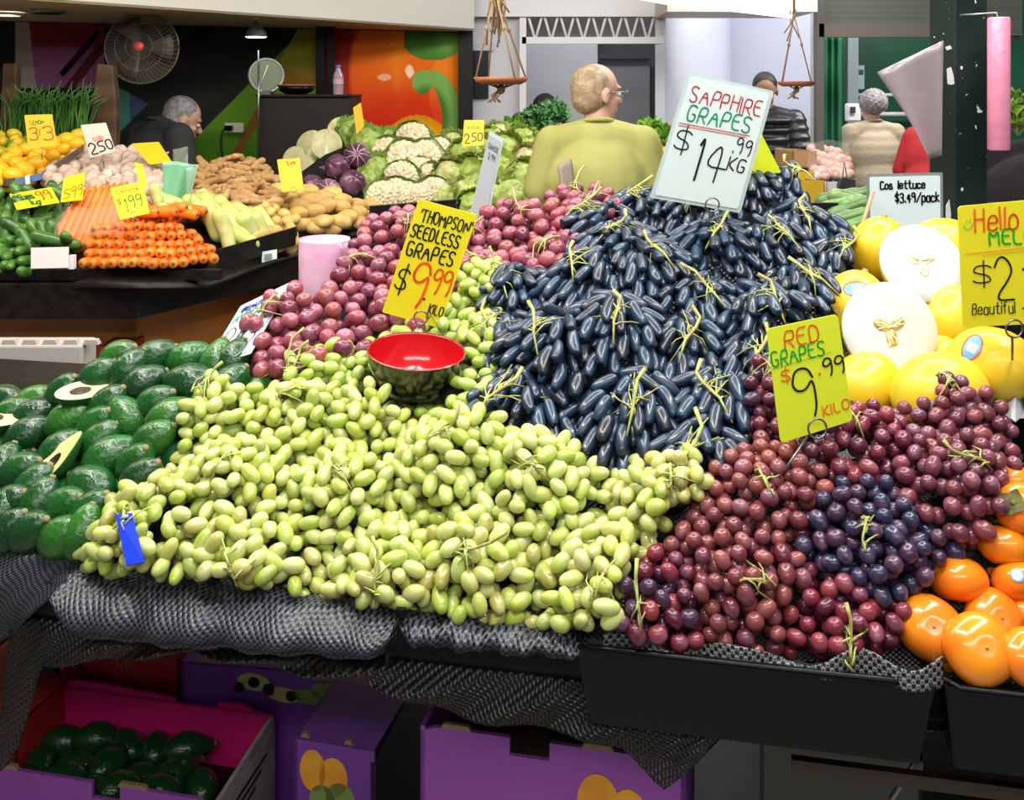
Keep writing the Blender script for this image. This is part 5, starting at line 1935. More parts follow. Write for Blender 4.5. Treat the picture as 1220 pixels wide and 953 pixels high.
# carrots stacked with crowns forward
out = []
for r in range(6):
    y = 313 - r * 10.4
    x0, x1 = 93 - 4 * (r > 0) + r * 5, 262 - r * 9 + (4 if r < 3 else 0)
    nn = int((x1 - x0) / 12.3)
    for k in range(nn):
        px = x0 + (k + .5 + .5 * (r % 2)) * (x1 - x0) / (nn + .5)
        py = y + R.uniform(-1.5, 1.5) - max(0, px - 200) * .05 - (2 if px > 230 else 0)
        p, n = surf([px], [py], D2, .0)
        side = (px - 160) / 160
        L = Vector((side * .9 + R.uniform(-.08, .08), -1, R.uniform(-.02, .10)))
        d = L.normalized()
        ps = Vector(p[0]) - d * .075 + Vector((0, -.0, 0))
        out.append(thing('carrot', PCA[k % 2], ps, along(d, spin=R.uniform(0, 6)), R.uniform(.95, 1.08), vary(R.choice([(.80, .19, .012), (.88, .25, .02), (.74, .16, .012)]), .08)))
rows_label(out, 'orange carrot, crown forward', 'stacked carrots', 6, 'carrot', 'carrots stacked crowns forward')
out = []
for k in range(9):
    px, py = 130 + k * 11, 257 - abs(k - 4) * .8 + (k % 2) * 5
    p, n = surf([px], [py], D2, .02)
    d = Vector((.9 - k * .02, -.35, .28 - .05 * k + R.uniform(-.1, .1)))
    out.append(thing('carrot', PCA[k % 2], Vector(p[0]), along(d), 1.05, vary((.84, .22, .015), .1)))
rows_label(out, 'orange carrot lying across', 'top of the carrot stack', 1, 'carrot', 'loose carrots across the stack')
# bagged carrots
out = []
for k in range(8):
    px, py = 83 + k * 8.2, 266 - k * .8
    p, n = surf([px], [py], D2, .015)
    d = Vector((-.22 + .02 * k, -.5, -.85))
    out.append(thing('carrot', PCA[k % 2], Vector(p[0]), along(d), 1.4, vary((.85, .20, .012), .08)))
rows_label(out, 'orange carrot inside clear bag', 'row in the plastic bag', 1, 'carrot', 'carrots in the clear plastic bag')
FILM = mat('clear_film', (.85, .88, .9), .12, alpha=.07, coat=.5, bump=.6, bscale=18)
P = []
for j in range(10):
    row = []
    for i in range(16):
        px, py = 74 + i * 5.2, 238 + j * 6
        p, n = surf([px], [py], D2, .045 + .006 * math.sin(i * 1.9 + j))
        row.append(tuple(p[0]))
    P.append(row)
tag(MB().grid(P).build('plastic_bag', FILM), 'clear plastic bag wrapped around upright carrots beside the cucumbers', 'bag')

# cabbages, cauliflowers, lettuces
toc = lambda p, k=.6: ((Vector((0, 0, EYE)) - p).normalized() + Vector((0, 0, k))).normalized()
out = []
for px, py, d, s, sd in ((370, 174, 4.7, .85, -.5), (389, 172, 4.6, .8, .1), (408, 158, 4.75, .85, .5), (359, 205, 4.45, .9, -.9), (350, 190, 4.6, .7, -.6)):
    p = W(px, py, d)
    dd = toc(p, .25) + Vector((sd, 0, 0))
    out.append(thing('cabbage_half', PCH, p, along(dd), s))
rows_label(out, 'pale cut cabbage half', 'stack against the dark cabinet', 2, 'cabbage', 'cut cabbage halves')
out = []
for px, py, d, s in ((425, 186, 4.35, .85), (402, 199, 4.3, .85), (420, 218, 4.2, .85), (391, 228, 4.1, .8), (372, 222, 4.2, .75), (432, 205, 4.4, .8), (385, 210, 4.35, .7)):
    out.append(thing('red_cabbage', PRC[len(out) % 2], W(px, py, d), along(toc(W(px, py, d), .2) * -1 if len(out) % 3 == 0 else Vector((R.uniform(-.5, .5), -.6, .4)), spin=R.uniform(0, 6)), s, vary((.09, .02, .055), .2)))
rows_label(out, 'purple red cabbage', 'red cabbage pile', 3, 'cabbage', 'red cabbages')
out = []
for px, py, d, s in ((436, 172, 4.55, 1.0), (450, 205, 4.35, .9), (420, 160, 4.7, .9), (440, 218, 4.3, .8), (462, 170, 4.7, .8)):
    out.append(thing('cabbage', [('head', PCH[0][1])] if False else PLE[len(out) % 2], W(px, py, d), along(toc(W(px, py, d), .6)), s, vary((.33, .46, .13), .1)))
rows_label(out, 'round green cabbage', 'gap between red cabbages and cauliflowers', 2, 'cabbage', 'green cabbages')
out = []
for px, py, d, s in ((492, 166, 4.6, 1.0), (462, 184, 4.5, .95), (482, 190, 4.4, 1.05), (505, 188, 4.45, 1.0), (522, 180, 4.5, .8), (478, 212, 4.25, .9), (500, 205, 4.35, .8), (516, 228, 4.1, .75), (470, 230, 4.1, .8),
                     (485, 232, 4.1, .7), (455, 234, 4.08, .8), (500, 234, 4.08, .7), (443, 200, 4.5, .8), (515, 210, 4.3, .7)):
    out.append(thing('cauliflower', PCF[len(out) % 2], W(px, py, d), along(toc(W(px, py, d), .55) + Vector((R.uniform(-.3, .3), 0, 0)), spin=R.uniform(0, 6)), s, vary((.80, .72, .52), .08)))
rows_label(out, 'creamy white cauliflower', 'cauliflower heap', 4, 'cauliflower', 'cauliflowers')
for o in out:
    o.children[1].color = (.33, .46, .13, 1)
out = []
for px, py, d, s in ((548, 188, 4.5, .95), (572, 182, 4.5, .95), (604, 180, 4.5, 1.0), (628, 192, 4.45, .9), (535, 212, 4.3, 1.05), (566, 206, 4.3, 1.0), (590, 204, 4.3, 1.0), (618, 212, 4.25, 1.0), (642, 218, 4.3, .9),
                     (532, 238, 4.1, .9), (552, 234, 4.1, .9), (582, 238, 4.05, .95), (608, 236, 4.05, 1.0), (634, 240, 4.1, .9), (580, 168, 4.65, .8), (540, 172, 4.7, .8), (646, 200, 4.4, .8), (560, 245, 4.0, .8), (622, 168, 4.65, .85), (592, 160, 4.7, .7)):
    out.append(thing('lettuce', PLE[len(out) % 2], W(px, py, d), along(toc(W(px, py, d), .2) + Vector((R.uniform(-1.2, 1.2), 0, R.uniform(-.3, .6))), spin=R.uniform(0, 6)), s, vary(R.choice([(.50, .54, .17), (.62, .60, .30), (.40, .48, .11)]), .1)))
rows_label(out, 'pale green wrapped lettuce', 'lettuce heap', 4, 'lettuce', 'lettuces beside the yellow-shirted shopper')
# carton edge of the lemons
BL_ = mat('carton_blue', (.03, .10, .35), .5)
c4 = tag(empty('lemon_carton', W(60, 205, 3.75)), 'blue and white printed carton holding the lemons', 'carton')
child(MB().add([W(-10, 226, 3.62), W(18, 220, 3.63), W(18, 212, 3.64), W(-10, 216, 3.63)], [(0, 1, 2, 3)]), 'printed_side', mat('carton_dark', (.05, .04, .03), .6), c4, smooth=False, solid=.004)
child(MB().add([W(18, 222, 3.63), W(50, 214, 3.66), W(50, 206, 3.67), W(18, 213, 3.64)], [(0, 1, 2, 3)]), 'printed_side', BL_, c4, smooth=False, solid=.004)
child(MB().add([W(31, 220, 3.62), W(36, 219, 3.62), W(35, 208, 3.64), W(30, 210, 3.64)], [(0, 1, 2, 3)]), 'white_strap', MT['white'], c4, smooth=False, solid=.004)
child(MB().add([W(50, 213, 3.67), W(100, 180, 3.85), W(100, 172, 3.87), W(50, 205, 3.68)], [(0, 1, 2, 3)]), 'side_wall', mat('carton_brown', (.10, .06, .03), .6), c4, smooth=False, solid=.004)

# spring onions between the two wooden posts
WD = mat('dark_wood', (.055, .030, .013), .55, wave=((.10, .055, .025), 3.0, 3.0, 'Z'))
for i, (ps, lab) in enumerate(((((10, 180), (2, 150), (6, 76), (22, 76), (20, 150), (22, 180)), 'brown wooden post holding the spring onions, at the picture edge'),
                             (((102, 185), (108, 150), (118, 76), (136, 78), (140, 120), (141, 190)), 'brown wooden A-shaped post between spring onions and the crouching man'))):
    o_ = W(ps[0][0], 230, 4.35)
    e = tag(empty('wooden_post', (o_.x, o_.y, .92)), lab, 'post')
    poly = [(W(a, b, 4.35).x, W(a, b, 4.35).z) for a, b in ps]
    poly = [(poly[0][0], .92)] + poly[1:-1] + [(poly[-1][0], .92)]
    child(MB().prism(poly, (1, 0, 0), (0, 0, 1), (0, 1, 0), (0, 4.33, 0), .05), 'board', WD, e, smooth=False, bevel=.004)
GL = mat('onion_leaf', (.035, .13, .02), .4, objcol=True, col2=(.08, .22, .04), nscale=10)
out = []
for b in range(9):
    base = W(14 + b * 10.5, 172, 4.25)
    e = empty('spring_onion_bunch', base)
    mb, ro = MB(), MB()
    for k in range(13):
        x0 = base + Vector((R.uniform(-.016, .016), R.uniform(-.03, .03), 0))
        h = R.uniform(.20, .27)
        lean = Vector((R.uniform(-.05, .06) + .02, R.uniform(-.06, .02), 0))
        pts = [x0, x0 + lean * .3 + Vector((0, 0, h * .4)), x0 + lean * .8 + Vector((0, 0, h * .8)), x0 + lean * 1.6 + Vector((R.uniform(-.02, .04), -.02, h * R.uniform(.85, 1.05)))]
        mb.tube(pts, [.0035, .0035, .003, .0008], 5)
        ro.tube([x0 - Vector((0, 0, .03)), x0 + Vector((0, 0, .02))], .004, 5)
    child(mb, 'leaves', GL, e).color = (*vary((.035, .13, .02), .25), 1)
    child(ro, 'white_bulbs', MT['stem'], e)
    out.append(e)
rows_label(out, 'bunch of dark green spring onions', 'upright bunch row', 1, 'spring onion', 'spring onion bunches between wooden posts')

# green plastic bag
e = tag(empty('plastic_bag', W(215, 248, 3.35)), 'translucent mint green plastic bag standing between garlic and ginger', 'bag')
P = []
for j in range(12):
    t = j / 11
    row = []
    for i in range(12):
        u = i / 11
        px = (194 + 41 * u) * (1 - t) + (195 + 27 * u) * t
        py = (194 - 2 * math.sin(u * 5)) * (1 - t) + (249 + u) * t
        row.append(W(px, py, 3.40 + .012 * math.sin(u * 7 + t * 2) + .02 * u))
    P.append(row)
child(MB().grid(P), 'front_face', mat('mint_film', (.22, .55, .36), .25, alpha=.85, coat=.6), e, solid=.001)
P = [[W((222 + 14 * u) + t * 2 * (1 - u) - t * 12 * u, 200 + 48 * t - u * 4 * (1 - t), 3.37 + .02 * math.sin(u * 4)) for u in [i / 7 for i in range(8)]] for t in [j / 9 for j in range(10)]]
child(MB().grid(P), 'folded_flap', mat('mint_pale', (.45, .66, .55), .2, alpha=.6, coat=.8), e, solid=.001)
tag(MB().grid([[W(206 + i * 3, 178 + j * 4 - i * .6, 4.5 + .01 * math.sin(i + j)) for i in range(7)] for j in range(7)]).build('plastic_bag', mat('pale_film', (.45, .5, .42), .3, alpha=.6), solid=.001),
    'small clear bag corner beside the crouching man and green wall print', 'bag')

# cards of the back stall
_card = card


def card(name, cs, *a, **k):
    cs = [(x, y, d * .935) for x, y, d in cs]
    if k.get('wire'):
        k['wire'] = [(x, y, d * .94) for x, y, d in k['wire']]
    if k.get('clip'):
        c_ = k['clip']
        k['clip'] = (c_[0], c_[1], c_[2] * .93, c_[3])
    return _card(name, cs, *a, **k)


YO = mat('ochre_card', (.95, .62, .02), .5)
O2 = (.72, .10, .01)
G3 = (.02, .26, .03)
card('price_card', [(29, 137, 3.95), (62, 136, 3.95), (68, 173, 3.9), (34, 178, 3.9)], MT['amber_card'], 'amber card over the lemons reading 3 for 3',
     [('LEMON', .18, .66, .70, .82, G3, .02), ('3', .10, .38, .24, .60, O2, .035), ('3', .58, .92, .20, .62, O2, .035), ('f', .44, .50, .36, .54, G3, .02)], wire=[(50, 175, 3.88), (50, 190, 3.88)])
card('price_card', [(96, 149, 4.0), (126, 146, 4.0), (138, 180, 3.95), (108, 188, 3.95)], mat('card_pink', (.75, .58, .52), .5), 'pale pink card over the garlic priced at 2.50',
     [('2', .04, .34, .06, .40, K, .045), ('50', .42, .96, .10, .42, K, .045), ('sale', .30, .70, .46, .62, (.8, .2, .1), .02)], wire=[(122, 184, 3.94), (124, 200, 3.94)])
card('price_card', [(157, 171, 4.1), (189, 169, 4.1), (205, 193, 4.0), (178, 196, 4.0)], MT['amber_card'], 'blank orange card leaning back behind the garlic', wire=[(192, 194, 3.99), (192, 204, 3.98)])
card('price_card', [(76, 212, 3.55), (101, 205, 3.5), (98, 238, 3.4), (72, 241, 3.45)], MT['yellow_card'], 'yellow card reading 5.99 between lemons and garlic', [('5', .14, .40, .12, .46, O2, .03), ('99', .48, .94, .16, .56, O2, .03)], wire=[(85, 239, 3.42), (85, 250, 3.4)])
card('price_card', [(131, 224, 3.25), (170, 216, 3.25), (178, 254, 3.2), (143, 262, 3.2)], MT['yellow_card'], 'yellow card reading 1.99 stuck in the carrots',
     [('$', .10, .20, .44, .62, O2, .02), ('1', .24, .34, .18, .62, G3, .03), ('99', .44, .84, .26, .64, G3, .03), ('Carrots', .14, .82, .78, .88, O2, .016)], clip=(160, 257, 3.2, .011), wire=[(160, 262, 3.2), (160, 275, 3.18)])
card('price_card', [(11, 231, 3.6), (61, 223, 3.55), (71, 241, 3.4), (20, 250, 3.42)], MT['yellow_card'], 'yellow card lying flat on the cucumbers with green and orange scribble',
     [('Cues', .16, .52, .48, .86, G3, .04), ('99', .60, .90, .30, .88, O2, .03), ('kg', .40, .58, .10, .40, G3, .04)])
card('price_card', [(330, 190, 3.95), (357, 188, 3.95), (362, 226, 3.9), (336, 229, 3.9)], MT['amber_card'], 'amber card standing before the dark cabinet at the potatoes', [('2.49', .40, .75, .80, .90, O2, .02)], clip=(350, 226, 3.88, .009))
card('price_card', [(421, 128, 4.7), (430, 122, 4.8), (434, 150, 4.75), (425, 160, 4.65)], MT['amber_card'], 'narrow amber card seen edge-on above the cabbages')
card('price_card', [(553, 143, 4.5), (577, 143, 4.5), (576, 172, 4.45), (551, 175, 4.45)], YO, 'ochre card reading 2.50 above the lettuces', [('2', .08, .34, .12, .48, K, .04), ('50', .44, .92, .16, .48, K, .04), ('kos', .2, .8, .64, .8, (.3, .2, .02), .02)])
card('price_card', [(160, 193, 3.5), (170, 196, 3.48), (176, 222, 3.4), (168, 224, 3.4)], YO, 'narrow ochre card standing just behind the 1.99 card')

card = _card
# ---- dark cabinet, scale, bowl, bottle and posts behind the vegetables
cb = tag(empty('dark_cabinet', W(364, 240, 4.95)), 'tall dark brown cabinet behind the cabbage halves', 'cabinet')
cmat = mat('cabinet_brown', (.012, .009, .007), .5, spec=.3)
pz = zat(115, 4.95)
child(MB().hexa([(xat(308, 4.95), 4.95, 0), (xat(418, 4.95), 4.95, 0), (xat(418, 4.95), 5.3, 0), (xat(308, 4.95), 5.3, 0), (xat(308, 4.95), 4.95, pz), (xat(418, 4.95), 4.95, pz), (xat(418, 4.95), 5.3, pz), (xat(308, 4.95), 5.3, pz)]), 'body', cmat, cb, smooth=False, bevel=.004)
child(MB().box((xat(363, 4.95), 5.1, pz + .004), (.235, .17, .006)), 'top_board', MT['black'], cb, smooth=False, bevel=.002)
child(MB().tube([W(308, 60, 4.9), W(308, 200, 4.9)], .005, 6), 'metal_edge', MT['steel'], cb)
sc_ = tag(empty('dial_scale', W(317, 114, 5.05)), 'round metal dial scale on the cabinet top', 'scale')
c = W(317, 90, 5.1)
qd = Matrix.Translation(c) @ along((.35, -1, 0)).to_matrix().to_4x4()
child(MB().lathe([(0, -.03), (.085, -.03), (.09, -.02), (.09, .02), (.083, .026), (.078, .018), (0, .018)], 36, qd), 'dial_case', mat('scale_metal', (.35, .36, .32), .35, metal=.4), sc_)
child(MB().lathe([(0, .020), (.076, .020)], 36, qd), 'dial_face', mat('dial_face', (.18, .22, .14), .3, coat=.5), sc_)
child(MB().tube([c + Vector((-.02, -.04, -.05)), c + Vector((.02, -.045, .05))], .003, 6), 'needle', MT['white'], sc_)
child(MB().box(c + Vector((0, 0, -.095)), (.03, .03, .02)), 'foot', MT['steel'], sc_, smooth=False)
child(MB().tube([W(309, 76, 4.92) + Vector((.004 * math.sin(k * 1.6), .004 * math.cos(k * 1.6), -k * .0035)) for k in range(46)], .0022, 5), 'coil_spring', MT['steel'], sc_)
e = tag(empty('dish', W(353, 112, 5.05)), 'shallow dark dish with red-brown rim on the cabinet', 'dish')
child(MB().lathe([(0, 0), (.05, .002), (.085, .022), (.092, .045), (.088, .044), (.08, .02), (0, .008)], 30, Matrix.Translation(W(353, 113, 5.05))), 'body', MT['black_gloss'], e)
child(MB().lathe([(.088, .043), (.094, .045), (.096, .052), (.088, .051)], 30, Matrix.Translation(W(353, 113, 5.05)), close=False), 'rim', mat('dish_rim', (.35, .07, .03), .3), e)
b0 = W(403, 115, 5.05)
e = tag(empty('water_bottle', b0), 'clear water bottle with blue cap beside the black post', 'bottle')
q = Matrix.Translation(b0)
child(MB().lathe([(0, 0), (.024, 0), (.026, .006), (.025, .03), (.0265, .05), (.025, .07), (.0265, .09), (.024, .11), (.012, .135), (.011, .145)], 20, q), 'body', mat('bottle_film', (.5, .45, .5), .1, alpha=.45, coat=.8), e)
child(MB().lathe([(.0268, .062), (.0268, .088)], 20, q), 'label', mat('bottle_label', (.55, .35, .40), .4), e)
child(MB().lathe([(.0125, .142), (.013, .144), (.013, .158), (0, .159)], 16, q), 'cap', mat('cap_blue', (.1, .12, .5), .4), e)
for a_, b_, nm in ((376, 387, 'black upright post, nearer the cabinet centre, with highlight edge'), (389, 398, 'second black upright post just beside the water bottle')):
    e = slab(plan(a_, 5.5), plan(b_, 5.5), 0, FZ + .02, .05).build('upright_post', MT['black_gloss'], smooth=False, bevel=.003)
    tag(e, nm, 'post')

# ---- fan
fc = W(169, 57, 4.6)
e = tag(empty('wall_fan', fc), 'large caged wall fan with a red centre badge above the spring onions', 'fan')
fq = Matrix.Translation(fc) @ along((.1, -1, .1)).to_matrix().to_4x4()
WIRE = mat('fan_wire', (.20, .17, .12), .4, metal=.5)
rr = .165
for k in range(48):
    a = k * 2 * math.pi / 48
    mb = MB().tube([fq @ Vector((math.cos(a + .25 * t) * rr * math.sin(t * 1.57), math.sin(a + .25 * t) * rr * math.sin(t * 1.57), .055 * math.cos(t * 1.57))) for t in [i / 5 for i in range(6)]], .0009, 4)
    child(mb, 'cage_wire', WIRE, e)
for r_ in (rr, rr * .66, rr * .36):
    zz = .055 * math.sqrt(max(0, 1 - (r_ / rr) ** 2))
    child(MB().tube([fq @ Vector((math.cos(a) * r_, math.sin(a) * r_, zz)) for a in [i * math.pi / 18 for i in range(37)]], .0025 if r_ == rr else .0014, 6), 'cage_ring', WIRE, e)
child(MB().lathe([(0, .060), (.019, .060), (.021, .054)], 20, fq), 'badge', mat('badge_red', (.75, .08, .06), .4), e)
bl = mat('fan_blade', (.06, .052, .04), .5)
for k in range(3):
    a = k * 2.094
    rows = [[fq @ Vector((math.cos(a + u) * r_, math.sin(a + u) * r_, .01 + .02 * u)) for u in (-.45, -.2, 0, .2, .45)] for r_ in (.025, .07, .11, .145)]
    child(MB().grid(rows), 'blade', bl, e, solid=.002)
child(MB().lathe([(0, -.09), (.045, -.08), (.05, -.02), (.03, .012), (0, .014)], 20, fq), 'motor', MT['black'], e)
child(MB().lathe([(rr, 0), (rr * .8, -.04), (rr * .3, -.07)], 36, fq), 'rear_shroud', mat('fan_back', (.10, .09, .07), .6, alpha=.55), e)
child(MB().tube([W(120, 30, 5.05), W(140, 34, 4.85), fc + Vector((-.03, .09, 0))], .012, 8), 'bracket', MT['black'], e)
child(MB().tube([W(74, 88, 5.08), W(118, 37, 5.0)], .014, 8), 'arm', MT['black_gloss'], e)
# hanging lamp
lp = W(305, 44, 4.9)
e = tag(empty('pendant_lamp', lp), 'small hanging lamp with dark shade and glowing rim above the dial scale', 'lamp')
q = Matrix.Translation(lp)
child(MB().lathe([(.055, 0), (.050, .02), (.032, .045), (.012, .06), (.008, .075)], 24, q), 'shade', mat('lamp_shade', (.05, .06, .05), .35), e)
child(MB().tube([lp + Vector((0, 0, .07)), Vector((lp.x, lp.y, FZ))], .003, 5), 'cord', MT['black'], e)
child(MB().lathe([(0, -.003), (.046, -.003), (.050, .003)], 24, q), 'bulb', mat('lamp_glow', (.75, 1, .95), emis=7), e)
# power socket with cord
so = W(279, 152, 5.42)
e = tag(empty('power_socket', so), 'cream power socket with a black plug and cord on the green wall print', 'socket')
child(MB().box(so, (.05, .006, .026)), 'plate', mat('socket_cream', (.55, .53, .42), .5), e, smooth=False, bevel=.003)
child(MB().box(so + Vector((-.022, -.02, 0)), (.02, .018, .012)), 'plug', MT['black_gloss'], e, smooth=False, bevel=.003)
child(MB().tube([so + Vector((-.04, -.02, 0)), so + Vector((-.06, -.02, -.02)), so + Vector((-.065, -.02, -.10)), so + Vector((-.05, -.02, -.2)), so + Vector((-.05, -.02, -.5))], .004, 6), 'cord', MT['black'], e)

# ---- things below the stand
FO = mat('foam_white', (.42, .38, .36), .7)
e = tag(empty('foam_box', (xat(30, 2.6), 2.6, 0)), 'white foam box with notched rim standing below the black ledge', 'box')
x0, x1 = xat(-60, 2.55), xat(97, 2.55)
zt_ = zat(412, 2.55)
child(MB().box(((x0 + x1) / 2, 2.60, zt_ / 2), ((x1 - x0) / 2, .045, zt_ / 2)), 'body', FO, e, smooth=False, bevel=.006)
for k in range(7):
    xx = x0 + .02 + k * .052
    child(MB().prism([(0, 0), (.04, 0), (.034, .012), (.006, .012)], (1, 0, 0), (0, 0, 1), (0, 1, 0), (xx, 2.56, zt_), .02), 'rim_tooth', FO, e, smooth=False)
RDX = mat('carton_red', (.30, .025, .02), .5)
for px0, px1, y0, y1, d, lab, m in ((98, 150, 378, 450, 3.35, 'dark red carton in the shade below the ledge', mat('carton_maroon', (.14, .02, .012), .5)), (117, 152, 413, 440, 3.1, 'small red carton with white patch behind the avocados', RDX),
                              (96, 124, 440, 480, 3.0, 'small blue and white carton behind the foam box corner', mat('carton_navy', (.04, .04, .12), .5))):
    z1_ = zat(y0, d)
    o = tag(empty('carton', (xat((px0 + px1) / 2, d), d + .08, 0)), lab, 'carton')
    child(MB().box((xat((px0 + px1) / 2, d), d + .08, z1_ / 2), ((xat(px1, d) - xat(px0, d)) / 2, .08, z1_ / 2)), 'body', m, o, smooth=False, bevel=.002)
    child(MB().box((xat(px1 - 7, d), d - .001, z1_ - .035), (.016, .001, .022)), 'printed_patch', MT['white'], o, smooth=False)

# ================================================================== BOXES UNDER THE TABLE
PU = mat('box_purple', (.34, .08, .46), .5, col2=(.30, .07, .42), nscale=6)
PUD = mat('box_deep_purple', (.20, .05, .38), .5)
MGN = mat('box_magenta', (.75, .015, .20), .5)
RB = mat('box_red', (.42, .02, .016), .5, col2=(.50, .03, .02), nscale=5)
KR = mat('board_brown', (.30, .20, .11), .7)
GY_ = mat('box_grey_print', (.40, .37, .33), .6, col2=(.32, .30, .27), nscale=30)
KN = mat('ink_brown', (.10, .05, .03), .6)


def open_box(name, A, B, depth, z0, z1, outer, inner, side, label, notch=None, solid_top=False):
    """A, B front top corners in plan; depth backwards; walls with thickness, front wall with a hand cutout"""
    A, B = Vector((A[0], A[1], 0)), Vector((B[0], B[1], 0))
    ax = (B - A)
    L = ax.length
    ax.normalize()
    ay = Vector((-ax.y, ax.x, 0))
    if ay.y < 0:
        ay = -ay
    root = tag(empty(name, (A + B) / 2 + ay * depth / 2 + Vector((0, 0, z0))), label, 'box')
    H = z1 - z0
    th = .006
    if notch:
        a, b, dp = notch
        pr = [(0, 0), (L, 0), (L, H * .93), (L - .02, H), (b, H), (b, H - dp), (a, H - dp), (a, H), (.02, H), (0, H * .97)]
    else:
        pr = [(0, 0), (L, 0), (L, H), (0, H)]
    z = Vector((0, 0, 1))
    child(MB().prism(pr, ax, z, ay, A + z * z0, th), 'front_wall', outer, root, smooth=False)
    child(MB().prism([(0, 0), (L, 0), (L, H), (0, H)], ax, z, ay, A + z * z0 + ay * (depth - th), th), 'back_wall', inner, root, smooth=False)
    child(MB().prism([(0, 0), (depth, 0), (depth, H), (0, H)], ay, z, ax, A + z * z0, th), 'side_wall', outer, root, smooth=False)
    child(MB().prism([(0, 0), (depth, 0), (depth, H), (0, H * .93)], ay, z, ax, B + z * z0 - ax * th, th), 'side_wall', side, root, smooth=False)
    child(MB().prism([(0, 0), (L, 0), (L, depth), (0, depth)], ax, ay, z, A + z * (z0 if not solid_top else z1 - .004), .004), 'base' if not solid_top else 'lid', KR if not solid_top else outer, root, smooth=False)
    for u0, u1 in ((.08 * L, .2 * L), (.62 * L, .74 * L)):
        child(MB().prism([(u0, H), (u1, H), (u1 - .004, H + .006), (u0 + .004, H + .006)], ax, z, ay, A + z * z0, th), 'board_tab', KR, root, smooth=False)
    return root, A + z * z0, ax, z, ay, H


def disc(root, nm, o, ax, z, ay, pts, m, lift=.001):
    child(MB().prism(pts, ax, z, -ay, Vector(o), lift), nm, m, root, smooth=False)


def blobp(cx, cy, rx, ry, n=20, rot=0, egg=0):
    return [(cx + math.cos(t) * rx * math.cos(rot) - math.sin(t) * ry * (1 + egg * math.cos(t)) * math.sin(rot), cy + math.cos(t) * rx * math.sin(rot) + math.sin(t) * ry * (1 + egg * math.cos(t)) * math.cos(rot)) for t in [2 * math.pi * i / n for i in range(n)]]


ORM = mat('print_mango', (.85, .34, .015), .5, col2=(.95, .45, .03), nscale=20)
AVP = mat('print_avocado', (.22, .32, .07), .5)
AVF = mat('print_flesh', (.55, .6, .2), .5)
SEE = mat('print_seed', (.012, .01, .012), .5)
GPR = mat('print_gold', (.60, .36, .05), .5)

# large purple box in front
rt, o, ax, z, ay, H = open_box('fruit_box', (xat(501, 1.27), 1.27), (xat(817, 1.20), 1.20), .30, .56, .80, PU, KR, PUD, 'large purple fruit box with hand cutout and mango print, under the middle of the table', notch=(.115, .165, .022))
disc(rt, 'mango_print', o, ax, z, ay, blobp(.225, H - .065, .026, .036), ORM)
disc(rt, 'mango_print', o, ax, z, ay, blobp(.262, H - .080, .025, .038), ORM, .0015)
disc(rt, 'leaf_print', o, ax, z, ay, blobp(.175, H - .085, .022, .012), AVP, .0013)
disc(rt, 'mango_print', o, ax, z, ay, blobp(.215, H - .085, .020, .022), ORM, .002)
Bc = o + ax * .3276
child(MB().prism([(.02, .02), (.12, .02), (.12, H - .05), (.02, H - .06)], ay, z, ax, Bc + ax * .0005, .001), 'printed_panel', GY_, rt, smooth=False)
child(MB().prism([(.14, .02), (.20, .02), (.20, H - .04), (.14, H - .045)], ay, z, ax, Bc + ax * .0005, .001), 'printed_panel', GY_, rt, smooth=False)
for k in range(9):
    child(MB().prism([(.03, H - .075 - k * .008), (.07 + .03 * (k % 3) / 2, H - .075 - k * .008), (.07 + .03 * (k % 3) / 2, H - .072 - k * .008), (.03, H - .072 - k * .008)], ay, z, ax, Bc + ax * .0012, .0008), 'print_line', SEE, rt, smooth=False)

open_box('fruit_box', (xat(501, 1.28), 1.28), (xat(817, 1.21), 1.21), .28, .40, .556, PUD, KR, PUD, 'deep purple box under the large purple fruit box', solid_top=True)
# open purple and magenta box with avocados
rt, o, ax, z, ay, H = open_box('fruit_box', (-.80, 1.49), (-.42, 1.41), .20, .40, .605, PU, MGN, GY_, 'open purple box with magenta inside holding dark avocados', notch=(.20, .245, .022))
child(MB().prism([(.0, .16), (.38, .16), (.38, .195), (.33, .212), (.29, .212), (.28, .19), (.22, .19), (.21, .208), (.08, .215), (0, .215)], ax, z, ay, o + ay * .202, .006), 'raised_flap', MGN, rt, smooth=False)
child(MB().prism([(.02, .02), (.20, .02), (.20, H - .02), (.02, H - .03)], ay, z, ax, o + ax * .3885, .001), 'printed_panel', GY_, rt, smooth=False)
for k in range(4):
    child(MB().prism([(.04, H - .05 - k * .013), (.17 - .02 * k, H - .045 - k * .013), (.17 - .02 * k, H - .040 - k * .013), (.04, H - .045 - k * .013)], ay, z, ax, o + ax * .3896, .0008), 'print_line', SEE, rt, smooth=False)
ib = []
for k in range(17):
    a, b = .05 + (k % 6) * .056 + R.uniform(-.01, .01), .045 + (k // 6) * .052 + R.uniform(-.01, .01)
    p = o + ax * a + ay * b + Vector((0, 0, .155 + R.uniform(-.008, .012)))
    ib.append(thing('avocado', AVM[k % 4][1], p, along(ax * R.uniform(-1, 1) + ay * R.uniform(-1, 1)), .85, (.008, .055, .012)))
rows_label(ib, 'dark avocado', 'open purple box', 3, 'avocado', 'avocados in the purple box')
# packing under that layer
tag(MB().prism([(.01, .01), (.37, .01), (.37, .188), (.01, .188)], ax, ay, z, o + z * .1, .02).build('packing_sheet', MT['black'], smooth=False), 'dark packing sheet under the avocados in the purple box', 'packing')

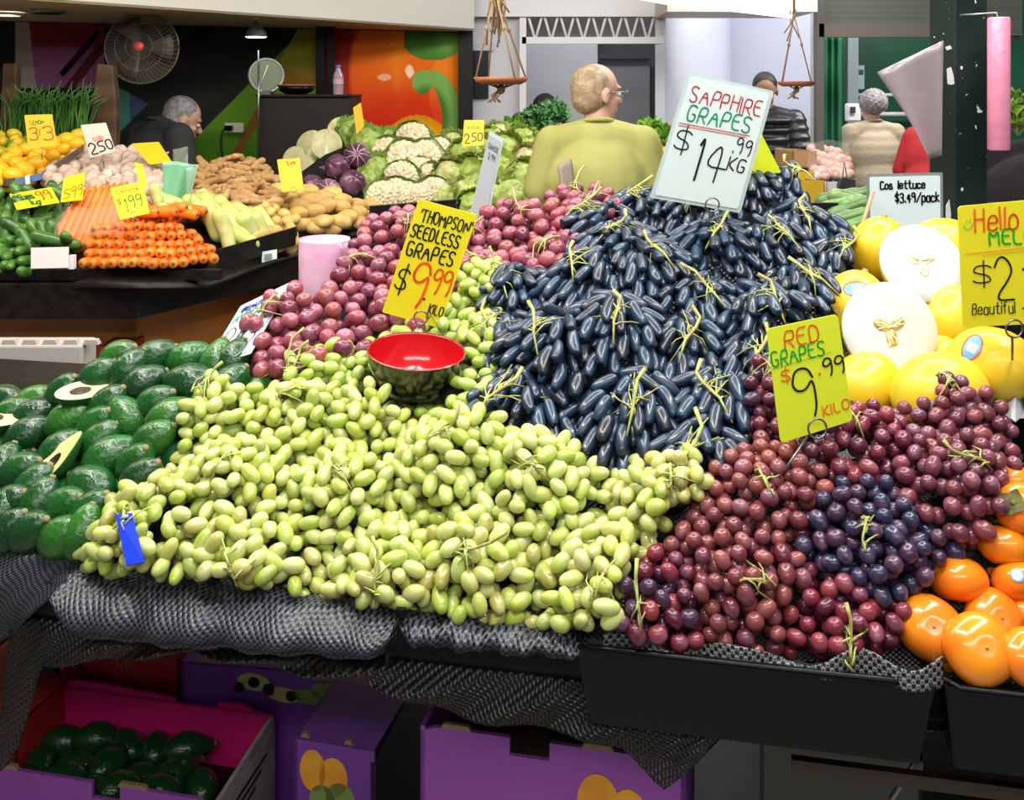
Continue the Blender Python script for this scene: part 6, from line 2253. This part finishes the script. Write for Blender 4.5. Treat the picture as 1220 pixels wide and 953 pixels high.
# red box behind with gold prints, purple box with avocado print, deep purple box with mango print
rt, o, ax, z, ay, H = open_box('fruit_box', (xat(22, 1.74), 1.74), (xat(215, 1.70), 1.70), .22, .40, .66, RB, RB, RB, 'red box with gold grape print behind the open purple box', solid_top=True)
for k in range(14):
    disc(rt, 'grape_print', o, ax, z, ay, blobp(.055 + .011 * (k % 4) + .005 * (k // 4 % 2), H - .10 - .013 * (k // 4), .0085, .0085, 12), GPR, .001 + .0002 * k)
for k in range(12):
    a = k * math.pi / 6
    c_ = (.19, H - .025)
    disc(rt, 'burst_print', o, ax, z, ay, [(c_[0] + math.cos(a - .12) * .010, c_[1] + math.sin(a - .12) * .010), (c_[0] + math.cos(a) * .026, c_[1] + math.sin(a) * .026), (c_[0] + math.cos(a + .12) * .010, c_[1] + math.sin(a + .12) * .010)], GPR, .001)
rt, o, ax, z, ay, H = open_box('fruit_box', (-.95, 1.60), (xat(18, 1.56), 1.56), .22, .40, .62, RB, RB, RB, 'red box with white edge at the picture edge under the table', solid_top=True)
disc(rt, 'leaf_print', o, ax, z, ay, blobp(.13, H - .06, .022, .022), AVP)
rt, o, ax, z, ay, H = open_box('fruit_box', (xat(30, 1.62), 1.62), (xat(70, 1.62), 1.62), .2, .662, .692, MT['black'], SEE, GY_, 'flat black box with pale edge lying on the red box', solid_top=True)
rt, o, ax, z, ay, H = open_box('fruit_box', (xat(216, 1.66), 1.66), (xat(440, 1.62), 1.62), .24, .40, .66, PUD, PUD, PUD, 'deep purple box with cut avocado print behind the other boxes', solid_top=True)
for cx_, cy_, rx_, ry_, m_ in ((.125, .232, .028, .014, AVF), (.125, .232, .010, .009, SEE), (.175, .215, .030, .012, AVF), (.215, .215, .026, .012, AVP), (.188, .214, .009, .009, SEE), (.10, .222, .009, .009, SEE), (.15, .222, .010, .010, SEE), (.25, .225, .030, .014, AVP)):
    disc(rt, 'avocado_print', o, ax, z, ay, blobp(cx_, cy_ + .003, rx_, ry_, rot=-.1), m_, .001 + .0004 * (m_ == SEE) + .0001)
rt, o, ax, z, ay, H = open_box('fruit_box', (xat(350, 1.46), 1.46), (xat(446, 1.43), 1.43), .24, .40, .665, PUD, PUD, SEE, 'dark purple box with mango and lime print beside the open box', solid_top=True)
for cx_, cy_, rx_, ry_, m_ in ((.030, H - .045, .020, .030, ORM), (.062, H - .05, .022, .028, ORM), (.045, H - .085, .020, .022, AVP), (.073, H - .08, .022, .024, AVP)):
    disc(rt, 'fruit_print', o, ax, z, ay, blobp(cx_, cy_, rx_, ry_), m_)
child(MB().prism([(.05, .03), (.13, .03), (.13, H - .06), (.05, H - .065)], ay, z, ax, o + ax * .1175, .001), 'printed_panel', GY_, rt, smooth=False)
# glass-fronted crate and rails at the right below the table
rt, o, ax, z, ay, H = open_box('crate', (xat(905, 1.35), 1.35), (xat(1100, 1.30), 1.30), .25, .40, .735, mat('crate_dark', (.02, .025, .025), .25, coat=.4), SEE, SEE, 'dark plastic crate in the shade below the red grapes', solid_top=True)
e = tag(empty('strut', T(.45, .12, .7)), 'thin diagonal metal strut under the table by the dark crate', 'strut')
child(MB().tube([W(1062, 953, 1.22), W(1092, 905, 1.24), W(1094, 870, 1.26)], .004, 6), 'bar', MT['steel'], e)
child(MB().box(W(1093, 868, 1.26), (.010, .004, .004)), 'bracket', MT['steel'], e, smooth=False)

# ================================================================== PEOPLE
SK1 = mat('skin_light', (.58, .33, .24), .5, col2=(.66, .40, .30), nscale=20, sss=.1)
SK2 = mat('skin_dark', (.12, .06, .035), .5)
SK3 = mat('skin_tan', (.38, .20, .12), .5)
HGREY = mat('hair_grey', (.20, .18, .185), .6, col2=(.36, .33, .34), nscale=45, bump=.8, bscale=90)
HSAND = mat('hair_sandy', (.30, .21, .12), .6, col2=(.46, .36, .24), nscale=40, bump=.4, bscale=110)
HBLK = mat('hair_black', (.012, .010, .010), .55, bump=.4, bscale=110)
EYE_M = mat('eye_white', (.75, .75, .72), .2)
PANT = mat('trousers_dark', (.03, .032, .045), .8)
SHOE = mat('shoe_black', (.02, .02, .02), .4)


def rotz(a):
    return Matrix.Rotation(a, 3, 'Z')


def person(name, x, y, H, face, label, skin, hair_m, hair, top_m, sleeve='short', duck=0.0, lean=(0, 0), yaw=0.0, arms=None, glasses=False, bulk=1.0, crouch=0.0, nod=0.0, ribs=False):
    """face: body heading in radians (0 looks away from the camera); yaw: head turn; lean: shift of the shoulders in metres"""
    k = H / 1.72
    root = empty(name, (x, y, 0))
    root.rotation_euler = (0, 0, face)
    tag(root, label, 'person')
    b = bulk
    lx, ly = lean
    hip, chest, neck = Vector((0, 0, .93)), Vector((lx * .7, ly * .7, 1.28)), Vector((lx, ly, 1.49))
    hd = Vector((lx * 1.15, ly * 1.15 + .02 + duck * .8, 1.60 - duck))
    sh = [Vector((lx - .172 * b, ly, 1.42)), Vector((lx + .172 * b, ly, 1.42))]
    if arms is None:
        arms = [((-.25 * b, .02, 1.13), (-.24, .16, .93)), ((.25 * b, .02, 1.13), (.24, .16, .93))]
    arms = [[Vector(q) + Vector((lx * .8, ly * .8, 0)) for q in a] for a in arms]
    S = lambda mb: setattr(mb, 'v', [tuple(Vector(v) * k) for v in mb.v]) or mb
    # one continuous body: legs, trunk, arms, hands, neck, head
    m = MB()
    for s in (-1, 1):
        m.cap((s * .09, 0, .92), (s * .10, .01, .50), .085, .058)
        m.cap((s * .10, .01, .50), (s * .10, -.01, .09), .055, .038)
        m.cap((s * .10, -.04, .045), (s * .11, .13, .035), .040, .034)
    m.ell(hip, (.16 * b, .11 * b, .13))
    m.ell((hip + chest) / 2, (.145 * b, .10 * b, .20))
    m.ell(chest, (.17 * b, .11 * b, .17))
    m.cap(neck - Vector((0, 0, .07)), hd - Vector((0, .01, .05)), .058, .050)
    m.cap(sh[0], sh[1], .055, .055)
    for i, s in enumerate((-1, 1)):
        el, wr = arms[i]
        m.cap(sh[i], el, .050, .040)
        m.cap(el, wr, .040, .026)
        d = (wr - el).normalized()
        side = d.cross(Vector((0, 0, 1)))
        side = side.normalized() if side.length > .1 else Vector((1, 0, 0))
        pm = wr + d * .05
        m.cap(wr + d * .01, pm + d * .02, .026, .030)
        for f in range(4):
            o = side * (f - 1.5) * .017
            L = (.060, .072, .068, .052)[f]
            kn = pm + d * (.03 + L * .5) + o * 1.1 + Vector((0, 0, -.004))
            m.cap(pm + d * .02 + o, kn, .0088, .0082, 8)
            m.cap(kn, kn + d * L * .45 + Vector((0, 0, -.018)), .0080, .0068, 8)
        m.cap(wr + d * .03 + side * .022 * -s, wr + d * .065 + side * -.052 * s, .0105, .0085, 8)
    # head with face, in its own frame
    hr = rotz(yaw) @ Matrix.Rotation(-nod, 3, 'X')
    hp = lambda q: hd + hr @ Vector(q)
    m.ell(hp((0, -.012, .035)), (.077, .094, .088), hr)
    m.ell(hp((0, .018, -.030)), (.060, .068, .075), hr)
    m.ell(hp((0, .052, -.078)), (.027, .026, .022), hr)
    m.cap(hp((0, .083, .012)), hp((0, .104, -.024)), .009, .0135)
    m.ell(hp((0, .084, -.055)), (.022, .010, .007), hr)
    m.ell(hp((0, .078, .030)), (.055, .014, .010), hr)
    for s in (-1, 1):
        m.ell(hp((s * .080, -.010, -.004)), (.009, .019, .031), hr)
        m.ell(hp((s * .038, .060, -.018)), (.020, .016, .016), hr)
    S(m).build('body', skin, root, loc=(0, 0, 0), remesh=.0075, sm=3)
    for s in (-1, 1):
        ey = S(MB().ell(hp((s * .030, .077, .006)), (.0125, .010, .009), hr)).build('eye', EYE_M, root, loc=(0, 0, 0))
        S(MB().ell(hp((s * .030, .0865, .006)), (.0055, .002, .0055), hr)).build('iris', HBLK, ey, loc=(0, 0, 0))
    # hair
    h = MB()
    if hair == 'short':
        h.ell(hp((0, -.022, .044)), (.0815, .093, .086), hr)
        h.ell(hp((0, -.045, -.005)), (.074, .066, .072), hr)
    elif hair == 'curly':
        rr = random.Random(5)
        for i in range(130):
            zz = 1 - 2 * (i + .5) / 165
            a = i * 2.4
            q = math.sqrt(max(0, 1 - zz * zz))
            pt = (math.cos(a) * q * .083, -.028 + math.sin(a) * q * .088, .035 + zz * .088)
            if pt[1] > .045 and pt[2] < .05:
                continue
            h.ell(hp(pt), (.019, .019, .019), hr, n=8, m=6)
        h.ell(hp((0, -.03, .03)), (.085, .085, .09), hr)
    elif hair == 'thin':
        h.ell(hp((0, -.024, .036)), (.0805, .088, .085), hr)
        h.ell(hp((0, -.040, -.012)), (.0745, .066, .064), hr)
    if hair != 'bald':
        S(h).build('hair', hair_m, root, loc=(0, 0, 0), remesh=.007, sm=2 if hair == 'curly' else 4)
    if glasses:
        for s in (-1, 1):
            S(MB().tube([hp((s * .032 + math.cos(a) * .023, .104, .008 + math.sin(a) * .016)) for a in [i * math.pi / 10 for i in range(21)]], .0018, 6)).build('spectacle_rim', MT['steel'], root, loc=(0, 0, 0))
            S(MB().tube([hp((s * .055, .104, .014)), hp((s * .080, .08, .014)), hp((s * .088, .0, .012)), hp((s * .086, -.015, -.002))], .0018, 6)).build('spectacle_arm', MT['steel'], root, loc=(0, 0, 0))
        S(MB().tube([hp((-.010, .105, .012)), hp((.010, .105, .012))], .0016, 6)).build('spectacle_bridge', MT['steel'], root, loc=(0, 0, 0))
    # top garment
    g = MB()
    g.ell(hip + Vector((0, 0, -.02)), (.178 * b, .135 * b, .13))
    g.ell((hip + chest) / 2, (.178 * b, .135 * b, .22))
    g.ell(chest, (.195 * b, .135 * b, .19))
    for i in range(2):
        g.cap(neck - Vector((0, .005, .025)), sh[i], .062, .062)
    g.ell(neck - Vector((0, .005, .045)), (.088, .078, .062))
    for i in range(2):
        el, wr = arms[i]
        if sleeve == 'short':
            e = sh[i].lerp(el, .62)
            g.cap(sh[i], e, .070 * b, .066 * b)
        else:
            g.cap(sh[i], el, .068 * b, .056 * b)
            g.cap(el, el.lerp(wr, .92), .056 * b, .042)
    if ribs:
        g2 = g
        for j in range(9):
            zz = .92 + j * .062
            f = (zz - .93) / .5
            ct = Vector((lx * f, ly * f, zz))
            g2.ell(ct, (.195 * b, .152 * b, .036), n=24)
        for i in range(2):
            el, wr = arms[i]
            for j in range(6):
                q = sh[i].lerp(el, j / 5)
                g2.ell(q, (.076 * b, .076 * b, .032))
            for j in range(4):
                q = el.lerp(wr, j / 4)
                g2.ell(q, (.064 * b, .064 * b, .03))
    S(g).build('jacket' if sleeve == 'long' else 'shirt', top_m, root, loc=(0, 0, 0), remesh=.009, sm=2 if ribs else 8)
    S(MB().tube([neck + Vector((math.cos(a) * .058, math.sin(a) * .058 - .002, .010 - .012 * math.sin(a))) for a in [i * math.pi / 12 for i in range(25)]], .009, 6)).build('collar', top_m, root, loc=(0, 0, 0))
    t = MB()
    t.ell(hip, (.168 * b, .122 * b, .12))
    for s in (-1, 1):
        t.cap((s * .09, 0, .90), (s * .10, .01, .50), .098, .072)
        t.cap((s * .10, .01, .50), (s * .10, -.01, .10), .070, .060)
    S(t).build('trousers', PANT, root, loc=(0, 0, 0), remesh=.012, sm=4)
    for s in (-1, 1):
        q = MB()
        q.cap((s * .10, -.04, .048), (s * .11, .14, .042), .047, .040)
        S(q).build('shoe', SHOE, root, loc=(0, 0, 0))
    return root


YS = mat('shirt_olive_yellow', (.46, .45, .16), .85, spec=.2, col2=(.40, .40, .13), nscale=5, bump=.6, bscale=7)
person('person', xat(712, 3.8), 3.8, 1.70, 0, 'person in olive-yellow T-shirt seen from behind, face turned aside, wearing glasses', SK1, HSAND, 'thin', YS, 'short', yaw=math.radians(-62), glasses=True, bulk=1.0,
       arms=[((-.25, .03, 1.14), (-.22, .22, 1.0)), ((.25, .03, 1.14), (.22, .22, 1.0))])
# folded paper bag under his arm
P = [[W(665 + 15 * u + 3 * math.sin(t * 3), 190 + 60 * t - 3 * math.sin(u * 3) + (1 - t) * (8 * (1 - u)), 3.62 + .03 * u) for u in [i / 5 for i in range(6)]] for t in [j / 8 for j in range(9)]]
tag(MB().grid(P).build('paper_bag', mat('bag_taupe', (.42, .34, .27), .7), solid=.012), 'folded taupe bag tucked under the arm of the yellow-shirted person', 'bag')
BJ = mat('puffer_black', (.018, .020, .026), .38, bump=.2, bscale=30)
person('person', xat(912, 6.55), 6.55, 1.71, math.pi - .5, 'person in black quilted jacket standing at the egg cartons, short black hair', SK3, HBLK, 'short', BJ, 'long', yaw=.3, nod=.5, bulk=1.08, ribs=True,
       arms=[((-.27, .06, 1.14), (-.06, .26, 1.06)), ((.27, .06, 1.14), (.08, .26, 1.04))])
CD = mat('cardigan_beige', (.46, .38, .28), .85, wave=((.36, .30, .21), 5.0, 1.5, 'Z'), bump=.3, bscale=60)
person('person', xat(1040, 6.7), 6.7, 1.60, .15, 'person with curly grey hair in beige striped cardigan seen from behind', SK1, HGREY, 'curly', CD, 'long', bulk=1.02, yaw=0)
RS = mat('shirt_red', (.40, .012, .02), .75, bump=.2, bscale=12)
person('person', xat(1101, 5.2), 5.2, 1.63, -.7, 'person in dark red shirt bending forward, mostly hidden by the hanging bag', SK3, HBLK, 'short', RS, 'short', lean=(.07, .16), nod=.9, bulk=1.0)
GJ = mat('jumper_charcoal', (.028, .028, .032), .85, bump=.2, bscale=20)
person('person', xat(168, 4.85), 4.85, 1.67, -.75, 'grey-haired person in charcoal jumper crouched behind the garlic, seen from behind', SK1, HGREY, 'short', GJ, 'long', duck=.11, lean=(.0, .10), yaw=-.35, nod=.35, bulk=1.1)
person('person', xat(649, 5.75), 5.75, 1.575, math.pi, 'dark-haired bowed head of a person just above the kale', SK2, HBLK, 'short', GJ, 'long', nod=.9)
PJ = mat('jacket_plum', (.012, .009, .012), .8, spec=.2, bump=.2, bscale=14)
person('person', xat(1222, 2.9), 2.9, 1.66, -.9, 'person in plum grey jacket bending over beyond the pink bag roll', SK1, HBLK, 'short', PJ, 'long', duck=.1, lean=(.0, .24), nod=.9, bulk=1.3)

# ================================================================== MIDDLE DISTANCE
WOOD = mat('carton_kraft', (.42, .24, .10), .7)
YB = mat('carton_yellow', (.65, .42, .02), .6)
# counter behind the man for kale and greens
e = tag(empty('greens_counter', (xat(700, 5.2), 5.3, 0)), 'long dark counter carrying kale and greens behind the yellow-shirted shopper', 'counter')
child(MB().box((xat(705, 5.2), 5.25, .60), (.62, .18, .60)), 'body', MT['black'], e, smooth=False, bevel=.005)
child(MB().box((xat(608, 4.95), 4.95, 1.1), (.185, .015, 1.35 - 1.1)), 'end_board', MT['black'], e, smooth=False)
child(MB().box((xat(705, 5.2), 5.41, 1.30), (.62, .02, .12)), 'back_board', WOOD, e, smooth=False)
KL = mat('kale_leaf', (.06, .20, .06), .5, objcol=True, col2=(.12, .30, .10), nscale=20)
LGR = mat('bright_leaf', (.22, .42, .03), .45, objcol=True, col2=(.12, .30, .02), nscale=20)


def leafy(name, c, r, n, m, label, cat, curl=.35, col=(.06, .2, .06), ls=.05):
    e = tag(empty(name, Vector(c) - Vector((0, 0, r * .8))), label, cat)
    mb, st = MB(), MB()
    rr = random.Random(int(c[0] * 1000))
    for i in range(n):
        a = rr.uniform(0, 6.28)
        zz = rr.uniform(-.25, 1)
        q = math.sqrt(1 - zz * zz) if zz < 1 else 0
        d = Vector((math.cos(a) * q, math.sin(a) * q, zz))
        p = Vector(c) + d * r * rr.uniform(.5, .9)
        b = along((d + Vector((rr.uniform(-.4, .4), rr.uniform(-.4, .4), .5))).normalized()).to_matrix()
        sp = rr.uniform(0, 6.28)
        rows = []
        for s in range(6):
            t = s / 5
            wd = ls * .42 * math.sin(math.pi * (t * .85 + .12))
            rows.append([p + b @ (Vector((math.cos(sp) * wd * u - math.sin(sp) * (curl * ls * t * t), math.sin(sp) * wd * u + math.cos(sp) * (curl * ls * t * t), ls * (t - .3) + .12 * ls * math.sin(u * 7 + s * 2) * curl * 2)) ) for u in (-1, -.6, -.3, 0, .3, .6, 1)])
        mb.grid(rows)
        if i % 5 == 0:
            st.tube([Vector(c) - Vector((0, 0, r * .7)), p], .003, 5)
    child(mb, 'leaves', m, e).color = (*col, 1)
    child(st, 'stems', MT['stem'], e)
    return e


leafy('kale_bunch', W(640, 146, 5.2), .062, 110, KL, 'curly dark green kale bunch lying nearer the white post', 'kale', .9)
leafy('kale_bunch', W(657, 141, 5.25), .075, 140, KL, 'curly dark green kale bunch beside the shoulder of the yellow-shirted person', 'kale', .9)
leafy('herb_bunch', W(614, 152, 5.2), .05, 50, LGR, 'small light green herb bunch beside the white post', 'herbs', .4, (.22, .42, .05))
leafy('basil_bunch', W(775, 158, 5.1), .065, 90, LGR, 'bright green leafy bunch between the shopper and the white card', 'herbs', .4, (.20, .42, .03))
leafy('basil_bunch', W(792, 166, 5.0), .055, 70, LGR, 'bright green leafy bunch touching the white card edge', 'herbs', .4, (.16, .36, .03))
for i, (px, py, c_, lab) in enumerate(((782, 180, (.92, .5, .02), 'small yellow-orange capsicum under the leafy bunches'), (790, 190, (.5, .6, .3), 'pale green capsicum below the yellow ones'), (776, 190, (.10, .25, .06), 'dark green capsicum behind the shopper shoulder'), (792, 182, (.9, .45, .02), 'second yellow-orange capsicum touching the white card'))):
    o = MB().ell(W(px, py, 4.95), (.035, .035, .032), n=24, m=14, fn=lambda u: 1 + .07 * math.cos(math.atan2(u.y, u.x) * 4)).build('capsicum', ZU)
    o.color = (*c_, 1)
    tag(o, lab, 'capsicum')
# egg cartons and bagged onions
for px0, px1, y0, y1, d, m, lab in ((938, 972, 205, 222, 5.2, YB, 'open yellow and brown carton with a raised flap'), (945, 975, 180, 200, 5.6, WOOD, 'brown carton behind the yellow carton'), (950, 985, 216, 250, 5.0, YB, 'yellow printed carton lowest beside the dark grapes'),
                                    (985, 1000, 217, 250, 5.1, MT['white'], 'white carton beside the black handbag')):
    rt, o, ax, z, ay, H = open_box('carton', (xat(px0, d), d), (xat(px1, d), d + .03), .22, zat(y1, d), zat(y0, d), m, WOOD, WOOD, lab)
e = tag(empty('produce_bench', (xat(985, 5.6), 5.7, 0)), 'low dark bench carrying cartons and bagged onions', 'bench')
child(MB().box((xat(978, 5.6), 5.55, .5), (.24, .45, .5)), 'body', MT['black'], e, smooth=False)
ON = mat('onion_skin', (.55, .30, .22), .4, objcol=True, col2=(.68, .45, .38), nscale=20, coat=.3)
onm = MB().ell((0, 0, 0), (.033, .033, .030), n=18, m=12, fn=lambda u: 1 + .3 * max(0, u.z - .85)).mesh('onion', ON)
out = []
for i in range(34):
    t = i / 33
    px = 968 + (i * 37 % 46)
    py = 178 + (i * 17 % 38) * .9
    if py < 168 + (px - 960) * .35:
        continue
    out.append(put('onion', onm, W(px, py, 6.0 - (py - 170) * .012), along((R.uniform(-1, 1), R.uniform(-1, 1), 1)), R.uniform(.9, 1.2), None, vary(R.choice([(.60, .33, .26), (.70, .50, .42), (.52, .24, .16)]), .1)))
rows_label(out, 'pinkish brown onion', 'bagged onion heap', 4, 'onion', 'onions heaped beside the beige cardigan')
P = [[W(962 + i * 5.5, 168 + j * 6 + 2 * math.sin(i + j), 5.75 - j * .06 + .02 * math.sin(i * 1.7 + j)) for i in range(10)] for j in range(8)]
tag(MB().grid(P).build('plastic_bag', mat('cloudy_film', (.7, .62, .62), .2, alpha=.12, coat=.5, bump=.6, bscale=14)), 'cloudy clear plastic bag over the heaped onions', 'bag')
e = tag(empty('handbag', W(1004, 248, 5.3)), 'black tote bag with long handles carried beside the cardigan person', 'bag')
child(MB().hexa([W(990, 243, 5.35), W(1020, 240, 5.35), W(1020, 240, 5.47), W(990, 243, 5.47), W(1003, 210, 5.38), W(1019, 214, 5.38), W(1019, 214, 5.44), W(1003, 210, 5.44)]), 'body', mat('bag_black', (.02, .018, .02), .5), e, smooth=False, bevel=.006)
child(MB().tube([W(1004, 211, 5.4), W(1006, 192, 5.42), W(1009, 211, 5.4)], .004, 5), 'handle', MT['black'], e)
# zucchinis behind the lettuce card
ZG = [stick('zucchini', .17, .024, CU, .01), stick('zucchini', .15, .026, CU, .015)]
out = []
for i, (px, py, d) in enumerate(((1003, 243, 2.35), (1012, 250, 2.3), (1021, 240, 2.4), (1008, 262, 2.2), (1018, 262, 2.2), (1027, 232, 2.45), (1030, 250, 2.3), (1000, 256, 2.35), (1024, 272, 2.1), (1012, 274, 2.1), (1034, 264, 2.2), (1000, 236, 2.5))):
    out.append(put('zucchini', ZG[i % 2], W(px, py, d), along((1, -.6, R.uniform(-.3, .7))), R.uniform(.65, .85), None, vary(R.choice([(.14, .26, .06), (.06, .14, .03), (.22, .34, .10)]), .1)))
rows_label(out, 'green zucchini', 'heap behind the lettuce card', 4, 'zucchini', 'zucchinis behind the lettuce card')
e = tag(empty('greens_stand', (xat(1060, 2.5), 2.5, 0)), 'dark stand behind the melons carrying zucchinis', 'stand')
child(MB().box((xat(1100, 2.5), 2.50, .635), (.34, .14, .635)), 'body', MT['black'], e, smooth=False)
child(MB().box((xat(1100, 2.34), 2.34, 1.30), (.30, .010, .04)), 'back_board', MT['black'], e, smooth=False)
tag(MB().tube([W(1015, 310, 1.98), W(1040, 228, 2.02)], .0045, 6).build('wooden_stick', mat('pine_stick', (.40, .28, .15), .6)), 'thin wooden stick leaning beside the grey-framed lettuce card', 'stick')
e = leafy('lettuce_leaves', W(1213, 145, 3.6), .07, 80, LGR, 'bright yellow-green leaves heaped beyond the pink bag roll', 'leaf greens', .6, (.26, .46, .04))
e = leafy('lettuce_leaves', W(1206, 128, 3.9), .05, 50, LGR, 'paler green sprigs at the picture edge above the leaves', 'leaf greens', .6, (.34, .50, .12))

# hanging scale pans on rope
TC = mat('terracotta', (.42, .14, .05), .6, col2=(.34, .10, .035), nscale=12)
ROPE = mat('rope_brown', (.30, .19, .09), .85)


def hanger(px, py, d, rpx, apx, apy, knots, label):
    r = rpx / FPX * d
    c = W(px, py, d)
    ap = W(apx, apy, d)
    e = tag(empty('hanging_dish', c - Vector((0, 0, .1))), label, 'hanging dish')
    child(MB().lathe([(0, -r * .26), (r * .70, -r * .26), (r * .90, -r * .17), (r, 0), (r * .95, 0), (r * .82, -r * .12), (0, -r * .16)], 36, Matrix.Translation(c)), 'dish', TC, e)
    for k in range(4):
        a = k * math.pi / 2 + .5
        rim = c + Vector((math.cos(a) * r * 1.01, math.sin(a) * r * 1.01, 0))
        kn = ap.lerp(rim, .45)
        child(MB().tube([ap, kn, rim], .0028, 5), 'rope', ROPE, e)
        child(MB().ell(kn, (.006, .006, .009), n=8, m=6), 'knot', ROPE, e)
        child(MB().tube([rim, c + Vector((math.cos(a) * r * .5, math.sin(a) * r * .5, -r * .25)), c + Vector((0, 0, -r * .42))], .0028, 5), 'rope', ROPE, e)
    b = c + Vector((0, 0, -r * .42))
    child(MB().ell(b, (.012, .012, .016), n=10, m=8), 'bottom_knot', ROPE, e)
    for k in range(5):
        child(MB().tube([b, b + Vector((R.uniform(-.03, 0), R.uniform(-.01, .01), -r * .25)), b + Vector((R.uniform(-.05, .01), 0, -r * .48))], .003, 5), 'tassel_strand', ROPE, e)
    for k in range(knots):
        q = ap + Vector((R.uniform(-.02, .03), R.uniform(-.01, .01), R.uniform(-.02, .05)))
        child(MB().tube([q, q + Vector((R.uniform(-.02, .01), 0, -.06)), q + Vector((R.uniform(-.03, .02), 0, -R.uniform(.08, .17)))], .003, 5), 'loose_strand', ROPE, e)
    child(MB().tube([ap, ap + Vector((0, 0, .7))], .005, 6), 'suspension_rope', ROPE, e)
    return e


hanger(597, 92, 2.9, 33, 590, -12, 12, 'terracotta dish hung on brown rope before the white post')
hanger(949, 97, 4.2, 23, 946, 18, 3, 'terracotta dish hung on rope before the rear white wall')

# hanging cloudy bag on the column and pink roll beside it
P = []
for j in range(14):
    t = j / 13
    row = []
    for i in range(14):
        u = i / 13
        # left edge 1045,85 -> 1107,190 ; right edge 1124,48 -> 1122,184
        l = (1045 + 62 * t ** 1.1 + 6 * math.sin(t * 3.1), 86 + 104 * t)
        r_ = (1124 - 2 * t, 48 + 137 * t)
        row.append(W(l[0] * (1 - u) + r_[0] * u, l[1] * (1 - u) + r_[1] * u, 2.14 - .03 * math.sin(u * 4 + t * 2) * (1 - u)))
    P.append(row)
tag(MB().grid(P).build('plastic_bag', mat('milky_film', (.36, .30, .325), .3, alpha=.74, coat=.6, bump=.15, bscale=6), solid=.0008), 'milky translucent plastic bag hanging in a point from the green column', 'bag')
rc = W(1190, 100, 2.12)
e = tag(empty('bag_roll', W(1190, 180, 2.12)), 'long narrow roll of pink plastic bags hanging beside the green column', 'bag roll')
child(MB().lathe([(0, -.140), (.0205, -.140), (.0225, -.137), (.0225, .136), (.0205, .140), (0, .140)], 28, Matrix.Translation(rc)), 'roll', mat('pink_roll', (.78, .27, .42), .4, coat=.3, bump=.3, bscale=30), e)
child(MB().tube([rc + Vector((-.060, .05, .148)), rc + Vector((0, .01, .150)), rc + Vector((0, 0, .125))], .003, 6), 'hook', MT['steel'], e)

bpy.context.view_layer.update()
